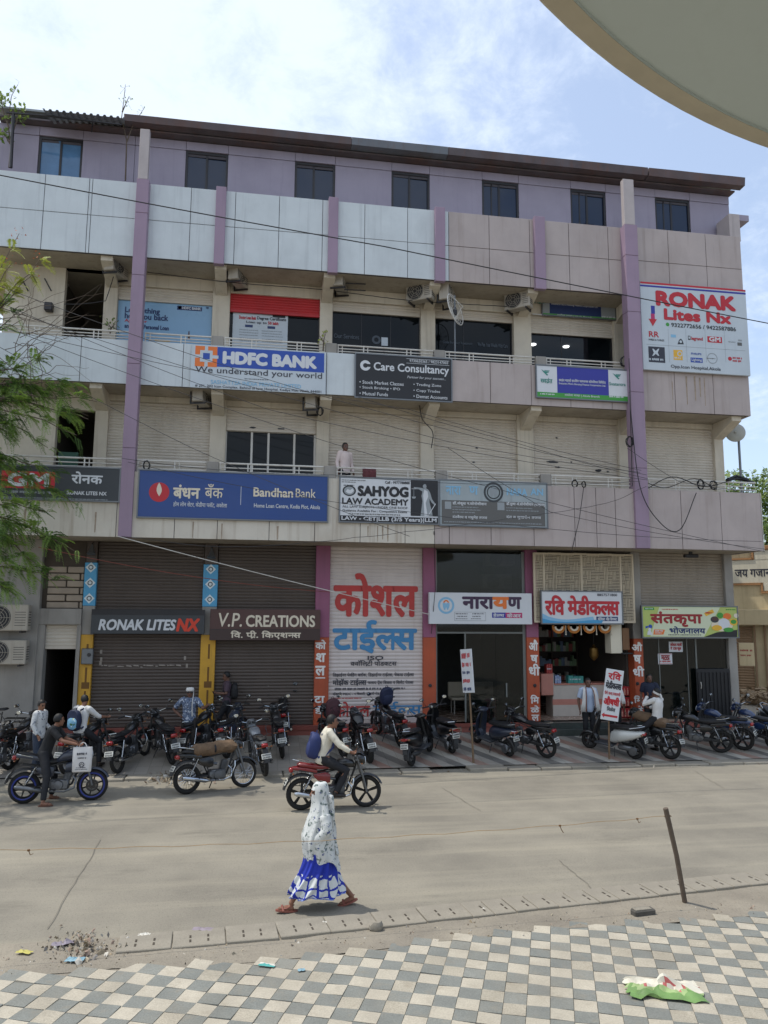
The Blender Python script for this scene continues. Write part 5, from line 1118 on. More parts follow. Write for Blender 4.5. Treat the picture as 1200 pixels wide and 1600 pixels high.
    m = MB(); m.lathe([(0, 0), (.085, 0), (.07, .03), (0, .045)], 18, Matrix.Translation((.585, 0, .9)) @ Matrix.Rotation(pi/2, 4, 'Y')); ob2('headlight', m, M_lens)
    m = MB(); m.lathe([(0, 0), (.045, 0), (.045, .03), (0, .03)], 14, Matrix.Translation((.41, .055, 1.03)) @ Matrix.Rotation(-.7, 4, 'Y')); m.lathe([(0, 0), (.045, 0), (.045, .03), (0, .03)], 14, Matrix.Translation((.41, -.055, 1.03)) @ Matrix.Rotation(-.7, 4, 'Y')); ob2('instrument_dial', m, M_dust)
    mirrors(o, .36, hz+.2, .38)
    for s in (-1, 1):
        m = MB(); m.tube([(-.44, s*.12, .7), (rx, s*.115, R+.02)], .012, 6)
        for i in range(9): t = .2+i*.07; p = V((-.44, s*.12, .7)).lerp(V((rx, s*.115, R+.02)), t); m.torus(p, .026, .006, 10, 4, 'z')
        obj('shock_absorber', m, M_chr, o, True)
    if guard:
        m = MB()
        for s in (-1, 1): m.tube([(.32, s*.05, .62), (.34, s*.24, .6), (.33, s*.27, .5), (.28, s*.24, .36), (.26, s*.06, .32)], .012, 6)
        obj('crash_guard', m, M_chr if not sport else M_dust, o, True)
        m = MB(); m.tube([(-.4, .13, .72), (-.45, .19, .66), (-.5, .2, .4), (-.85, .19, .44), (-.82, .16, .7), (-.6, .13, .74)], .009, 6)
        for q in (.25, .5, .75): m.tube([(-.5-.33*q, .2, .41+.02*q), (-.46-.34*q, .17, .7)], .005, 4)
        obj('side_guard', m, M_dust, o, True)
    m = MB(); m.tube([(-.5, -.115, .9), (-.72, -.11, .95), (-.82, 0, .96), (-.72, .11, .95), (-.5, .115, .9)], .011, 6); obj('grab_rail', m, M_chr, o, True)
    m = MB(); m.bbox(-.66, .0, .07, .1, .29, .37, .02); obj('chain_cover', m, M_dust, o, True)
    if parked: obj('stand', MB().tube([(-.02, .1, .26), (-.06, .24, .04)], .012, 6), M_dust, o, True)
    return o
def scooter(label, M, paint=None, seat=None, group=None, seatback=None, front=None):
    paint = paint or M_blkp; o = thing('scooter', label, 'scooter', M=M, group=group); R = .225; rx, fx = -.61, .63
    wheel(o, 'rear_wheel', rx, R, .1, 5, M_alu2); wheel(o, 'front_wheel', fx, R, .095, 5, M_alu2)
    m = MB(); rs = []
    for i, (x, z, w, c) in enumerate(((.40, .24, .13, .02), (.47, .34, .17, .05), (.5, .5, .19, .07), (.48, .66, .19, .07), (.43, .82, .17, .06), (.38, .95, .1, .04))):
        q = []
        for j in range(9): t = -1+j/4; q.append((x-c*t*t+.03, t*w, z))
        for j in range(9): t = 1-j/4; q.append((x-c*t*t, t*w*.97, z))
        rs.append(q)
    front = front or paint; m.rings(rs); obj('leg_shield', m, front, o, True)
    obj('floorboard', MB().bbox(-.08, .44, -.16, .16, .22, .28, .02), M_plast, o, True)
    m = MB(); m.loft([(.02, .45, .1, .14), (-.08, .5, .15, .19), (-.3, .56, .2, .17), (-.55, .62, .19, .13), (-.78, .69, .12, .07), (-.86, .72, .06, .03)], 18, 2.5); obj('rear_body', m, paint, o, True)
    m = MB(); m.loft([(.08, .72, .06, .03), (0, .74, .12, .05), (-.25, .76, .15, .055), (-.5, .8, .145, .05), (-.72, .82, .1, .04), (-.78, .82, .05, .02)], 14, 2.8); obj('seat', m, seat or M_seat, o, True)
    m = MB(); arc_guard(m, fx, R, .275, 10, 170, .07); obj('front_mudguard', m, front, o, True)
    m = MB(); m.loft([(.26, .99, .07, .03), (.32, 1.0, .16, .05), (.4, .99, .14, .07), (.46, .96, .08, .05)], 14, 2.4); obj('handlebar_cowl', m, front, o, True)
    m = MB()
    for s in (-1, 1): m.tube([(.34, s*.12, 1.0), (.28, s*.36, 1.01)], .02, 8); m.tube([(.36, s*.16, .99), (.36, s*.34, 1.0)], .006, 5)
    obj('handlebar', m, M_seat, o, True)
    obj('headlight', MB().lathe([(0, 0), (.075, 0), (.06, .03), (0, .04)], 16, Matrix.Translation((.45, 0, .97)) @ Matrix.Rotation(pi/2+.15, 4, 'Y')), M_lens, o, True)
    m = MB()
    for s in (-1, 1): m.tube([(fx, s*.07, R), (.5, s*.07, .5)], .02, 7)
    m.tube([(.5, 0, .45), (.38, 0, .98)], .03, 7); obj('fork', m, M_dust, o, True)
    mirrors(o, .36, 1.2, .34)
    obj('tail_light', MB().loft([(-.8, .7, .1, .035), (-.86, .7, .09, .035), (-.89, .7, .06, .025)], 12, 3), M_tail, o, True)
    for s in (-1, 1): obj('indicator', MB().ball((-.83, s*.125, .69), .035, 8, (1, 1.1, .8)), M_amb, o, True)
    m = MB(); m.tube([(-.5, -.14, .8), (-.74, -.13, .88), (-.84, 0, .9), (-.74, .13, .88), (-.5, .14, .8)], .013, 7)
    if seatback:
        m.tube([(-.86, -.15, .62), (-.95, -.12, .6), (-.95, .12, .6), (-.86, .15, .62)], .012, 6); m.tube([(-.86, -.15, .76), (-.96, -.12, .76), (-.96, .12, .76), (-.86, .15, .76)], .012, 6); m.tube([(-.95, -.12, .6), (-.96, -.12, .76)], .012, 6); m.tube([(-.95, .12, .6), (-.96, .12, .76)], .012, 6)
    obj('grab_rail', m, M_chr, o, True)
    plate(o, -.9, .55, .2, .13, .3)
    m = MB(); arc_guard(m, rx, R, .29, 100, 185, .07); m.add([(-.84, -.05, .62), (-.84, .05, .62), (-.93, .07, .36), (-.93, -.07, .36), (-.83, -.05, .62), (-.83, .05, .62), (-.92, .07, .36), (-.92, -.07, .36)], [(0, 1, 2, 3), (7, 6, 5, 4), (0, 3, 7, 4), (1, 5, 6, 2), (2, 6, 7, 3), (0, 4, 5, 1)]); obj('rear_mudguard', m, M_dust, o, True)
    m = MB(); m.bbox(-.7, -.2, .06, .15, .2, .34, .04); m.lathe([(0, 0), (.11, 0), (.1, .03), (0, .035)], 16, Matrix.Translation((rx, .13, R)) @ Matrix.Rotation(-pi/2, 4, 'X')); obj('engine', m, M_alu2, o, True)
    m = MB(); m.tube([(-.2, -.12, .24), (-.38, -.15, .26), (-.45, -.16, .27), (-.78, -.17, .33), (-.82, -.17, .34)], [.02, .03, .055, .055, .03], 10); obj('exhaust', m, M_dust, o, True)
    obj('stand', MB().tube([(-.12, .12, .22), (-.18, .26, .03)], .012, 6), M_dust, o, True)
    return o
PB = lambda x, y, h, lean=7, wb=1.28: bike_matrix(PV(x, y), h, lean, wb, 'pave')
RB = lambda x, y, h, lean=7, wb=1.28: bike_matrix(G(x, y), h, lean, wb, 'road')
Pk = 'motorcycles parked in front of the shops'; Sk = 'scooters parked in front of the shops'
M_redp = pm('paint_red', '#73161b', .3, .1, 3, coat=.6); M_bluep = pm('paint_blue', '#182c50', .3, .1, 3, coat=.6); M_silv = pm('paint_silver', '#8d9196', .3, .1, 3, metal=.5, coat=.4); M_wpaint = pm('paint_pearl', '#b9bbb8', .3, .06, 3, coat=.5); M_dblue = pm('paint_midnight', '#252c3b', .35, .12, 3, coat=.4); M_cov = pm('cover_plush_brown', '#6d5844', .95, .3, 9, bump=.8); M_copper = pm('paint_bronze', '#5b4336', .35, .12, 3, coat=.4)
motorbike('dusty black motorcycle with white plate, leftmost parked before the lighting shop', PB(186, 1208, 70), M_blkp, group=Pk, rims=M_dust)
motorbike('black motorcycle with red tail lamp parked before the lighting shop, nearer the turbaned man', PB(268, 1194, 117), M_blkp, group=Pk, rims=M_dust)
motorbike('black motorcycle side on with a brown plush cover over tank and seat', RB(292, 1241, 24, 5), M_blkp, cover=M_cov, group=Pk)
motorbike('motorcycle with big chrome headlamp behind the one with the plush cover', PB(300, 1186, 62), M_blkp, headchrome=True, group=Pk)
motorbike('large motorcycle with silver tank and fat rear tyre right of the plush covered one', PB(414, 1213, 103), M_silv, group=Pk, rims=M_dust, sport=False)
motorbike('black motorcycle behind the plush covered one, next to the big chrome headlamp', PB(356, 1184, 72), M_dblue, group=Pk, rims=M_dust)
motorbike('black motorcycle with raised handlebar before the maroon creations shop', PB(441, 1184, 96), M_blkp, group=Pk, alloy=5)
motorbike('black motorcycle parked farther back behind the moving rider', PB(447, 1158, 88), M_blkp, group=Pk)
motorbike('black motorcycle with a maroon striped bag standing on it', PB(536, 1183, 108), M_blkp, group=Pk, alloy=5)
motorbike('black motorcycle with high tail before the white painted shutter, left of the navy bag', PB(577, 1192, 100), M_blkp, sport=True, guard=False, group=Pk, alloy=6)
motorbike('black motorcycle with a navy backpack propped upright on it', PB(627, 1168, 112), M_blkp, group=Pk, alloy=5)
scooter('black scooter with leg shield to the right, nearest the kerb before the white shutter', PB(644, 1197, 56, 7, 1.24), M_blkp, group=Sk)
scooter('black scooter with two round mirrors before the orange pillar left of the clinic', PB(706, 1177, 104, 7, 1.24), M_blkp, group=Sk, seatback=True)
scooter('dark blue scooter with chrome rear guard before the clinic glass', PB(795, 1182, 116, 7, 1.24), M_dblue, group=Sk, seatback=True)
motorbike('black motorcycle with red tail lamp between the clinic scooter and the medicine shop steps', PB(853, 1184, 128), M_blkp, alloy=5, group=Pk)
scooter('black scooter with white side panels behind the tilted placard', PB(992, 1186, 133, 7, 1.24), M_wpaint, group=Sk, front=M_blkp)
bike_sit = motorbike('black motorcycle with brown plush seat cover carrying a man in white', PB(1046, 1186, 121, 0), M_blkp, cover=M_cov, group=Pk, alloy=5)
motorbike('black motorcycle side on before the black ribbed door of the eatery', PB(1126, 1176, 152), M_blkp, group=Pk, alloy=5)
motorbike('motorcycle with blue tank right behind the black one by the ribbed door', PB(1160, 1172, 131), M_bluep, group=Pk, alloy=5)
scooter('black scooter facing the road at the right end of the row', PB(1190, 1148, -98, 7, 1.24), M_blkp, group=Sk)
motorbike('motorcycle with bright blue tank cut by the right edge of the picture', PB(1212, 1174, 118), M_bluep, group=Pk)
motorbike('black motorcycle with red tail lamp cut by the left edge of the picture', PB(-24, 1222, 78), M_blkp, group=Pk)
motorbike('black motorcycle with two oval mirrors behind the boys at the left', PB(16, 1202, 70), M_blkp, group=Pk)
blue_M = RB(32, 1256, 5, 2, 1.38)
bike_blue = motorbike('dark blue naked sport motorcycle with blue rim tape, stood astride by the boy in black', blue_M, M_dblue, sport=True, alloy=6, rimcol=pm('rim_tape_blue', '#27337a', .5), guard=False, parked=False)
boy_M = PB(108, 1210, 60, 0)
bike_boy = motorbike('black motorcycle held by the boy with the printed backpack', boy_M, M_blkp, group=Pk)
ride_M = RB(470, 1266, 3.5, 0, 1.3)
bike_ride = motorbike('red and black motorcycle ridden along the road by a man with blue backpack', ride_M, M_blkp, seat=M_redp, alloy=5, parked=False, guard=True)
# red tail panel of the moving motorcycle
for ch in bike_ride.children:
    if ch.name.startswith(('tail_cowl', 'side_panel')): ch.data.materials[0] = M_redp
# bicycle at the left edge
p = PV(8, 1186); o = thing('bicycle', 'old black bicycle with rear carrier at the far left before the wall', 'bicycle', p+V((-.5, .9, .13)), R_(172), tilt=(R_(-5), 'X'))
for nm, x in (('rear_wheel', -.5), ('front_wheel', .55)):
    m = MB(); m.torus((x, 0, .33), .3, .008, 32, 5)
    for k in range(28): a = 2*pi*k/28; m.tube([(x+.02*cos(a+.4), .02*(-1)**k, .33+.02*sin(a+.4)), (x+.3*cos(a), 0, .33+.3*sin(a))], .002, 3, False)
    w = obj(nm, m, M_chr, o, True); obj('tyre', MB().torus((x, 0, .33), .318, .017, 32, 6), M_tyre, w, True)
m = MB(); m.tube([(.38, 0, .9), (-.12, 0, .84)], .014, 6); m.tube([(.4, 0, .8), (-.05, 0, .3)], .015, 6); m.tube([(-.14, 0, .9), (-.05, 0, .3)], .014, 6); m.tube([(.36, 0, .98), (.44, 0, .66), (.55, .05, .33)], .014, 6); m.tube([(-.12, .02, .82), (-.5, .06, .33)], .01, 5); m.tube([(-.05, .04, .3), (-.5, .06, .33)], .01, 5); obj('frame', m, M_blkp, o, True)
m = MB(); m.tube([(.3, -.28, .98), (.36, -.1, 1.02), (.36, .1, 1.02), (.3, .28, .98)], .011, 6); obj('handlebar', m, M_chr, o, True)
m = MB(); m.loft([(.02, .95, .02, .02), (-.08, .96, .05, .03), (-.22, .97, .1, .035), (-.27, .97, .07, .02)], 12, 2.3); obj('saddle', m, M_seat, o, True)
m = MB()
for y in (-.07, 0, .07): m.tube([(-.22, y, .74), (-.75, y, .74)], .008, 5)
for y in (-.07, .07): m.tube([(-.5, y, .33), (-.68, y, .74)], .007, 5)
m.tube([(-.75, -.08, .74), (-.75, .08, .74)], .008, 5); obj('carrier', m, M_blkp, o, True)
m = MB(); arc_guard(m, -.5, .33, .36, 20, 175, .03); obj('mudguard', m, M_blkp, o, True)
# ================================================================ PEOPLE
M_skin = pm('skin_brown', '#7f5844', .55, .08, 6); M_skin2 = pm('skin_dark', '#664739', .55, .08, 6); M_skin3 = pm('skin_warm', '#805a44', .55, .08, 6)
M_eye = pm('eye_dark', '#15100e', .3, .05); M_lip = pm('lip_brown', '#5a332c', .5, .05); M_hair = pm('hair_black', '#0f0d0d', .6, .3, 25)
M_trk = pm('trouser_black', '#191a1f', .8, .15, 6); M_trb = pm('trouser_brown', '#2d2724', .8, .15, 6); M_shoe = pm('shoe_dark', '#221d1b', .5, .15); M_sand = pm('sandal_tan', '#6a4536', .6, .15)
M_shw = pm('cotton_white', '#c9c8c6', .85, .07, 5); M_shcream = pm('cotton_cream', '#c8c2b2', .85, .08, 5); M_shlb = pm('cotton_pale_blue', '#a9b8cf', .85, .07, 5); M_shbk = pm('cotton_black', '#17181b', .85, .12, 5); M_shplum = pm('cotton_plum', '#4a3a44', .85, .12, 6); M_shpink = pm('cotton_pale_pink', '#d3c2bd', .85, .06, 5); M_shnavy = pm('cotton_navy', '#20263a', .85, .1, 5)
def patch_mat(name, c0, spots, sc, lo=.56, rough=.85):
    """cloth printed with scattered patches"""
    m = bpy.data.materials.new(name); m.use_nodes = True; t = m.node_tree; b = t.nodes['Principled BSDF']; b.inputs['Roughness'].default_value = rough
    tc = t.nodes.new('ShaderNodeTexCoord'); out = None; c = t.nodes.new('ShaderNodeRGB'); c.outputs[0].default_value = (*lin(c0), 1); out = c.outputs[0]
    for i, (col, s, l) in enumerate(spots):
        n = t.nodes.new('ShaderNodeTexNoise'); n.inputs['Scale'].default_value = s; n.inputs['Detail'].default_value = 3; k = t.nodes.new('ShaderNodeMapping'); k.inputs['Location'].default_value = (i*3.1, i*1.7, i); t.links.new(tc.outputs['Object'], k.inputs[0]); t.links.new(k.outputs[0], n.inputs['Vector'])
        q = t.nodes.new('ShaderNodeMapRange'); t.links.new(n.outputs[0], q.inputs[0]); q.inputs[1].default_value = l; q.inputs[2].default_value = l+.05
        x = t.nodes.new('ShaderNodeMixRGB'); t.links.new(q.outputs[0], x.inputs[0]); t.links.new(out, x.inputs[1]); x.inputs[2].default_value = (*lin(col), 1); out = x.outputs[0]
    t.links.new(out, b.inputs['Base Color']); return m
M_print = patch_mat('cotton_leaf_print', '#c6c6c4', (('#4a4f57', 17, .63), ('#8b8f95', 11, .62)), 1)
M_check = patch_mat('cotton_blue_grey_pattern', '#5c6980', (('#a9b0bc', 19, .56), ('#2b3448', 23, .56)), 1)
M_floral = patch_mat('cotton_floral', '#c6c8c6', (('#5d6b68', 14, .6), ('#39457a', 18, .63), ('#87908c', 23, .6)), 1)
def remeshed(mb, name, mats, voxel, smooth=4, wr=0, seed=0):
    """one continuous surface grown over overlapping closed shapes"""
    me = mb.mesh(name, mats, 'all'); o = bpy.data.objects.new('tmp', me); COL.objects.link(o)
    r = o.modifiers.new('r', 'REMESH'); r.mode = 'VOXEL'; r.voxel_size = voxel; r.use_smooth_shade = True
    s = o.modifiers.new('s', 'SMOOTH'); s.factor = .5; s.iterations = smooth
    dg = bpy.context.evaluated_depsgraph_get(); dg.update(); m2 = bpy.data.meshes.new_from_object(o.evaluated_get(dg)); m2.name = name
    bpy.data.objects.remove(o); bpy.data.meshes.remove(me)
    m2.materials.clear()
    for q in (mats if isinstance(mats, list) else [mats]): m2.materials.append(q)
    m2.polygons.foreach_set('material_index', [0]*len(m2.polygons)); m2.polygons.foreach_set('use_smooth', [True]*len(m2.polygons))
    if wr:
        for v in m2.vertices:
            c = v.co; v.co = c + v.normal*(wr*(noise.noise((c.x*9+seed, c.y*9, c.z*5))+.6*noise.noise((c.x*22, c.y*22+seed, c.z*13))))
    return m2
def hand(m, w, d, curl=.4, thumb=V((0, 0, 1)), s=1.0):
    """palm, four fingers of different length and a thumb from wrist w along d"""
    d = d.normalized(); t = (thumb-d*thumb.dot(d)); t = t.normalized() if t.length > .01 else d.orthogonal().normalized(); n = d.cross(t)
    m.tube([w-d*.015, w+d*.02, w+d*.055, w+d*.085], [.021*s, .026*s, .033*s, .031*s], 10, True, .5)
    for i, (off, L_) in enumerate(((.026, .07), (.009, .08), (-.009, .074), (-.025, .058))):
        p = w+d*.08+t*off*s; pts = [p]; dirv = d+t*off*1.5
        for k in range(3):
            a = curl*(k+.7)*.75; dv = (dirv*cos(a)+n*sin(a)).normalized(); p = p+dv*L_*s*(.42, .33, .25)[k]; pts.append(p)
        m.tube(pts, [.0095*s, .0088*s, .0078*s, .006*s], 6)
    p = w+d*.03+t*.024*s; m.tube([p, p+(d*.5+t*.8)*.03*s, p+(d*.9+t*.6+n*curl*.5)*.055*s, p+(d+t*.3+n*curl)*.07*s], [.012*s, .0105*s, .009*s, .006*s], 6)
STAND = dict(pel=(0, 0, .94), che=(.0, 0, 1.27), nec=(-.01, 0, 1.46), hea=(.02, 0, 1.585), hipL=(0, .09, .9), hipR=(0, -.09, .9), kneL=(.03, .1, .49), kneR=(.03, -.1, .49), ankL=(-.02, .1, .09), ankR=(-.02, -.1, .09),
             shoL=(0, .185, 1.4), shoR=(0, -.185, 1.4), elbL=(-.03, .25, 1.13), elbR=(-.03, -.25, 1.13), wriL=(.05, .26, .88), wriR=(.05, -.26, .88), curlL=.45, curlR=.45, look=0, nod=0, toeL=0, toeR=0)
def person(label, M, pose=None, skin=None, shirt=None, sleeve='short', trousers=None, shoes=None, hair=True, sc=1.0, vox=.0105, cat='person', shirt_len=.1, group=None, sandal=False):
    skin = skin or M_skin; P = dict(STAND); P.update(pose or {}); J = {k: V(v)*1.0 for k, v in P.items() if isinstance(v, tuple)}
    o = thing('person', label, cat, M=M @ Matrix.Scale(sc, 4), group=group)
    lat = (J['shoL']-J['shoR']).normalized(); latp = (J['hipL']-J['hipR']).normalized()
    def spine(t):
        return J['pel'].lerp(J['che'], t/.6) if t < .6 else J['che'].lerp(J['nec'], (t-.6)/.4)
    def torso(m, grow=0, t0=-.2, t1=1.0, n=18):
        prof = [(-.22, .125, .095), (-.1, .16, .112), (0, .165, .115), (.2, .148, .103), (.4, .152, .108), (.6, .168, .118), (.78, .172, .112), (.9, .135, .09), (1.0, .066, .062)]; rs = []
        for t, a, b in prof:
            if t < t0-.001 or t > t1+.001: continue
            c = spine(max(t, 0)) if t >= 0 else J['pel']+(J['pel']-J['che'])*(-t/.6)
            tg = (spine(min(1, max(t, 0)+.05))-spine(max(0, t-.05))).normalized(); l = latp.lerp(lat, max(0, min(1, t/.7))); l = (l-tg*l.dot(tg)).normalized(); f = l.cross(tg)
            rs.append([c+l*cos(2*pi*k/n)*(a+grow)+f*sin(2*pi*k/n)*(b+grow) for k in range(n)])
        m.rings(rs)
    # --- body: skin, one surface
    m = MB(); torso(m, -.012)
    hM = Matrix.Translation(J['hea']) @ Matrix.Rotation(P['look'], 4, 'Z') @ Matrix.Rotation(P['nod'], 4, 'Y'); m.T = hM; rs = []
    for z, a, b, x in ((-.118, .03, .028, .045), (-.105, .05, .042, .03), (-.075, .072, .057, .016), (-.035, .087, .068, .004), (.01, .094, .074, -.002), (.05, .094, .075, -.006), (.085, .079, .064, -.008), (.108, .05, .042, -.01), (.118, .02, .018, -.01)): rs.append([(x+a*cos(2*pi*k/18), b*sin(2*pi*k/18), z) for k in range(18)])
    m.rings(rs); m.tube([(.082, 0, .02), (.097, 0, -.01), (.11, 0, -.03), (.088, 0, -.042)], [.009, .012, .016, .012], 7); m.ball((.088, 0, -.066), .014, 8, (.7, 1.5, .7)); m.ball((.076, 0, .03), .02, 8, (.7, 2.6, .6))
    for s_ in (-1, 1): m.ball((-.005, s_*.077, -.008), .028, 8, (.55, .35, 1))
    m.T = None; hb = hM @ V((-.02, 0, -.06)); m.tube([J['nec']-(J['nec']-J['che'])*.25, J['nec'], hb], [.06, .054, .052], 12)
    for S in 'LR':
        sh, el, wr = J['sho'+S], J['elb'+S], J['wri'+S]; hp, kn, an = J['hip'+S], J['kne'+S], J['ank'+S]
        m.tube([sh.lerp(J['nec'], .45), sh, sh.lerp(el, .35), el, el.lerp(wr, .3), wr], [.055, .056, .049, .039, .041, .025], 10)
        dirh = J.get('hnd'+S) or (wr-el); hand(m, wr, dirh, P['curl'+S], P.get('thu'+S) and V(P['thu'+S]) or V((.6, 0, .5)))
        m.tube([hp+V((0, 0, .03)), hp.lerp(kn, .3), hp.lerp(kn, .9), kn, kn.lerp(an, .3), an], [.08, .086, .056, .054, .056, .036], 10)
        a = P['toe'+S]; fd = V((cos(a), sin(a), 0)); m.tube([an, an+V((0, 0, -.045))-fd*.03, an+V((0, 0, -.058))+fd*.07, an+V((0, 0, -.066))+fd*.16], [.036, .036, .034, .02], 10, True, 1.15)
    me = remeshed(m, 'body', [skin, M_eye, M_lip], vox, 2)
    inv = hM.inverted()
    for p in me.polygons:
        c = inv @ p.center
        if c.x > .05:
            if abs(abs(c.y)-.032) < .014 and abs(c.z-.008) < .0085: p.material_index = 1
            elif abs(abs(c.y)-.034) < .02 and abs(c.z-.03) < .006: p.material_index = 1
            elif abs(c.y) < .024 and abs(c.z+.067) < .008 and c.x > .08: p.material_index = 2
    obj('body', None, None, o, me=me)
    if shirt:
        m = MB(); torso(m, .014, -.22 if shirt_len > .05 else 0); seam = V((0, 0, 0))
        if shirt_len > .12:
            d = (J['pel']-J['che']).normalized(); m.rings([[J['pel']+d*h+latp*cos(2*pi*k/16)*.185+latp.cross(V((0, 0, 1)))*sin(2*pi*k/16)*.135 for k in range(16)] for h in (-.05, .05, shirt_len)])
        for S in 'LR':
            sh, el, wr = J['sho'+S], J['elb'+S], J['wri'+S]
            if sleeve == 'long': m.tube([sh.lerp(J['nec'], .45), sh, sh.lerp(el, .4), el, el.lerp(wr, .4), wr.lerp(el, .06)], [.066, .069, .064, .055, .052, .042], 12)
            elif sleeve == 'half': m.tube([sh.lerp(J['nec'], .45), sh, sh.lerp(el, .4), el, el.lerp(wr, .25)], [.066, .069, .064, .055, .052], 12)
            else: m.tube([sh.lerp(J['nec'], .45), sh, sh.lerp(el, .4), sh.lerp(el, .8)], [.066, .069, .068, .064], 12)
        n_ = J['nec']; up_ = (n_-J['che']).normalized(); m.tube([n_-up_*.05, n_+up_*.012], [.085, .064], 12)
        obj('shirt', None, None, o, me=remeshed(m, 'shirt', shirt, .013, 3, .006, random.random()*9))
    if trousers:
        m = MB(); torso(m, .008, -.22, .2)
        for S in 'LR':
            hp, kn, an = J['hip'+S], J['kne'+S], J['ank'+S]; m.tube([hp+V((0, 0, .06)), hp, hp.lerp(kn, .4), kn, kn.lerp(an, .45), an.lerp(kn, .04)], [.09, .1, .092, .072, .066, .058], 12)
        obj('trousers', None, None, o, me=remeshed(m, 'trousers', trousers, .013, 3, .006, random.random()*9))
    for S in 'LR':
        an = J['ank'+S]; a = P['toe'+S]; fd = V((cos(a), sin(a), 0)); m = MB()
        if sandal: m.rings([[an+V((0, 0, -.092+h))+fd*(.05+.14*cos(2*pi*k/16))+V((-fd.y, fd.x, 0))*.05*sin(2*pi*k/16) for k in range(16)] for h in (0, .02)]); m.tube([an+fd*.09+V((-fd.y, fd.x, 0))*.05+V((0, 0, -.07)), an+fd*.1+V((0, 0, -.03)), an+fd*.09-V((-fd.y, fd.x, 0))*.05+V((0, 0, -.07))], .012, 6); obj('sandal', m, M_sand, o, True)
        elif shoes: m.tube([an+V((0, 0, .01))-fd*.01, an+V((0, 0, -.05))-fd*.035, an+V((0, 0, -.055))+fd*.07, an+V((0, 0, -.062))+fd*.18], [.045, .046, .044, .026], 12, True, 1.1); obj('shoe', m, shoes, o, True)
    if hair:
        m = MB(); m.T = hM; rs = []
        for i in range(1, 10):
            a = -pi*.28+pi*.78*i/9.4; q = []
            for k in range(20):
                b = 2*pi*k/20; f = 1+.05*noise.noise((cos(b)*3, sin(b)*3, a*4+P['look'])); x = -.016+.1*f*cos(a)*cos(b); y = .087*f*cos(a)*sin(b); z = .028+.108*f*sin(a)
                if cos(b) > .35 and z < .055: x = min(x, .02); z = max(z, .02) if abs(y) < .06 else z
                q.append((x, y, z))
            rs.append(q)
        m.rings(rs); obj('hair', m, M_hair, o, 'all')
    o['_h'] = 1; del o['_h']
    return o, hM, J
def at(p, heading, z=0): return Matrix.Translation(V(p)+V((0, 0, z))) @ Matrix.Rotation(R_(heading), 4, 'Z')
def part(o, name, m, mat, sm=True): return obj(name, m, mat, o, sm)
def backpack(label, M, mat, pocket=None, w=.34, h=.46, d=.2, straps=True, worn=None, cat='backpack'):
    o = thing('backpack', label, cat, M=M)
    m = MB(); m.loft([(-d/2, 0, w*.42, h*.45), (-d*.35, 0, w*.5, h*.5), (d*.1, -.01, w*.5, h*.5), (d*.4, -.03, w*.42, h*.42), (d*.5, -.04, w*.3, h*.32)], 18, 3)
    for i, v in enumerate(m.v): m.v[i] = v+V((0, 0, h/2))+V((.03*noise.noise((v.x*9, v.y*11, v.z*11)), .02*noise.noise((v.x*7, v.y*7, v.z*9+4)), 0))
    part(o, 'bag', m, mat); m = MB(); m.loft([(-d*.62, 0, w*.3, h*.2), (-d*.5, 0, w*.4, h*.27), (-d*.3, 0, w*.42, h*.28)], 14, 3)
    for i, v in enumerate(m.v): m.v[i] = v+V((0, 0, h*.34))
    part(o, 'pocket', m, pocket or mat)
    if straps:
        for s_ in (-1, 1): part(o, 'strap', MB().tube([(d*.4, s_*w*.22, h*.95), (d*.85, s_*w*.28, h*1.03), (d*1.55, s_*w*.33, h*.85), (d*1.6, s_*w*.36, h*.55), (d*.95, s_*w*.45, h*.2), (d*.4, s_*w*.4, h*.1)], .022, 6, True, .35), mat)
    part(o, 'handle', MB().tube([(0, -.04, h*.97), (0, -.03, h*1.06), (0, .03, h*1.06), (0, .04, h*.97)], .008, 5), mat); return o
# --- the man riding along the road
SIT = dict(pel=(-.24, 0, .93), che=(-.16, 0, 1.25), nec=(-.11, 0, 1.44), hea=(-.05, 0, 1.565), hipL=(-.22, .1, .9), hipR=(-.22, -.1, .9), kneL=(.2, .19, .7), kneR=(.2, -.19, .7), ankL=(.0, .2, .33), ankR=(.0, -.2, .33), shoL=(-.13, .19, 1.39), shoR=(-.13, -.19, 1.39), elbL=(.05, .3, 1.17), elbR=(.05, -.3, 1.17), wriL=(.26, .36, 1.11), wriR=(.26, -.36, 1.11), curlL=1.5, curlR=1.5, thuL=(0, -1, 0), thuR=(0, 1, 0), hndL=(1, .1, -.35), hndR=(1, -.1, -.35))
person('man in cream shirt and black trousers riding the red and black motorcycle', ride_M, dict(SIT, wriL=(.24, .34, 1.06), wriR=(.24, -.34, 1.06)), M_skin, M_shcream, 'long', M_trk, M_shoe, vox=.007, sc=1.06)
M_bpb = pm('nylon_blue', '#23305f', .7, .12, 8); M_bpn = pm('nylon_navy', '#1a2340', .7, .12, 8); M_bpm = pm('nylon_maroon', '#43232b', .7, .12, 8); M_bpk = pm('nylon_black', '#17171a', .7, .12, 8)
backpack('blue backpack worn by the man on the red motorcycle', ride_M @ Matrix.Translation((-.45, 0, .97)) @ Matrix.Rotation(R_(10), 4, 'Y'), M_bpb, w=.36, h=.5, d=.22)
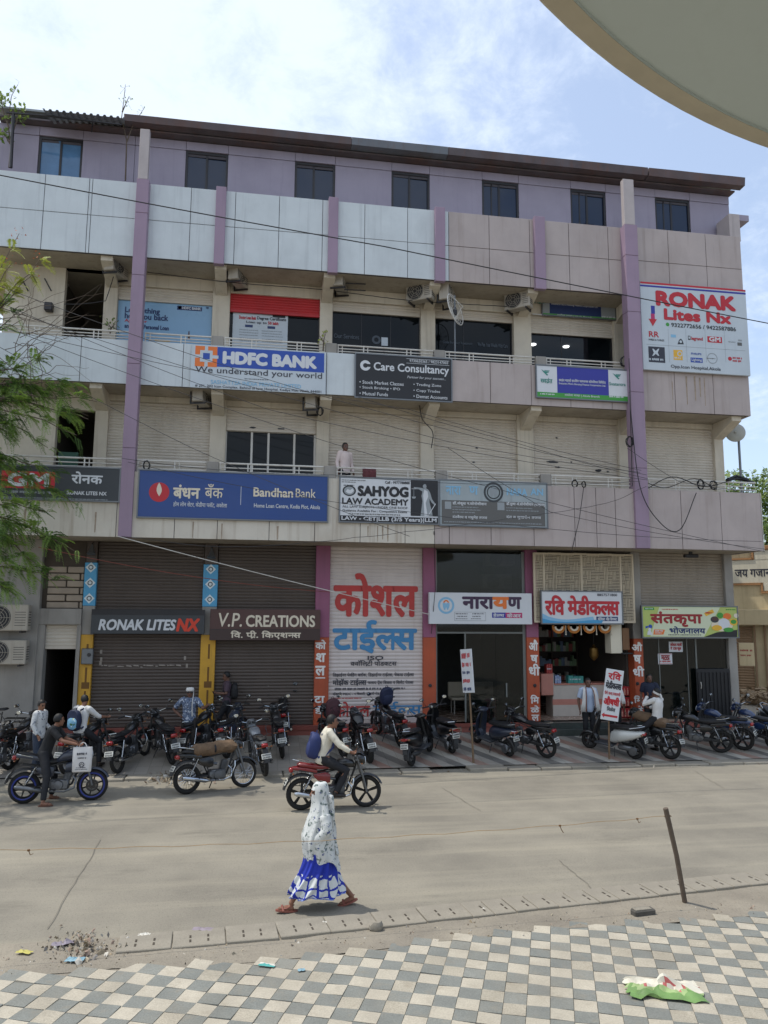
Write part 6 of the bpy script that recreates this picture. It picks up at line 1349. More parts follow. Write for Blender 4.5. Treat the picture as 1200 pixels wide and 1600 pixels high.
# --- boy in black astride the dark blue motorcycle, with the cloth bag hanging from his hand
p_ = dict(pel=(-.3, -.02, .98), che=(-.2, -.02, 1.31), nec=(-.12, -.02, 1.48), hea=(-.07, -.02, 1.6), hipL=(-.3, .08, .95), hipR=(-.3, -.12, .95), kneL=(-.12, .26, .55), kneR=(-.2, -.27, .52), ankL=(-.18, .34, .09), ankR=(-.22, -.36, .09), shoL=(-.12, .17, 1.42), shoR=(-.16, -.21, 1.42), elbL=(.06, .22, 1.2), elbR=(.06, -.34, 1.22), wriL=(.28, .3, 1.1), wriR=(.36, -.4, 1.15), curlL=1.4, curlR=1.5, hndR=(1, -.1, -.2), thuR=(0, 1, 0), hndL=(1, .2, -.1), look=.5)
person('boy in black shirt and trousers astride the dark blue motorcycle', blue_M, p_, M_skin, M_shbk, 'short', M_trk, None, sandal=True)
o = thing('cloth_bag', 'white printed cloth bag hanging from the hand of the boy in black', 'bag', M=blue_M @ Matrix.Translation((.46, -.4, .62)))
m = MB(); rs = []
for i, (z, t, w) in enumerate(((0, .03, .17), (.02, .05, .18), (.25, .055, .185), (.42, .035, .185), (.48, .015, .18))): rs.append([(math.copysign(abs(cos(2*pi*k/20))**.4, cos(2*pi*k/20))*w, sin(2*pi*k/20)*t+.008*noise.noise((k*.6, i*.8, 0)), z) for k in range(20)])
m.rings(rs); part(o, 'bag', m, pm('bag_white', '#c4c2c0', .8, .06, 5))
m = MB()
for s_ in (-1, 1): m.tube([(-.08, s_*.012, .47), (-.04, s_*.012, .55), (0, 0, .57), (.04, s_*.012, .55), (.08, s_*.012, .47)], .007, 5)
part(o, 'handle', m, M_shw)
m = MB(); dashes(m, -.1, .1, .33, .38, -.062, .03); dashes(m, -.08, .08, .26, .29, -.064, .02); dashes(m, -.12, .12, .05, .065, -.06, .012); m.torus((0, -.062, .15), .045, .006, 18, 4, 'y'); m.tube([(-.03, -.063, .13), (0, -.063, .17), (.03, -.063, .13)], .005, 4); dashes(m, -.1, .1, .08, .1, -.062, .015); part(o, 'print', m, P_ink, False)
# --- boys behind
person('boy in white leaf print shirt standing behind the dark blue motorcycle', at(PV(57, 1209), -20), dict(look=-.3, nod=.2, wriL=(.2, .2, 1.0), elbR=(.0, -.27, 1.15), wriR=(.12, -.24, .92)), M_skin3, M_print, 'long', pm('denim', '#333c4c', .85, .15, 6), M_shoe, sc=.97)
p_ = dict(SIT); p_.update(pel=(-.24, 0, .95), kneL=(.08, .27, .55), kneR=(.08, -.27, .55), ankL=(-.05, .34, .1), ankR=(-.05, -.34, .1), look=1.1, nod=.35)
person('boy in white shirt bending over his motorcycle, wearing a printed backpack', boy_M, p_, M_skin, M_shw, 'half', M_trk, M_shoe)
M_bpp = patch_mat('backpack_landscape_print', '#6d9bb8', (('#a8a544', 5, .5), ('#c9d6d8', 7, .62), ('#3d5f3a', 9, .62)), 1)
backpack('navy backpack with a bright landscape print on the boy in white', boy_M @ Matrix.Translation((-.44, 0, .95)) @ Matrix.Rotation(R_(10), 4, 'Y'), M_bpn, M_bpp, .34, .48, .18)
# --- turbaned man, hand on hip
p_ = dict(elbR=(-.06, -.4, 1.16), wriR=(.02, -.2, 1.0), hndR=(.3, .6, -.3), elbL=(.12, .36, 1.2), wriL=(.26, .5, 1.3), hndL=(.6, .3, .3), curlL=1.3, look=.15)
o, hM, J = person('man with white cap and sunglasses, hand on hip, in blue grey patterned shirt', at(PV(293, 1184), -96), p_, M_skin2, M_check, 'short', M_trb, M_shoe, hair=True)
m = MB(); m.T = hM; m.lathe([(.088, .03), (.1, .045), (.1, .09), (.085, .118), (.03, .13)], 18, Matrix.Translation((-.008, 0, 0))); part(o, 'cap', m, M_shw)
m = MB(); m.T = hM; m.tube([(.07, -.07, .012), (.094, -.035, .01), (.098, 0, .014), (.094, .035, .01), (.07, .07, .012)], [.012, .022, .008, .022, .012], 6); part(o, 'sunglasses', m, M_blk)
m = MB(); m.tube([J['hea']+V((-.05, .08, .05)), J['nec']+V((.05, .09, .04)), J['che']+V((.14, .09, .04)), J['pel']+V((.14, .1, .08))], [.03, .035, .04, .045], 8, True, .35); part(o, 'scarf', m, M_shw)
# --- man with phone and black backpack walking along the shutters
pw = PV(352, 1150); Mw = at(pw, 183)
p_ = dict(kneL=(.18, .1, .5), ankL=(.25, .1, .1), kneR=(-.08, -.1, .5), ankR=(-.3, -.1, .14), elbL=(.02, .25, 1.14), wriL=(.26, .18, 1.16), curlL=.9, elbR=(-.05, -.26, 1.14), wriR=(.05, -.26, .9), nod=.2)
person('man in plum shirt with a black backpack walking past looking at his phone', Mw, p_, M_skin2, M_shplum, 'short', M_trk, M_shoe)
backpack('black backpack worn by the man walking past the maroon shop', Mw @ Matrix.Translation((-.19, 0, .98)), M_bpk, w=.34, h=.44, d=.18)
o = thing('phone', 'black phone held up by the walking man in plum shirt', 'phone', M=Mw @ Matrix.Translation((.36, .17, 1.16)) @ Matrix.Rotation(.5, 4, 'Y')); part(o, 'case', MB().bbox(-.005, .005, -.036, .036, -.07, .08, .004), M_blk, False); part(o, 'screen', MB().box(-.0065, -.005, -.032, .032, -.063, .073), M_glassd, False)
# --- man on the first floor balcony
pb = W(539, 700, 21.45); person('man in pale pink shirt standing at the first floor railing', at((pb.x, 21.45, 6.93), -60), dict(look=-.1), M_skin2, M_shpink, 'long', M_trk, M_shoe, sc=1.02)
# --- man with the towel
p_ = dict(elbR=(-.03, -.26, 1.13), wriR=(.02, -.25, .87), elbL=(-.03, .26, 1.13), wriL=(.02, .25, .87))
o, hM, J = person('man in pale blue shirt with long white towel over his shoulders by medicine shop', at(PV(921, 1161), -92), p_, M_skin2, M_shlb, 'short', M_trk, M_shoe, sc=1.03)
for s_ in (-1, 1):
    m = MB(); rs = []
    for q, (x, y, z, w) in enumerate(((-.1, .08, 1.46, .08), (.0, .1, 1.49, .085), (.1, .13, 1.42, .09), (.145, .16, 1.25, .11), (.15, .18, 1.05, .13), (.15, .2, .84, .15))):
        rs.append([(x+.008*sin(k*1.7+q), s_*(y+w*(k/6-.5)*1.0), z-.015*abs(k-3)/3) for k in range(7)]+[(x+.02+.008*sin(k*1.7+q), s_*(y+w*(k/6-.5)), z-.015*abs(k-3)/3) for k in range(6, -1, -1)])
    m.rings(rs); part(o, 'towel', m, M_shw, 'all')
    m = MB(); m.tube([(.05, s_*.075, 1.475), (.125, s_*.1, 1.4), (.172, s_*.115, 1.25), (.178, s_*.12, 1.05), (.178, s_*.13, .85)], .011, 5); part(o, 'towel_border', m, pm('towel_brown', '#7d4b35', .8))
person('person in white shirt and black trousers mostly hidden behind the tilted placard', at(PV(962, 1160), 60), dict(look=.3), M_skin2, M_shw, 'half', M_trk, M_shoe)
# --- man sitting on the plush covered motorcycle at the right
p_ = dict(SIT); p_.update(pel=(-.2, 0, .98), hipL=(-.2, .1, .95), hipR=(-.2, -.1, .95), che=(-.18, 0, 1.3), nec=(-.15, 0, 1.49), hea=(-.11, .0, 1.61), shoL=(-.16, .19, 1.44), shoR=(-.16, -.19, 1.44), kneL=(.1, .28, .58), kneR=(.1, -.28, .58), ankL=(-.08, .34, .1), ankR=(-.08, -.34, .1), elbL=(.06, .3, 1.28), wriL=(.06, .12, 1.5), elbR=(.02, -.28, 1.2), wriR=(.22, -.3, 1.12), hndL=(.1, -.4, .6), look=.35)
sit_M = bike_sit.matrix_world.copy(); sit_M = WM[bike_sit.name]
o, hM, J = person('man in white shirt with white cloth tied round his head sitting on motorcycle', sit_M, p_, M_skin2, M_shw, 'long', M_trk, M_shoe)
m = MB(); m.T = hM; m.lathe([(.098, -.02), (.104, .01), (.1, .035), (.098, .03)], 18, Matrix.Translation((-.012, 0, 0)) @ Matrix.Rotation(-.35, 4, 'Y')); m.tube([(-.1, .0, -.02), (-.13, -.03, -.07), (-.12, -.06, -.13)], [.03, .028, .015], 7); m.tube([(-.1, .0, -.02), (-.14, .03, -.05), (-.15, .05, -.1)], [.03, .024, .012], 7); part(o, 'headscarf', m, M_shw)
person('man in navy shirt standing by the eatery glass behind the seated rider', at(PV(1018, 1146), -120), dict(look=.4, elbL=(.05, .28, 1.16), wriL=(.2, .12, 1.1)), M_skin2, M_shnavy, 'short', M_trk, M_shoe, sc=.99)
# bags standing on parked motorcycles
backpack('maroon striped backpack standing on a motorcycle before the white painted shutter', PB(536, 1183, 108) @ Matrix.Translation((-.1, 0, .86)), M_bpm, patch_mat('stripe_dark', '#43232b', (('#2a171c', 20, .5),), 1), .38, .52, .2, straps=False)
backpack('navy backpack propped upright on a motorcycle seat by the orange pillar', PB(627, 1168, 112) @ Matrix.Translation((.1, 0, .97)) @ Matrix.Rotation(R_(-6), 4, 'Y'), M_bpn, None, .36, .5, .22, straps=False)
# --- the woman crossing in the foreground, wrapped in a floral scarf, blue and white skirt
gw_ = G(498, 1420); wM = at((gw_.x, gw_.y, 0), 186)
o = thing('person', 'woman in white floral head scarf and blue and white skirt walking along the near road', 'person', M=wM)
wo = o; m = MB()
LJ = dict(hea=V((.03, 0, 1.44)), nec=V((-.02, 0, 1.3)))
hM = Matrix.Translation(LJ['hea']) @ Matrix.Rotation(.08, 4, 'Z'); m.T = hM; rs = []
for z, a, b, x in ((-.118, .03, .028, .045), (-.105, .05, .042, .03), (-.075, .072, .057, .016), (-.035, .087, .068, .004), (.01, .094, .074, -.002), (.05, .094, .075, -.006), (.085, .079, .064, -.008), (.108, .05, .042, -.01), (.118, .02, .018, -.01)): rs.append([(x+a*cos(2*pi*k/18), b*sin(2*pi*k/18), z) for k in range(18)])
m.rings(rs); m.tube([(.082, 0, .02), (.097, 0, -.01), (.11, 0, -.03), (.088, 0, -.042)], [.009, .012, .016, .012], 7); m.T = None
m.tube([(0, 0, .8), (-.01, 0, 1.05), (-.01, 0, 1.2), (-.02, 0, 1.3), (.0, 0, 1.4)], [.12, .1, .11, .05, .05], 12)
FT = {'L': (V((.37, .03, .1)), V((.12, .04, .5)), .06), 'R': (V((-.43, -.03, .12)), V((-.13, -.04, .47)), -.05)}
for S, s_ in (('L', 1), ('R', -1)):
    an, kn, a = FT[S]; hp = V((0, s_*.06, .82)); m.tube([hp, hp.lerp(kn, .5), kn, kn.lerp(an, .4), an], [.07, .062, .045, .042, .032], 10)
    fd = V((cos(a), sin(a), .12 if S == 'L' else -.28)).normalized(); m.tube([an, an+V((0, 0, -.045))-fd*.03, an+V((0, 0, -.055))+fd*.07, an+V((0, 0, -.06))+fd*.16], [.033, .034, .032, .02], 10)
    if S == 'L':
        wr = V((.09, .06, .88)); el = V((-.05, .17, .98))
    else: wr = V((.09, -.05, .92)); el = V((-.05, -.17, .97))
    m.tube([V((-.02, s_*.11, 1.2)), el, wr], [.04, .038, .025], 9); hand(m, wr, V((.3, -s_*.9, .1)), 1.0)
me = remeshed(m, 'body', [M_skin, M_eye, M_lip], .007, 2); inv = hM.inverted()
for p in me.polygons:
    c = inv @ p.center
    if c.x > .05 and abs(abs(c.y)-.032) < .014 and abs(c.z-.008) < .0085: p.material_index = 1
obj('body', None, None, o, me=me)
for S in 'LR':
    an, kn, a = FT[S]; fd = V((cos(a), sin(a), .12 if S == 'L' else -.28)).normalized(); sd_ = V((-sin(a), cos(a), 0)); up2 = sd_.cross(fd)*-1; m = MB()
    up2 = fd.cross(sd_)
    m.rings([[an-up2*.0+V((0, 0, -.088))+fd*(.05+.145*cos(2*pi*k/16))+sd_*.05*sin(2*pi*k/16)+up2*h for k in range(16)] for h in (0, .022)]); m.tube([an+fd*.1+sd_*.05+V((0, 0, -.075)), an+fd*.11+V((0, 0, -.022)), an+fd*.1-sd_*.05+V((0, 0, -.075))], [.012, .016, .012], 6); m.tube([an+fd*.15+V((0, 0, -.07)), an+fd*.06+sd_*.045+V((0, 0, -.04)), an-fd*.045+V((0, 0, -.01)), an+fd*.06-sd_*.045+V((0, 0, -.04)), an+fd*.15+V((0, 0, -.07))], .008, 5)
    obj('sandal', m, pm('sandal_rose', '#8a5347', .6, .12), o, True)
def folds(rows, n=96, amp=.02, seed=0, freq=9):
    rs = []
    for i, (z, cx, a, b, f) in enumerate(rows):
        q = []
        for k in range(n):
            t = 2*pi*k/n; w = 1+f*amp*(sin(freq*t+.7*sin(3*t+seed)+.12*i)+.6*sin(freq*1.7*t+seed*2+.2*i))
            q.append((cx+a*w*cos(t), b*w*sin(t), z+.01*f*sin(5*t+seed)))
        rs.append(q)
    return rs
def smooth_rows(rows, n):
    out = []
    for i in range(n+1):
        u = i/n*(len(rows)-1); k = min(int(u), len(rows)-2); f = u-k; P0, P1, P2, P3 = rows[max(k-1, 0)], rows[k], rows[k+1], rows[min(k+2, len(rows)-1)]
        out.append(tuple(.5*((2*P1[j])+(-P0[j]+P2[j])*f+(2*P0[j]-5*P1[j]+4*P2[j]-P3[j])*f*f+(-P0[j]+3*P1[j]-3*P2[j]+P3[j])*f**3) for j in range(len(P1))))
    return out
sk = smooth_rows([(.9, 0, .15, .14, .2), (.75, 0, .175, .165, .6), (.55, .0, .215, .18, 1.2), (.37, .015, .285, .2, 1.4), (.25, .02, .335, .21, 1.6), (.18, .02, .355, .215, 1.7)], 90)
m = MB(); m.rings(folds(sk, 240, .05, 1.3, 11), cap=False); n = 240
M_skb = pm('skirt_blue', '#1c2f9c', .8, .1, 6); M_skw = pm('skirt_white', '#c9cccb', .8, .06, 6); M_skl = pm('skirt_hem_blue', '#5a6fae', .8, .1, 6)
for fi in range(len(m.f)):
    row, k = divmod(fi, n); u = row/90; sl = (k/n*2) % 1
    if u < .5: mi = 0
    else:
        c = (k+int(2*sin(u*4))) % 18; band_ = (u-.5)/.5; r = band_*2.6+.1*sin(k*.3); wr_ = (r % 1) < .22 or c < 4; mi = 0 if wr_ else 1
        if band_ > .9: mi = 2
        if .52 < k/n < .8 and band_ < .6: q = (band_*6+k*.16) % 1; mi = 0 if q < .35 or (k % 32) < 4 else 1
    m.m[fi] = mi
obj('skirt', m, [M_skb, M_skw, M_skl], o, 'all')
# scarf: over the head, down the back to the hips, one surface of folds
sc_rows = smooth_rows([(1.572, .0, .03, .03, .1), (1.56, .0, .075, .07, .2), (1.5, .005, .108, .098, .5), (1.44, .008, .118, .104, .8), (1.36, .004, .116, .108, 1.2), (1.28, -.01, .126, .135, 1.6), (1.15, -.01, .15, .175, 2), (1.0, -.0, .165, .2, 2.4), (.88, .01, .185, .205, 2.4), (.74, .0, .19, .2, 2.6), (.62, -.02, .195, .2, 3)], 60)
rs = folds(sc_rows, 110, .022, 4.1, 9)
m = MB()
for i, r in enumerate(rs):
    for k, p in enumerate(r):
        p = V(p); t = 2*pi*k/110
        if p.z < 1.2: p += V((.04*max(0, cos(t))*sin((1.2-p.z)*5), 0, 0)); p.y += .02*sin(p.z*21+t*3)*(1.2-p.z)
        if p.z < 1.05 and cos(t) < 0: p.x -= .1*(1.05-p.z)*abs(cos(t)); 
        if p.z < .85: p.z -= .09*max(0, -cos(t))*(.85-p.z)/.17
        rs[i][k] = tuple(p)
m.rings(rs, cap=False); keep = []
for f in m.f:
    c = sum((m.v[i] for i in f), V((0, 0, 0)))/4; h = hM.inverted() @ c
    if h.x > .06 and -.012 < h.z < .034 and abs(h.y) < .07: continue      # the slit for the eyes
    keep.append(f)
m.f = keep; m.m = [0]*len(keep)
obj('scarf', m, M_floral, o, 'all')
m = MB(); rs = []                                           # loose end hanging down the back
for i in range(24):
    z = 1.42-.76*i/23; rs.append([(-.12-.03*(1.42-z)-.075*((1.42-z)/.76)-.02*sin(k*1.3+z*9)-.012*sin(k*2.9), -.09+.2*k/12+.03*sin(z*6), z) for k in range(13)]+[(-.10-.03*(1.42-z)-.075*((1.42-z)/.76)-.02*sin(k*1.3+z*9)-.012*sin(k*2.9), -.09+.2*k/12+.03*sin(z*6), z) for k in range(12, -1, -1)])
m.rings(rs); obj('scarf_end', m, M_floral, o, 'all')
for s_, pts in ((1, [(-.03, .13, 1.18), (-.05, .18, 1.0), (.06, .15, .88), (.13, .09, .86)]), (-1, [(-.03, -.13, 1.18), (-.05, -.18, .98), (.06, -.15, .88), (.14, -.07, .9)])):
    m = MB(); m.tube([V(p) for p in pts], [.075, .085, .075, .055], 14)
    obj('sleeve', None, None, o, me=remeshed(m, 'sleeve', M_floral, .013, 3, .012, s_*3))
# ================================================================ TREES AND PLANTS
def leaf_mat(name, c1, c2, tr=.35):
    m = bpy.data.materials.new(name); m.use_nodes = True; t = m.node_tree; b = t.nodes['Principled BSDF']; b.inputs['Roughness'].default_value = .6
    tc = t.nodes.new('ShaderNodeTexCoord'); n = t.nodes.new('ShaderNodeTexNoise'); n.inputs['Scale'].default_value = 1.6; n.inputs['Detail'].default_value = 5; t.links.new(tc.outputs['Object'], n.inputs['Vector'])
    q = t.nodes.new('ShaderNodeMapRange'); t.links.new(n.outputs[0], q.inputs[0]); q.inputs[1].default_value = .35; q.inputs[2].default_value = .65
    x = t.nodes.new('ShaderNodeMixRGB'); t.links.new(q.outputs[0], x.inputs[0]); x.inputs[1].default_value = (*lin(c1), 1); x.inputs[2].default_value = (*lin(c2), 1); t.links.new(x.outputs[0], b.inputs['Base Color'])
    tl = t.nodes.new('ShaderNodeBsdfTranslucent'); t.links.new(x.outputs[0], tl.inputs[0]); ms = t.nodes.new('ShaderNodeMixShader'); ms.inputs[0].default_value = tr
    o = t.nodes['Material Output']; t.links.new(b.outputs[0], ms.inputs[1]); t.links.new(tl.outputs[0], ms.inputs[2]); t.links.new(ms.outputs[0], o.inputs[0]); return m
M_lf = leaf_mat('leaf_feathery', '#63823a', '#8fab50'); M_lfk = leaf_mat('leaf_dark_green', '#3f5a28', '#557235'); M_lfy = leaf_mat('leaf_yellow_green', '#8c9a3c', '#a8ad4c'); M_lfd = leaf_mat('leaf_neem', '#4f6b30', '#8a9c4c'); M_fl = pm('flower_orange', '#c4602c', .6, .2); M_bark = pm('bark_grey', '#5f5348', .9, .2, 9, bump=.5)  # M_lfk: darker green leaf variety, mixed in at random
rnd = random.Random(11)
def rv(s): return V((rnd.uniform(-s, s), rnd.uniform(-s, s), rnd.uniform(-s, s)))
def frond(m, p, d, L_, mi=0, nl=15):
    """feathery leaf: a drooping stalk with pairs of narrow leaflets"""
    d = d.normalized(); sd = d.cross(V((0, 0, 1))); sd = sd.normalized() if sd.length > .05 else V((1, 0, 0)); up_ = sd.cross(d)
    tw = rnd.uniform(-.6, .6); sd = (sd*cos(tw)+up_*sin(tw)).normalized(); m.mi = mi
    pts = [p+d*L_*t+V((0, 0, -.45*L_*t*t)) for t in [i/nl for i in range(nl+1)]]
    for i in range(1, nl+1):
        q = pts[i]; ll = L_*.34*(1-abs(i/nl-.45)*.9)*rnd.uniform(.75, 1.1); w = L_*.03; f = d*w
        for s_ in (-1, 1):
            e = q+sd*s_*ll+d*ll*.35+V((0, 0, -ll*rnd.uniform(.05, .35))); md = q.lerp(e, .5)+V((0, 0, .01)); m.add([q-f*.4, md-f, e, md+f], [(0, 1, 2, 3)])
def limb(m, a, b, r0, r1, sag=0, n=7, wob=.05, L_=None):
    pts = [a.lerp(b, i/n)+rv(wob)*(1 if 0 < i < n else 0)+V((0, 0, sag*sin(pi*i/n))) for i in range(n+1)]
    m.tube(pts, [r0+(r1-r0)*i/n for i in range(n+1)], 7); return pts
tb_ = V((-7.4, 18.7, 0)); o = thing('feathery_tree', 'feathery leaved tree leaning in at the left edge before the building', 'tree', tb_)
mt_, mc = MB(), MB(); fk = V((-7.3, 18.7, 3.6)); top_ = V((-7.5, 18.6, 8.5)); limb(mt_, V((-7.4, 18.7, -.1)), fk, .17, .13); limb(mt_, fk, top_, .11, .06)
hubs = [V((-7.1, 18.8, 4.6)), V((-7.2, 18.7, 6.0)), V((-7.3, 18.6, 7.4)), V((-7.5, 18.6, 8.4))]
tips = [(30, 365, 18.9, 1), (62, 405, 18.8, 1), (20, 410, 18.6, 1), (50, 430, 18.9, 1), (10, 470, 18.7, 0), (40, 480, 18.9, 0), (20, 560, 18.6, 0), (75, 560, 18.7, 0), (118, 602, 18.6, 0), (152, 628, 18.5, 0), (138, 655, 18.6, 0), (95, 612, 18.8, 0), (60, 640, 18.9, 0), (120, 680, 18.5, 0), (30, 690, 18.5, 0), (75, 700, 18.7, 0), (50, 750, 18.4, 0), (100, 748, 18.6, 0), (15, 770, 18.5, 0), (75, 800, 18.4, 0), (122, 790, 18.6, 0), (30, 830, 18.3, 0), (95, 850, 18.5, 0), (118, 862, 18.7, 0), (55, 880, 18.4, 0), (20, 890, 18.2, 0), (85, 905, 18.6, 0), (25, 930, 18.4, 0), (8, 650, 18.6, 0), (5, 720, 18.3, 0), (12, 850, 18.3, 0), (45, 600, 18.6, 0), (20, 620, 18.7, 0)]
for px, py, Y, k in tips:
    e = W(px, py, Y); h = min(hubs, key=lambda q: abs(q.z-e.z-.6)); a = h+rv(.1); pts = limb(mt_, a, e, .03, .006, .25, 9, .05)
    if k == 0 and rnd.random() < .3: pass
    n = 40 if py > 590 else 30 if py > 540 else (30 if k else 16)
    for i in range(n):
        t = rnd.uniform(.55, 1.02); q = pts[min(9, int(t*9))]+rv(.07); dr = (e-a).normalized()*.7+rv(.9); dr.z -= .1; frond(mc, q, dr, rnd.uniform(.2, .42), 1 if k else (3 if rnd.random() < .28 else 0))
    if k:
        mc.mi = 2
        for i in range(9): q = e+rv(.18); mc.add([q+rv(.03) for _ in range(4)], [(0, 1, 2, 3)])
for i in range(26):                                         # bare twigs among the leaves
    a = W(rnd.uniform(-10, 60), rnd.uniform(480, 640), 18.7); b = W(rnd.uniform(40, 165), rnd.uniform(440, 660), 18.7+rnd.uniform(-.3, .3)); limb(mt_, a, b, .009, .003, rnd.uniform(-.2, .2), 8, .06)
for i in range(900):                                        # the rest of the crown, left of the picture
    r = rv(1); q = V((-8.0+r.x*1.75, 18.3+r.y*2.0, 8.0+r.z*2.0))
    if r.length > 1 or q.x > -6.3-(q.z-8)*.12: continue
    frond(mc, q, rv(1), rnd.uniform(.35, .6), 0, 9)
obj('trunk', mt_, M_bark, o, True, world=True); obj('crown', mc, [M_lf, M_lfy, M_fl, M_lfk], o, world=True)
def sapling(label, base, paths, nleaf, size, mat, cat='plant'):
    o = thing('sapling', label, cat, base); mt_, mc = MB(), MB()
    for pts in paths:
        pts = [V(p) for p in pts]; n = len(pts); mt_.tube(pts, [.022*(1-.75*i/(n-1)) for i in range(n)], 6)
        for i in range(nleaf):
            t = rnd.uniform(.45, 1); k = min(int(t*(n-1)), n-2); q = pts[k].lerp(pts[k+1], t*(n-1)-k)+rv(.16); d = rv(1).normalized()*size; s_ = d.orthogonal().normalized()*size*.35
            mc.add([q, q+d*.5+s_, q+d, q+d*.5-s_], [(0, 1, 2, 3)]); mt_.tube([q, pts[k].lerp(pts[k+1], t*(n-1)-k)], .003, 3)
    obj('stem', mt_, M_bark, o, True, world=True); obj('foliage', mc, mat, o, world=True); return o
YR = 21.6
sapling('leafy wild sapling rooted on the parapet at the top left corner', W(14, 262, YR), [[W(14, 262, YR), W(17, 230, YR), W(12, 190, YR), W(18, 150, YR), W(28, 132, YR)], [W(17, 215, YR), W(28, 185, YR), W(40, 168, YR)], [W(14, 200, YR), W(4, 170, YR), W(2, 145, YR)], [W(16, 225, YR), W(4, 205, YR)]], 26, .14, M_lfd)
sapling('thin nearly bare sapling rooted on the parapet beside the pale column cap', W(196, 282, YR), [[W(196, 282, YR), W(198, 220, YR), W(190, 184, YR), W(193, 160, YR), W(196, 132, YR)], [W(198, 222, YR), W(208, 195, YR), W(226, 168, YR)], [W(191, 175, YR), W(202, 150, YR)]], 9, .06, M_lfd)
sapling('small weed growing from the railing post left of the black signboard', W(505, 548, 20.9), [[W(505, 548, 20.9), W(506, 530, 20.8), W(510, 518, 20.8)], [W(506, 535, 20.8), W(499, 524, 20.8)]], 9, .1, M_lfy)
sapling('weed growing on the balcony behind the railing at the left', W(172, 520, 21.2), [[W(172, 522, 21.2), W(173, 512, 21.2), W(168, 503, 21.2)], [W(173, 514, 21.2), W(180, 506, 21.2)]], 10, .1, M_lfd)
def crown_tree(label, base, h, blobs, n, size, mat):
    o = thing('neem_tree', label, 'tree', base, 0, None); b = V(base); mt_, mc = MB(), MB(); limb(mt_, V((0, 0, -.2)), V((0, 0, h*.5)), .28, .18)
    for c, r in blobs:
        c = V(c); limb(mt_, V((0, 0, h*.45)), c, .12, .03, .2)
        for i in range(n):
            q = rv(1); q = q.normalized()*rnd.uniform(.35, 1)**.6; f = 1+.35*noise.noise(q*2.2+c); p = c+V((q.x*r[0], q.y*r[1], q.z*r[2]))*f
            if noise.noise(p*1.1) < -.22: continue
            d = rv(1).normalized()*size*rnd.uniform(.6, 1.3); s_ = d.orthogonal().normalized()*size*.3; mc.add([p, p+d*.5+s_, p+d, p+d*.5-s_], [(0, 1, 2, 3)])
    obj('trunk', mt_, M_bark, o, True); obj('crown', mc, mat, o); return o
q = W(1172, 965, 36); crown_tree('tall bushy yellow green tree behind the right end of the building', (q.x, 36, .6), 9, [((-.6, 0, 9.6), (1.6, 1.6, 1.3)), ((1.2, .3, 8.6), (1.7, 1.6, 1.5)), ((.2, -.2, 7.4), (2.0, 1.6, 1.3)), ((2.6, 0, 10.2), (1.5, 1.5, 1.4))], 2300, .26, M_lfd)
q = W(1205, 965, 33); crown_tree('lower dense tree between the building and the cream house at the right edge', (q.x, 33, .6), 6, [((.2, 0, 6.6), (1.3, 1.2, 1.4)), ((1.6, 0, 6.0), (1.4, 1.2, 1.3)), ((.3, 0, 5.0), (1.0, 1.2, 1.0))], 1700, .24, M_lfd)
# ================================================================ CREAM HOUSE ACROSS THE SIDE STREET
q = W(1141, 965, 31); hd = V((.72, -.69, 0)); ang = atan2(hd.y, hd.x)
hz0 = .55; hb = thing('house', 'cream house with painted Devanagari name and brown shutters across the side street', 'house', (q.x, 31, hz0), ang)
M_hc = pm('house_cream', '#c3b28f', .85, .1, 1.2, streak=.4, grime='#7f6b4e'); M_hb = pm('house_brown', '#8d7358', .7, .1, 1.2, streak=.3); M_ht = pm('house_trim', '#a1764f', .8, .1); M_hw = pm('house_pale', '#d0c8b4', .8, .08, 1.2, streak=.2)
part(hb, 'wall', MB().box(-3, 9, .02, 8, -.6, 6.2), M_hc, False)
m = MB(); m.bbox(-3, 9, -.55, .3, 2.95, 3.6, .02); part(hb, 'projecting_slab', m, M_hc, False)
m = MB(); m.bbox(-.4, 6, -.04, .1, 4.75, 5.75, .01); m.bbox(1.1, 5, -.05, .1, 5.75, 6.15, .01); m.bbox(1.4, 5, -.045, .1, 4.4, 4.75, .01); part(hb, 'name_band', m, M_hw, False)
m = MB(); m.box(-.45, 1.05, -.08, .02, 5.76, 5.84); m.box(1.0, 1.08, -.08, .02, 5.76, 6.2); m.box(1.0, 5, -.08, .02, 6.16, 6.24); m.box(-.45, 1.35, -.08, .02, 4.66, 4.74); m.box(1.3, 1.38, -.08, .02, 4.36, 4.74); m.box(1.3, 5, -.08, .02, 4.3, 4.38); m.bbox(-3, 9, -.1, .1, 6.2, 6.35, .01); part(hb, 'moulding', m, M_ht, False)
m = MB(); letter(m, 'जय गजानन भोजनालय', .3, 3.5, 5.02, 5.47, -.046, .02, res=2); part(hb, 'painted_name', m, P_ink, False)
for a in (-2.6, -.3, 1.55):
    m = MB(); n = 26
    prof = []
    for i in range(n): z = .0+2.9*i/n; prof += [(-.01, z), (-.035, z+.05), (-.01, z+.1)]
    m.rings([[(x, y, z) for y, z in prof] for x in (a, a+1.15)], cap=False, close=False); part(hb, 'roller_shutter', m, M_hb, False)
m = MB()
for a in (.95, 1.35): m.tube([(a, -.1, -.4), (a, -.1, 2.95)], .045, 7)
part(hb, 'drain_pipe', m, M_hb)
part(hb, 'door', MB().box(2.85, 4.2, -.02, .02, -.5, 2.2), M_blk, False)
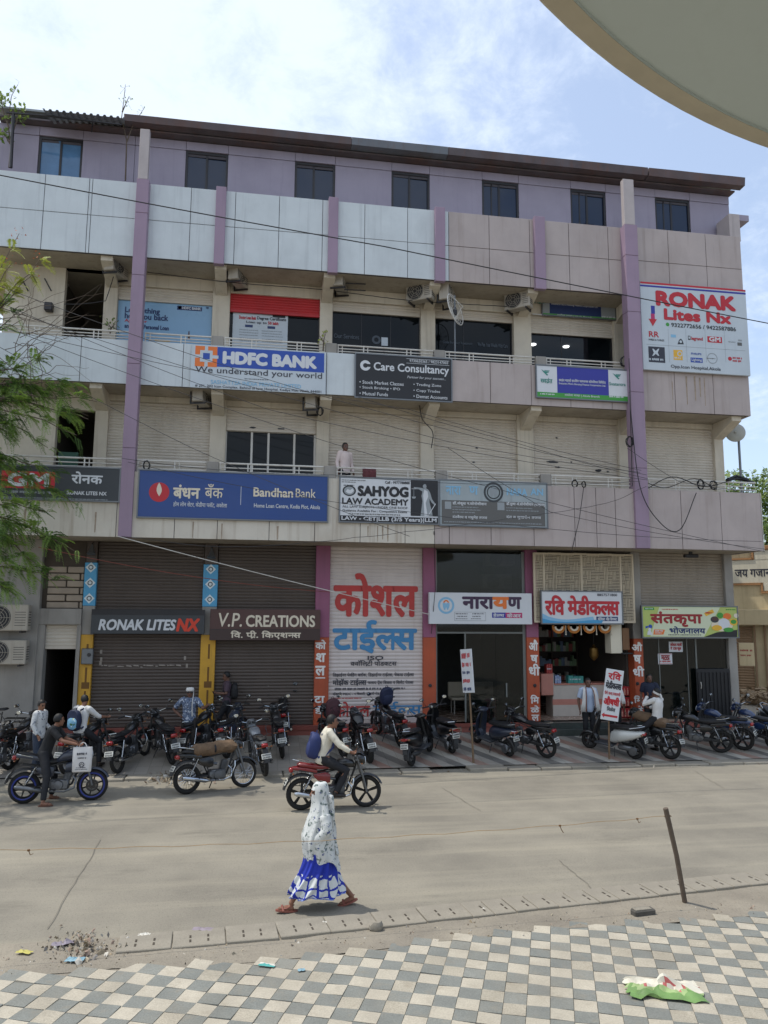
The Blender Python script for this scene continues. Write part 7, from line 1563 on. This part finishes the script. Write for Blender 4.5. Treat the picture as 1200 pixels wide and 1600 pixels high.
q = W(1166, 1008, 22.6); o = thing('hanging_board', 'small worn pale board hung at the corner beside the eatery sign', 'board', (q.x, 22.6, q.z-.35), R_(-35)); part(o, 'board', MB().bbox(-.22, .22, -.02, .02, -.3, .42, .01), M_hc, False); m = MB(); dashes(m, -.18, .18, .15, .22, -.022, .05); dashes(m, -.18, .15, .0, .06, -.022, .04); part(o, 'print', m, P_dred, False); part(o, 'hanger', MB().tube([(-.25, 0, .42), (-.5, .1, .5)], .012, 5), M_dark)
# rubble heap in front of the house
m = MB()
for i in range(420):
    c = W(rnd.uniform(1146, 1225), 1085, 27.5); r = rnd.uniform(.05, .2); p = V((c.x+rnd.uniform(-.3, .8), 27.3+rnd.gauss(0, .7), .55+max(0, rnd.gauss(.15, .16)))); m.add([p+V((rnd.uniform(-1, 1), rnd.uniform(-1, 1), rnd.uniform(-.6, .9)))*r for _ in range(6)], [(0, 1, 2), (2, 1, 3), (3, 4, 0), (0, 2, 5), (5, 2, 3), (1, 0, 4), (4, 3, 1), (5, 3, 4), (0, 5, 4)])
o = obj('rubble', m, pm('rubble_tan', '#98836a', .95, .25, 2)); tag(o, 'heap of pale rubble in front of the cream house', 'rubble', kind='stuff')
# ================================================================ INSIDE THE MEDICINE SHOP
M_sal = pm('counter_salmon', '#c08272', .5, .08); M_cw = pm('counter_white', '#c2b9ae', .5, .06)
c0 = W(985, 1125, 22.7)
o = thing('shop_counter', 'white and salmon counter inside the medicine shop', 'counter', (9.9, 23.2, GZ))
m = MB(); m.mi = 0; m.bbox(-.85, 1.25, -.2, .4, 0, .95, .01); m.mi = 1; m.box(-.86, 1.26, -.205, -.2, .35, .52); m.bbox(-.9, 1.27, -.24, .45, .95, 1.0, .01); part(o, 'front', m, [M_cw, M_sal], False)
m = MB(); m.mi = 1; m.bbox(-1.25, -.85, -.3, .4, .65, 1.3, .015); m.mi = 0; m.bbox(-1.5, -1.26, -.25, .2, .72, 1.05, .015); m.box(-.86, -.845, -.3, .3, .62, 1.32); part(o, 'display', m, [M_cw, M_sal], False)
m = MB(); m.bbox(.95, 1.25, -.55, -.22, 0, 1.05, .01); part(o, 'end_unit', m, M_sal, False)
o = thing('medicine_shelf', 'dark shelves full of small medicine boxes at the back of the shop', 'shelf', (9.8, 26.2, GZ)); m = MB()
for k in range(6): m.box(-1.4, 1.4, -.15, .2, .3+k*.5, .34+k*.5)
for x in (-1.4, -.5, .45, 1.38): m.box(x, x+.03, -.16, .2, 0, 3.1)
part(o, 'rack', m, pm('rack_brown', '#4d4138', .7), False)
mm = [pm('box_%d' % i, c, .5) for i, c in enumerate(('#b9b4aa', '#7d8fa8', '#a8574f', '#86a07a'))]; m = MB()
for k in range(6):
    x = -1.35
    while x < 1.3: w = rnd.uniform(.05, .16); m.mi = rnd.randrange(4); m.box(x, x+w*.93, -.1, .1, .341+k*.5, .36+k*.5+rnd.uniform(.1, .34)); x += w
o2 = part(o, 'medicine_boxes', m, mm, False); o2['kind'] = 'stuff'
for i, (lab, dx, c, hh, ww) in enumerate((('red carton stack on the medicine counter', -.95, '#a53a35', .3, .2), ('blue and white packets on the medicine counter', -.68, '#8fa0c0', .26, .2), ('teal carton with white letters on the counter behind the towel man', -.1, '#3f8d86', .26, .5))):
    o = thing('carton', lab, 'carton', (9.9+dx, 23.05, GZ+(1.3 if dx < -.86 else 1.0))); m = MB()
    for j in range(3): m.bbox(-ww/2+j*ww/3+.004, -ww/2+(j+1)*ww/3-.004, -.1, .1, 0, hh*rnd.uniform(.8, 1), .006)
    part(o, 'box', m, pm('carton_%d' % i, c, .5, .15, 8), False); m = MB(); dashes(m, -ww*.4, ww*.4, hh*.4, hh*.55, -.102, .04); part(o, 'print', m, P_w, False)
o = thing('bottle_crate', 'red crates of bottles stacked by the orange pillar of the medicine shop', 'crate', (W(972, 1100, 22.45).x, 22.5, GZ)); m = MB()
for k in range(3): m.bbox(-.22, .22, -.15, .15, .02+k*.32, .3+k*.32, .015)
part(o, 'crate', m, pm('crate_red', '#a52f36', .5), False); m = MB()
for k in range(3):
    for j in range(4): m.lathe([(.0, 0), (.03, 0), (.03, .12), (.012, .16), (.012, .2), (0, .2)], 8, Matrix.Translation((-.16+j*.1, -.17, .06+k*.32)))
part(o, 'bottle', m, M_sal)
o = thing('toran', 'garland of orange and cream crescents hung under the medicine shop sign', 'garland', (W(909, 978, 21.8).x, 21.8, W(909, 978, 21.8).z)); k = 0
for px in (873, 897, 921, 945):
    p = W(px, 980, 21.8)-o.location; m = MB(); 
    for a in range(13): t = pi+pi*a/12; m.torus((p.x+.17*cos(t), 0, p.z+.02+.17*sin(t)), .026, .014, 8, 5)
    part(o, 'crescent', m, pm('garland_orange', '#c07a35', .7, .2)); m = MB(); m.tube([(p.x+.11*cos(pi+pi*a/12), -.01, p.z+.02+.11*sin(pi+pi*a/12)) for a in range(13)], .03, 6); part(o, 'crescent_band', m, P_crm)
    m = MB(); m.tube([(p.x+.22, 0, p.z+.05), (p.x+.22, 0, p.z-.2)], .012, 5); m.ball((p.x+.22, 0, p.z-.21), .025, 8); part(o, 'tassel', m, P_crm)
o.name = 'door_garland'
p = W(928, 1022, 23); o = thing('hanging_lantern', 'brass hanging lantern inside the medicine shop', 'lantern', p); m = MB(); m.lathe([(.02, .3), (.06, .22), (.13, .18), (.14, -.05), (.1, -.12), (.02, -.2)], 12); part(o, 'lantern', m, pm('brass', '#8a6d3c', .4, .2, metal=.7)); part(o, 'cord', MB().tube([(0, 0, .3), (0, 0, 5.6-p.z)], .008, 5), M_dark)
p = W(968, 1005, 21.9); o = thing('wall_shrine', 'small pale cabinet with a framed picture at the medicine shop entrance', 'cabinet', (p.x, 21.95, p.z-.3)); part(o, 'cabinet', MB().bbox(-.3, .06, -.1, .3, 0, .95, .01), M_hw, False); part(o, 'picture_frame', MB().bbox(.08, .3, -.1, -.05, .1, .75, .01), pm('frame_wood', '#6b4a2a', .5), False); part(o, 'ledge', MB().bbox(.02, .36, -.16, .1, -.02, .02, .006), M_blk, False)
# clinic: ghostly furniture behind the glass
o = thing('clinic_bench', 'pale bench seen dimly through the clinic glass', 'bench', (6.9, 24.2, GZ)); part(o, 'seat', MB().bbox(-.8, .7, -.25, .25, .42, .5, .02), M_hw, False); part(o, 'backrest', MB().bbox(-.8, .7, .22, .28, .5, .95, .02), M_hw, False)
for x in (-.7, .6):
    for y in (-.2, .2): part(o, 'leg', MB().tube([(x, y, 0), (x, y, .42)], .02, 6), M_rail)
o = thing('clinic_stool', 'pink stool behind the clinic glass', 'stool', (7.1, 23.0, GZ)); part(o, 'seat', MB().lathe([(0, .5), (.19, .5), (.2, .55), (0, .57)], 16), pm('stool_pink', '#c06a86', .5))
for a in range(4): part(o, 'leg', MB().tube([(.16*cos(a*pi/2+.8), .16*sin(a*pi/2+.8), 0), (.12*cos(a*pi/2+.8), .12*sin(a*pi/2+.8), .5)], .018, 6), pm('stool_pink', '#c06a86', .5))
# ================================================================ CABLES
def cable(label, pts, r=.012, sag=.12, mat=None, g=None):
    """overhead cable through photograph points (x, y, depth), hanging between them"""
    P = [W(*p) for p in pts]
    if len(P) > 3:                                          # a loose loop: round its bends
        Q = [P[0]-(P[1]-P[0])]+P+[P[-1]+(P[-1]-P[-2])]; P = []
        for i in range(1, len(Q)-2):
            for k in range(7): f = k/7; P.append(.5*((2*Q[i])+(-Q[i-1]+Q[i+1])*f+(2*Q[i-1]-5*Q[i]+4*Q[i+1]-Q[i+2])*f*f+(-Q[i-1]+3*Q[i]-3*Q[i+1]+Q[i+2])*f**3))
        P.append(Q[-2])
    o = thing('overhead_cable', label, 'cable', P[0], 0, g); b = P[0]; q = []
    for a, c in zip(P, P[1:]):
        n = max(6, int((c-a).length/.5))
        for i in range(n): t = i/n; q.append(a.lerp(c, t)-b+V((0, 0, -sag*4*t*(1-t)*(c-a).length/10)))
    q.append(P[-1]-b); m = MB(); m.tube(q, r, 5); part(o, 'strand', m, mat or M_blk); return o
M_wire = pm('cable_grey', '#39393c', .6); CG = 'thin cables strung across the building front'; GL = 'thin dark cable strung across the front of the building among many like it'
cable('long black cable running from upper left to the RONAK hoarding across the parapet', [(-500, 172, 17), (600, 385, 17.8), (2300, 702, 18.6)], .014, .05)
for pts, sg in (([(-40, 432, 18.5), (480, 612, 19.2), (1010, 742, 20)], .1), ([(-40, 455, 18.6), (420, 640, 19), (1012, 750, 20)], .12), ([(-30, 470, 18.7), (700, 690, 19.5), (1000, 738, 20.3)], .1), ([(-30, 496, 18.5), (520, 693, 19), (1195, 862, 20.2)], .1), ([(-30, 505, 18.9), (640, 640, 19.6), (1002, 735, 20.3)], .1), ([(-40, 520, 18.6), (300, 700, 19), (640, 838, 19.4)], .1),
                ([(190, 716, 20.4), (520, 742, 20.2), (1000, 752, 20.3)], .2), ([(200, 722, 20.4), (640, 800, 20.1), (1190, 846, 20.2)], .15), ([(560, 620, 20.3), (800, 690, 20.2), (1012, 748, 20.2)], .1), ([(190, 838, 20.3), (420, 852, 20.3), (900, 795, 20.4), (1010, 760, 20.4)], .2), ([(700, 700, 20), (860, 800, 20.2), (1195, 858, 20.2)], .12), ([(980, 700, 20.4), (1060, 752, 20.4), (1180, 768, 20.5)], .15)):
    cable(GL, pts, .007, sg, M_wire, g=CG)
cable('pale cable slanting down from the left column to the clinic sign', [(184, 838, 20.5), (671, 960, 21.6)], .012, .05, M_rail)
cable('reddish cable drooping across the two brown shutters', [(60, 855, 20.6), (330, 905, 20.9), (515, 925, 21.9)], .01, .1, pm('cable_red', '#7a4036', .6))
cable('black cable looping from the right purple column down over the pink panels', [(985, 640, 20.45), (1000, 760, 20.5), (1030, 815, 20.5), (1062, 828, 20.5), (1088, 770, 20.6)], .014, .02)
cable('cable hanging down from the coil across the pink fascia panels', [(912, 762, 20.6), (905, 812, 20.6), (893, 862, 20.7)], .01, .01)
cable('cable crawling along the soffit above the second floor windows', [(230, 425, 21.6), (370, 442, 21.4), (500, 452, 21.6), (650, 470, 21.5), (820, 480, 21.6)], .012, .15)
cable('wavy cable hanging beside the third first floor shutter', [(655, 630, 21.6), (660, 655, 21.6), (676, 675, 21.7), (674, 700, 21.8)], .014, .0)
cable('cable down the right purple column', [(983, 560, 20.5), (985, 640, 20.5), (988, 760, 20.55)], .012, 0)
cable('cable from the air conditioner to the stair hall wall at the left', [(178, 430, 21.6), (165, 470, 21.4), (100, 475, 21.9)], .012, .3)
cable('cables looping along the first floor railing at the right', [(1000, 770, 20.7), (1050, 745, 20.7), (1100, 760, 20.7), (1150, 748, 20.8)], .014, .4)
cable('second looping cable along the right hand railing', [(1005, 752, 20.72), (1040, 762, 20.7), (1085, 748, 20.7), (1120, 765, 20.7)], .012, .3)
cable('cable running down beside the clinic sign over the pillar', [(678, 830, 20.65), (680, 920, 21.5), (674, 990, 21.95)], .01, .05)
# ================================================================ ROUND CANOPY OVERHEAD, UPPER RIGHT
CZ = 7.2
pts = []
for px, py in ((835, 0), (880, 45), (960, 110), (1050, 170), (1130, 212), (1200, 237)):
    d = ray(px, py); p = V((0, 0, H))+d*((CZ-H)/d.z); pts.append(p)
A, B, C_ = pts[0], pts[3], pts[5]
def circ(a, b, c):
    d = 2*(a.x*(b.y-c.y)+b.x*(c.y-a.y)+c.x*(a.y-b.y)); s2 = [q.x*q.x+q.y*q.y for q in (a, b, c)]
    ux = (s2[0]*(b.y-c.y)+s2[1]*(c.y-a.y)+s2[2]*(a.y-b.y))/d; uy = (s2[0]*(c.x-b.x)+s2[1]*(a.x-c.x)+s2[2]*(b.x-a.x))/d; return V((ux, uy, 0)), (V((ux, uy, 0))-V((a.x, a.y, 0))).length
cc, cr = circ(A, B, C_)
print('canopy', cc, cr)
cp = thing('entrance_canopy', 'round pale canopy overhead in the upper right corner', 'canopy', (cc.x, cc.y, CZ)); M_cn = pm('canopy_white', '#bcc6c1', .6, .03, .7, streak=.08, grime='#8d8d84'); m = MB()
ringz = lambda pr: m.rings([[(r*cos(2*pi*k/160), r*sin(2*pi*k/160), h) for k in range(160)] for r, h in pr], cap=False); ringz([(.01, .02), (cr*.6, .02), (cr-.16, .02), (cr-.158, .0)]); part(cp, 'underside', m, M_cn)
m = MB(); ringz([(cr-.157, .0), (cr-.03, .004), (cr, .03), (cr+.012, .08), (cr+.012, .2), (cr-.02, .23), (.01, .28)]); part(cp, 'rim', m, pm('canopy_rim', '#b9b09a', .6, .06)); 
for a in (200, 250, 300): x, y = (cr-.9)*cos(R_(a)), (cr-.9)*sin(R_(a)); part(cp, 'post', MB().lathe([(.16, -CZ), (.16, 0)], 16, Matrix.Translation((x, y, 0))), M_cn) if (cc.y+y) < 1.5 or abs(cc.x+x) > 9 else None
# ================================================================ STAKE, STRING, LITTER
b_ = G(1072, 1411); t_ = W(1040, 1263, b_.y-.12)
o = thing('wooden_stake', 'leaning weathered wooden stake at the near road edge', 'stake', b_); m = MB(); m.tube([V((0, 0, -.1)), (t_-b_)*.5+V((.01, 0, 0)), t_-b_], [.034, .033, .035], 8); part(o, 'post', m, M_bark)
sA = b_+(t_-b_)*.92; sB = W(-90, 1329, 9.4); o = thing('string', 'thin orange string stretched from the wooden stake across the near road', 'string', sA); m = MB(); n = 40; pp = [sA.lerp(sB, i/n)-sA+V((0, 0, -.09*4*(i/n)*(1-i/n)))+V((0, 0, .008*sin(i*1.7))) for i in range(n+1)]
m.tube(pp, .0035, 4); part(o, 'cord', m, pm('string_orange', '#937a58', .8, .2, 9)); m = MB()
for k in (2, 7, 36): p = pp[k]; m.ball(p, .018, 7); m.tube([p, p+V((.02, 0, -.05)), p+V((.05, .01, -.09 if k == 7 else -.04))], .005, 4)
m.tube([sA-sA+V((-.04, 0, .02)), V((.04, -.03, 0)), V((.03, .04, .01)), V((-.04, 0, -.01))], .006, 4); part(o, 'knot', m, pm('string_knot', '#6b4c2c', .9))
p = G(1005, 1431); o = thing('brick', 'dark broken paving block lying on the dirt verge', 'block', p, R_(6)); part(o, 'block', MB().bbox(-.15, .15, -.06, .06, 0, .085, .015), pm('block_dark', '#54514c', .95, .2, 9, bump=.5), False); part(o, 'mortar', MB().bbox(-.13, .1, -.045, .05, .083, .095, .01), M_conc, False)
def crumple(name, label, cat, px, py, w, d, h, mats, seed, rz=0, nx=22, ny=16, z=.02):
    p = G(px, py); o = thing(name, label, cat, (p.x, p.y, z), rz); m = MB()
    for j in range(ny+1):
        for i in range(nx+1):
            u, v = i/nx-.5, j/ny-.5; k = noise.noise((u*5+seed, v*5, seed)); r = abs(noise.noise((u*3+seed, v*7, 2)))
            m.v.append(V((u*w*(1-.25*r)+.04*w*k, v*d*(1-.3*abs(k))+.05*d*noise.noise((u*4, v*4, seed+3)), .006+h*(r*1.3+.5*abs(k))*(1.1-2*max(abs(u), abs(v))*.75))))
    for j in range(ny):
        for i in range(nx):
            m.f.append([j*(nx+1)+i, j*(nx+1)+i+1, (j+1)*(nx+1)+i+1, (j+1)*(nx+1)+i]); q = noise.noise((i*.16+seed, j*.22, 5)); u = j/ny+.35*q; m.m.append(0 if len(mats) < 2 else (int(u*2) % 2 if len(mats) == 2 else (0 if u < .3 else 1 if u < .46 else 3 if u < .52 else 2)))
    part(o, 'sheet', m, mats, True); return o
crumple('crumpled_poster', 'crumpled green and white printed poster on the chequered tiles', 'poster', 1037, 1553, .76, .44, .14, [pm('poster_green', '#6a8c50', .6, .2, 6), pm('poster_leaf', '#95aa74', .6, .2, 6), pm('poster_white', '#cfcabb', .7, .08, 6), pm('poster_pink', '#b5605c', .6, .2, 6)], 3.3, R_(-16))
M_lit = [pm('litter_%d' % i, c, .7, .15, 6) for i, c in enumerate(('#b5ac5c', '#4c9c97', '#8a7f88', '#cbc7bd', '#7fa0ae', '#857d88'))]
for lab, px, py, w, d, h, k in (('yellow wrapper on the dusty road at the left', 38, 1493, .18, .09, .04, 0), ('teal and white packet lying on the chequered tiles', 417, 1513, .19, .08, .02, 1), ('mauve cloth scrap on the road edge above the drain covers', 317, 1457, .26, .1, .04, 2), ('white paper scrap near the end of the drain covers', 225, 1466, .15, .09, .05, 3), ('white paper scrap on the road edge below the walking woman', 505, 1447, .17, .05, .03, 3), ('little blue packet on the tiles right of the teal packet', 471, 1521, .08, .06, .02, 4), ('small white scrap on the road edge', 391, 1457, .11, .04, .02, 3), ('lilac wrapper on the rubbish heap', 98, 1480, .26, .11, .07, 5), ('blue and white wrapper below the rubbish heap', 117, 1505, .2, .12, .05, 4), ('pale scrap by the drain covers in the middle of the picture', 755, 1425, .12, .05, .02, 3)):
    crumple('litter_scrap', lab, 'litter', px, py, w, d, h, [M_lit[k]] if k != 1 else [M_lit[1], M_lit[3]], rnd.uniform(0, 90), rnd.uniform(-.6, .6), 8, 6, .028)
p = G(588, 1455); o = thing('stone', 'grey stone lying against the drain covers below the walking woman', 'stone', p); m = MB(); m.ball((0, 0, .05), .09, 10, (1, .8, .75))
for i, v in enumerate(m.v): m.v[i] = v*(1+.25*noise.noise(v*14))
part(o, 'stone', m, M_conc)
# heap of leaves, paper and brick crumbs beside the first drain cover, and crumbs strewn along the verge
mm = [pm('crumb_%d' % i, c, .9, .2) for i, c in enumerate(('#988a74', '#a59a86', '#bdb8ae', '#7a6d5e', '#9a8576', '#85807a'))]; m = MB()
def crumb(p, r):
    m.mi = rnd.randrange(6); a = rv(r); b2 = rv(r); c = rv(r*.5); p = p+V((0, 0, abs(a.z)+.01)); m.add([p-a-b2, p+a-b2+c, p+a+b2, p-a+b2-c, p+V((0, 0, r*.7))], [(0, 1, 4), (1, 2, 4), (2, 3, 4), (3, 0, 4)])
for i in range(260):
    px, py = rnd.gauss(130, 32), rnd.gauss(1482, 12); p = G(px, py); hgt = .025*math.exp(-((px-125)/35)**2-((py-1482)/14)**2); crumb(p+V((0, 0, rnd.uniform(0, hgt)+.01)), rnd.uniform(.005, .02)*rnd.choice((1, 1, 1.5)))
for i in range(420): px = rnd.uniform(-10, 1210); py = 1512-px*.078+rnd.gauss(0, 9); crumb(G(px, py), rnd.uniform(.004, .014))
o = obj('litter', m, mm); tag(o, 'dry leaves, paper and brick crumbs heaped beside the first drain cover', 'litter', kind='stuff')
m = MB()
for i in range(260): p = G(rnd.gauss(275, 22), rnd.gauss(1216, 5), .02); crumb(p, rnd.uniform(.01, .05))
for i in range(300): px = rnd.uniform(0, 1200); crumb(G(px, 1222-px*.027+rnd.gauss(0, 3.5)), rnd.uniform(.006, .025))
o = obj('kerb_debris', m, mm); tag(o, 'broken brick and dust gathered along the far kerb', 'debris', kind='stuff')
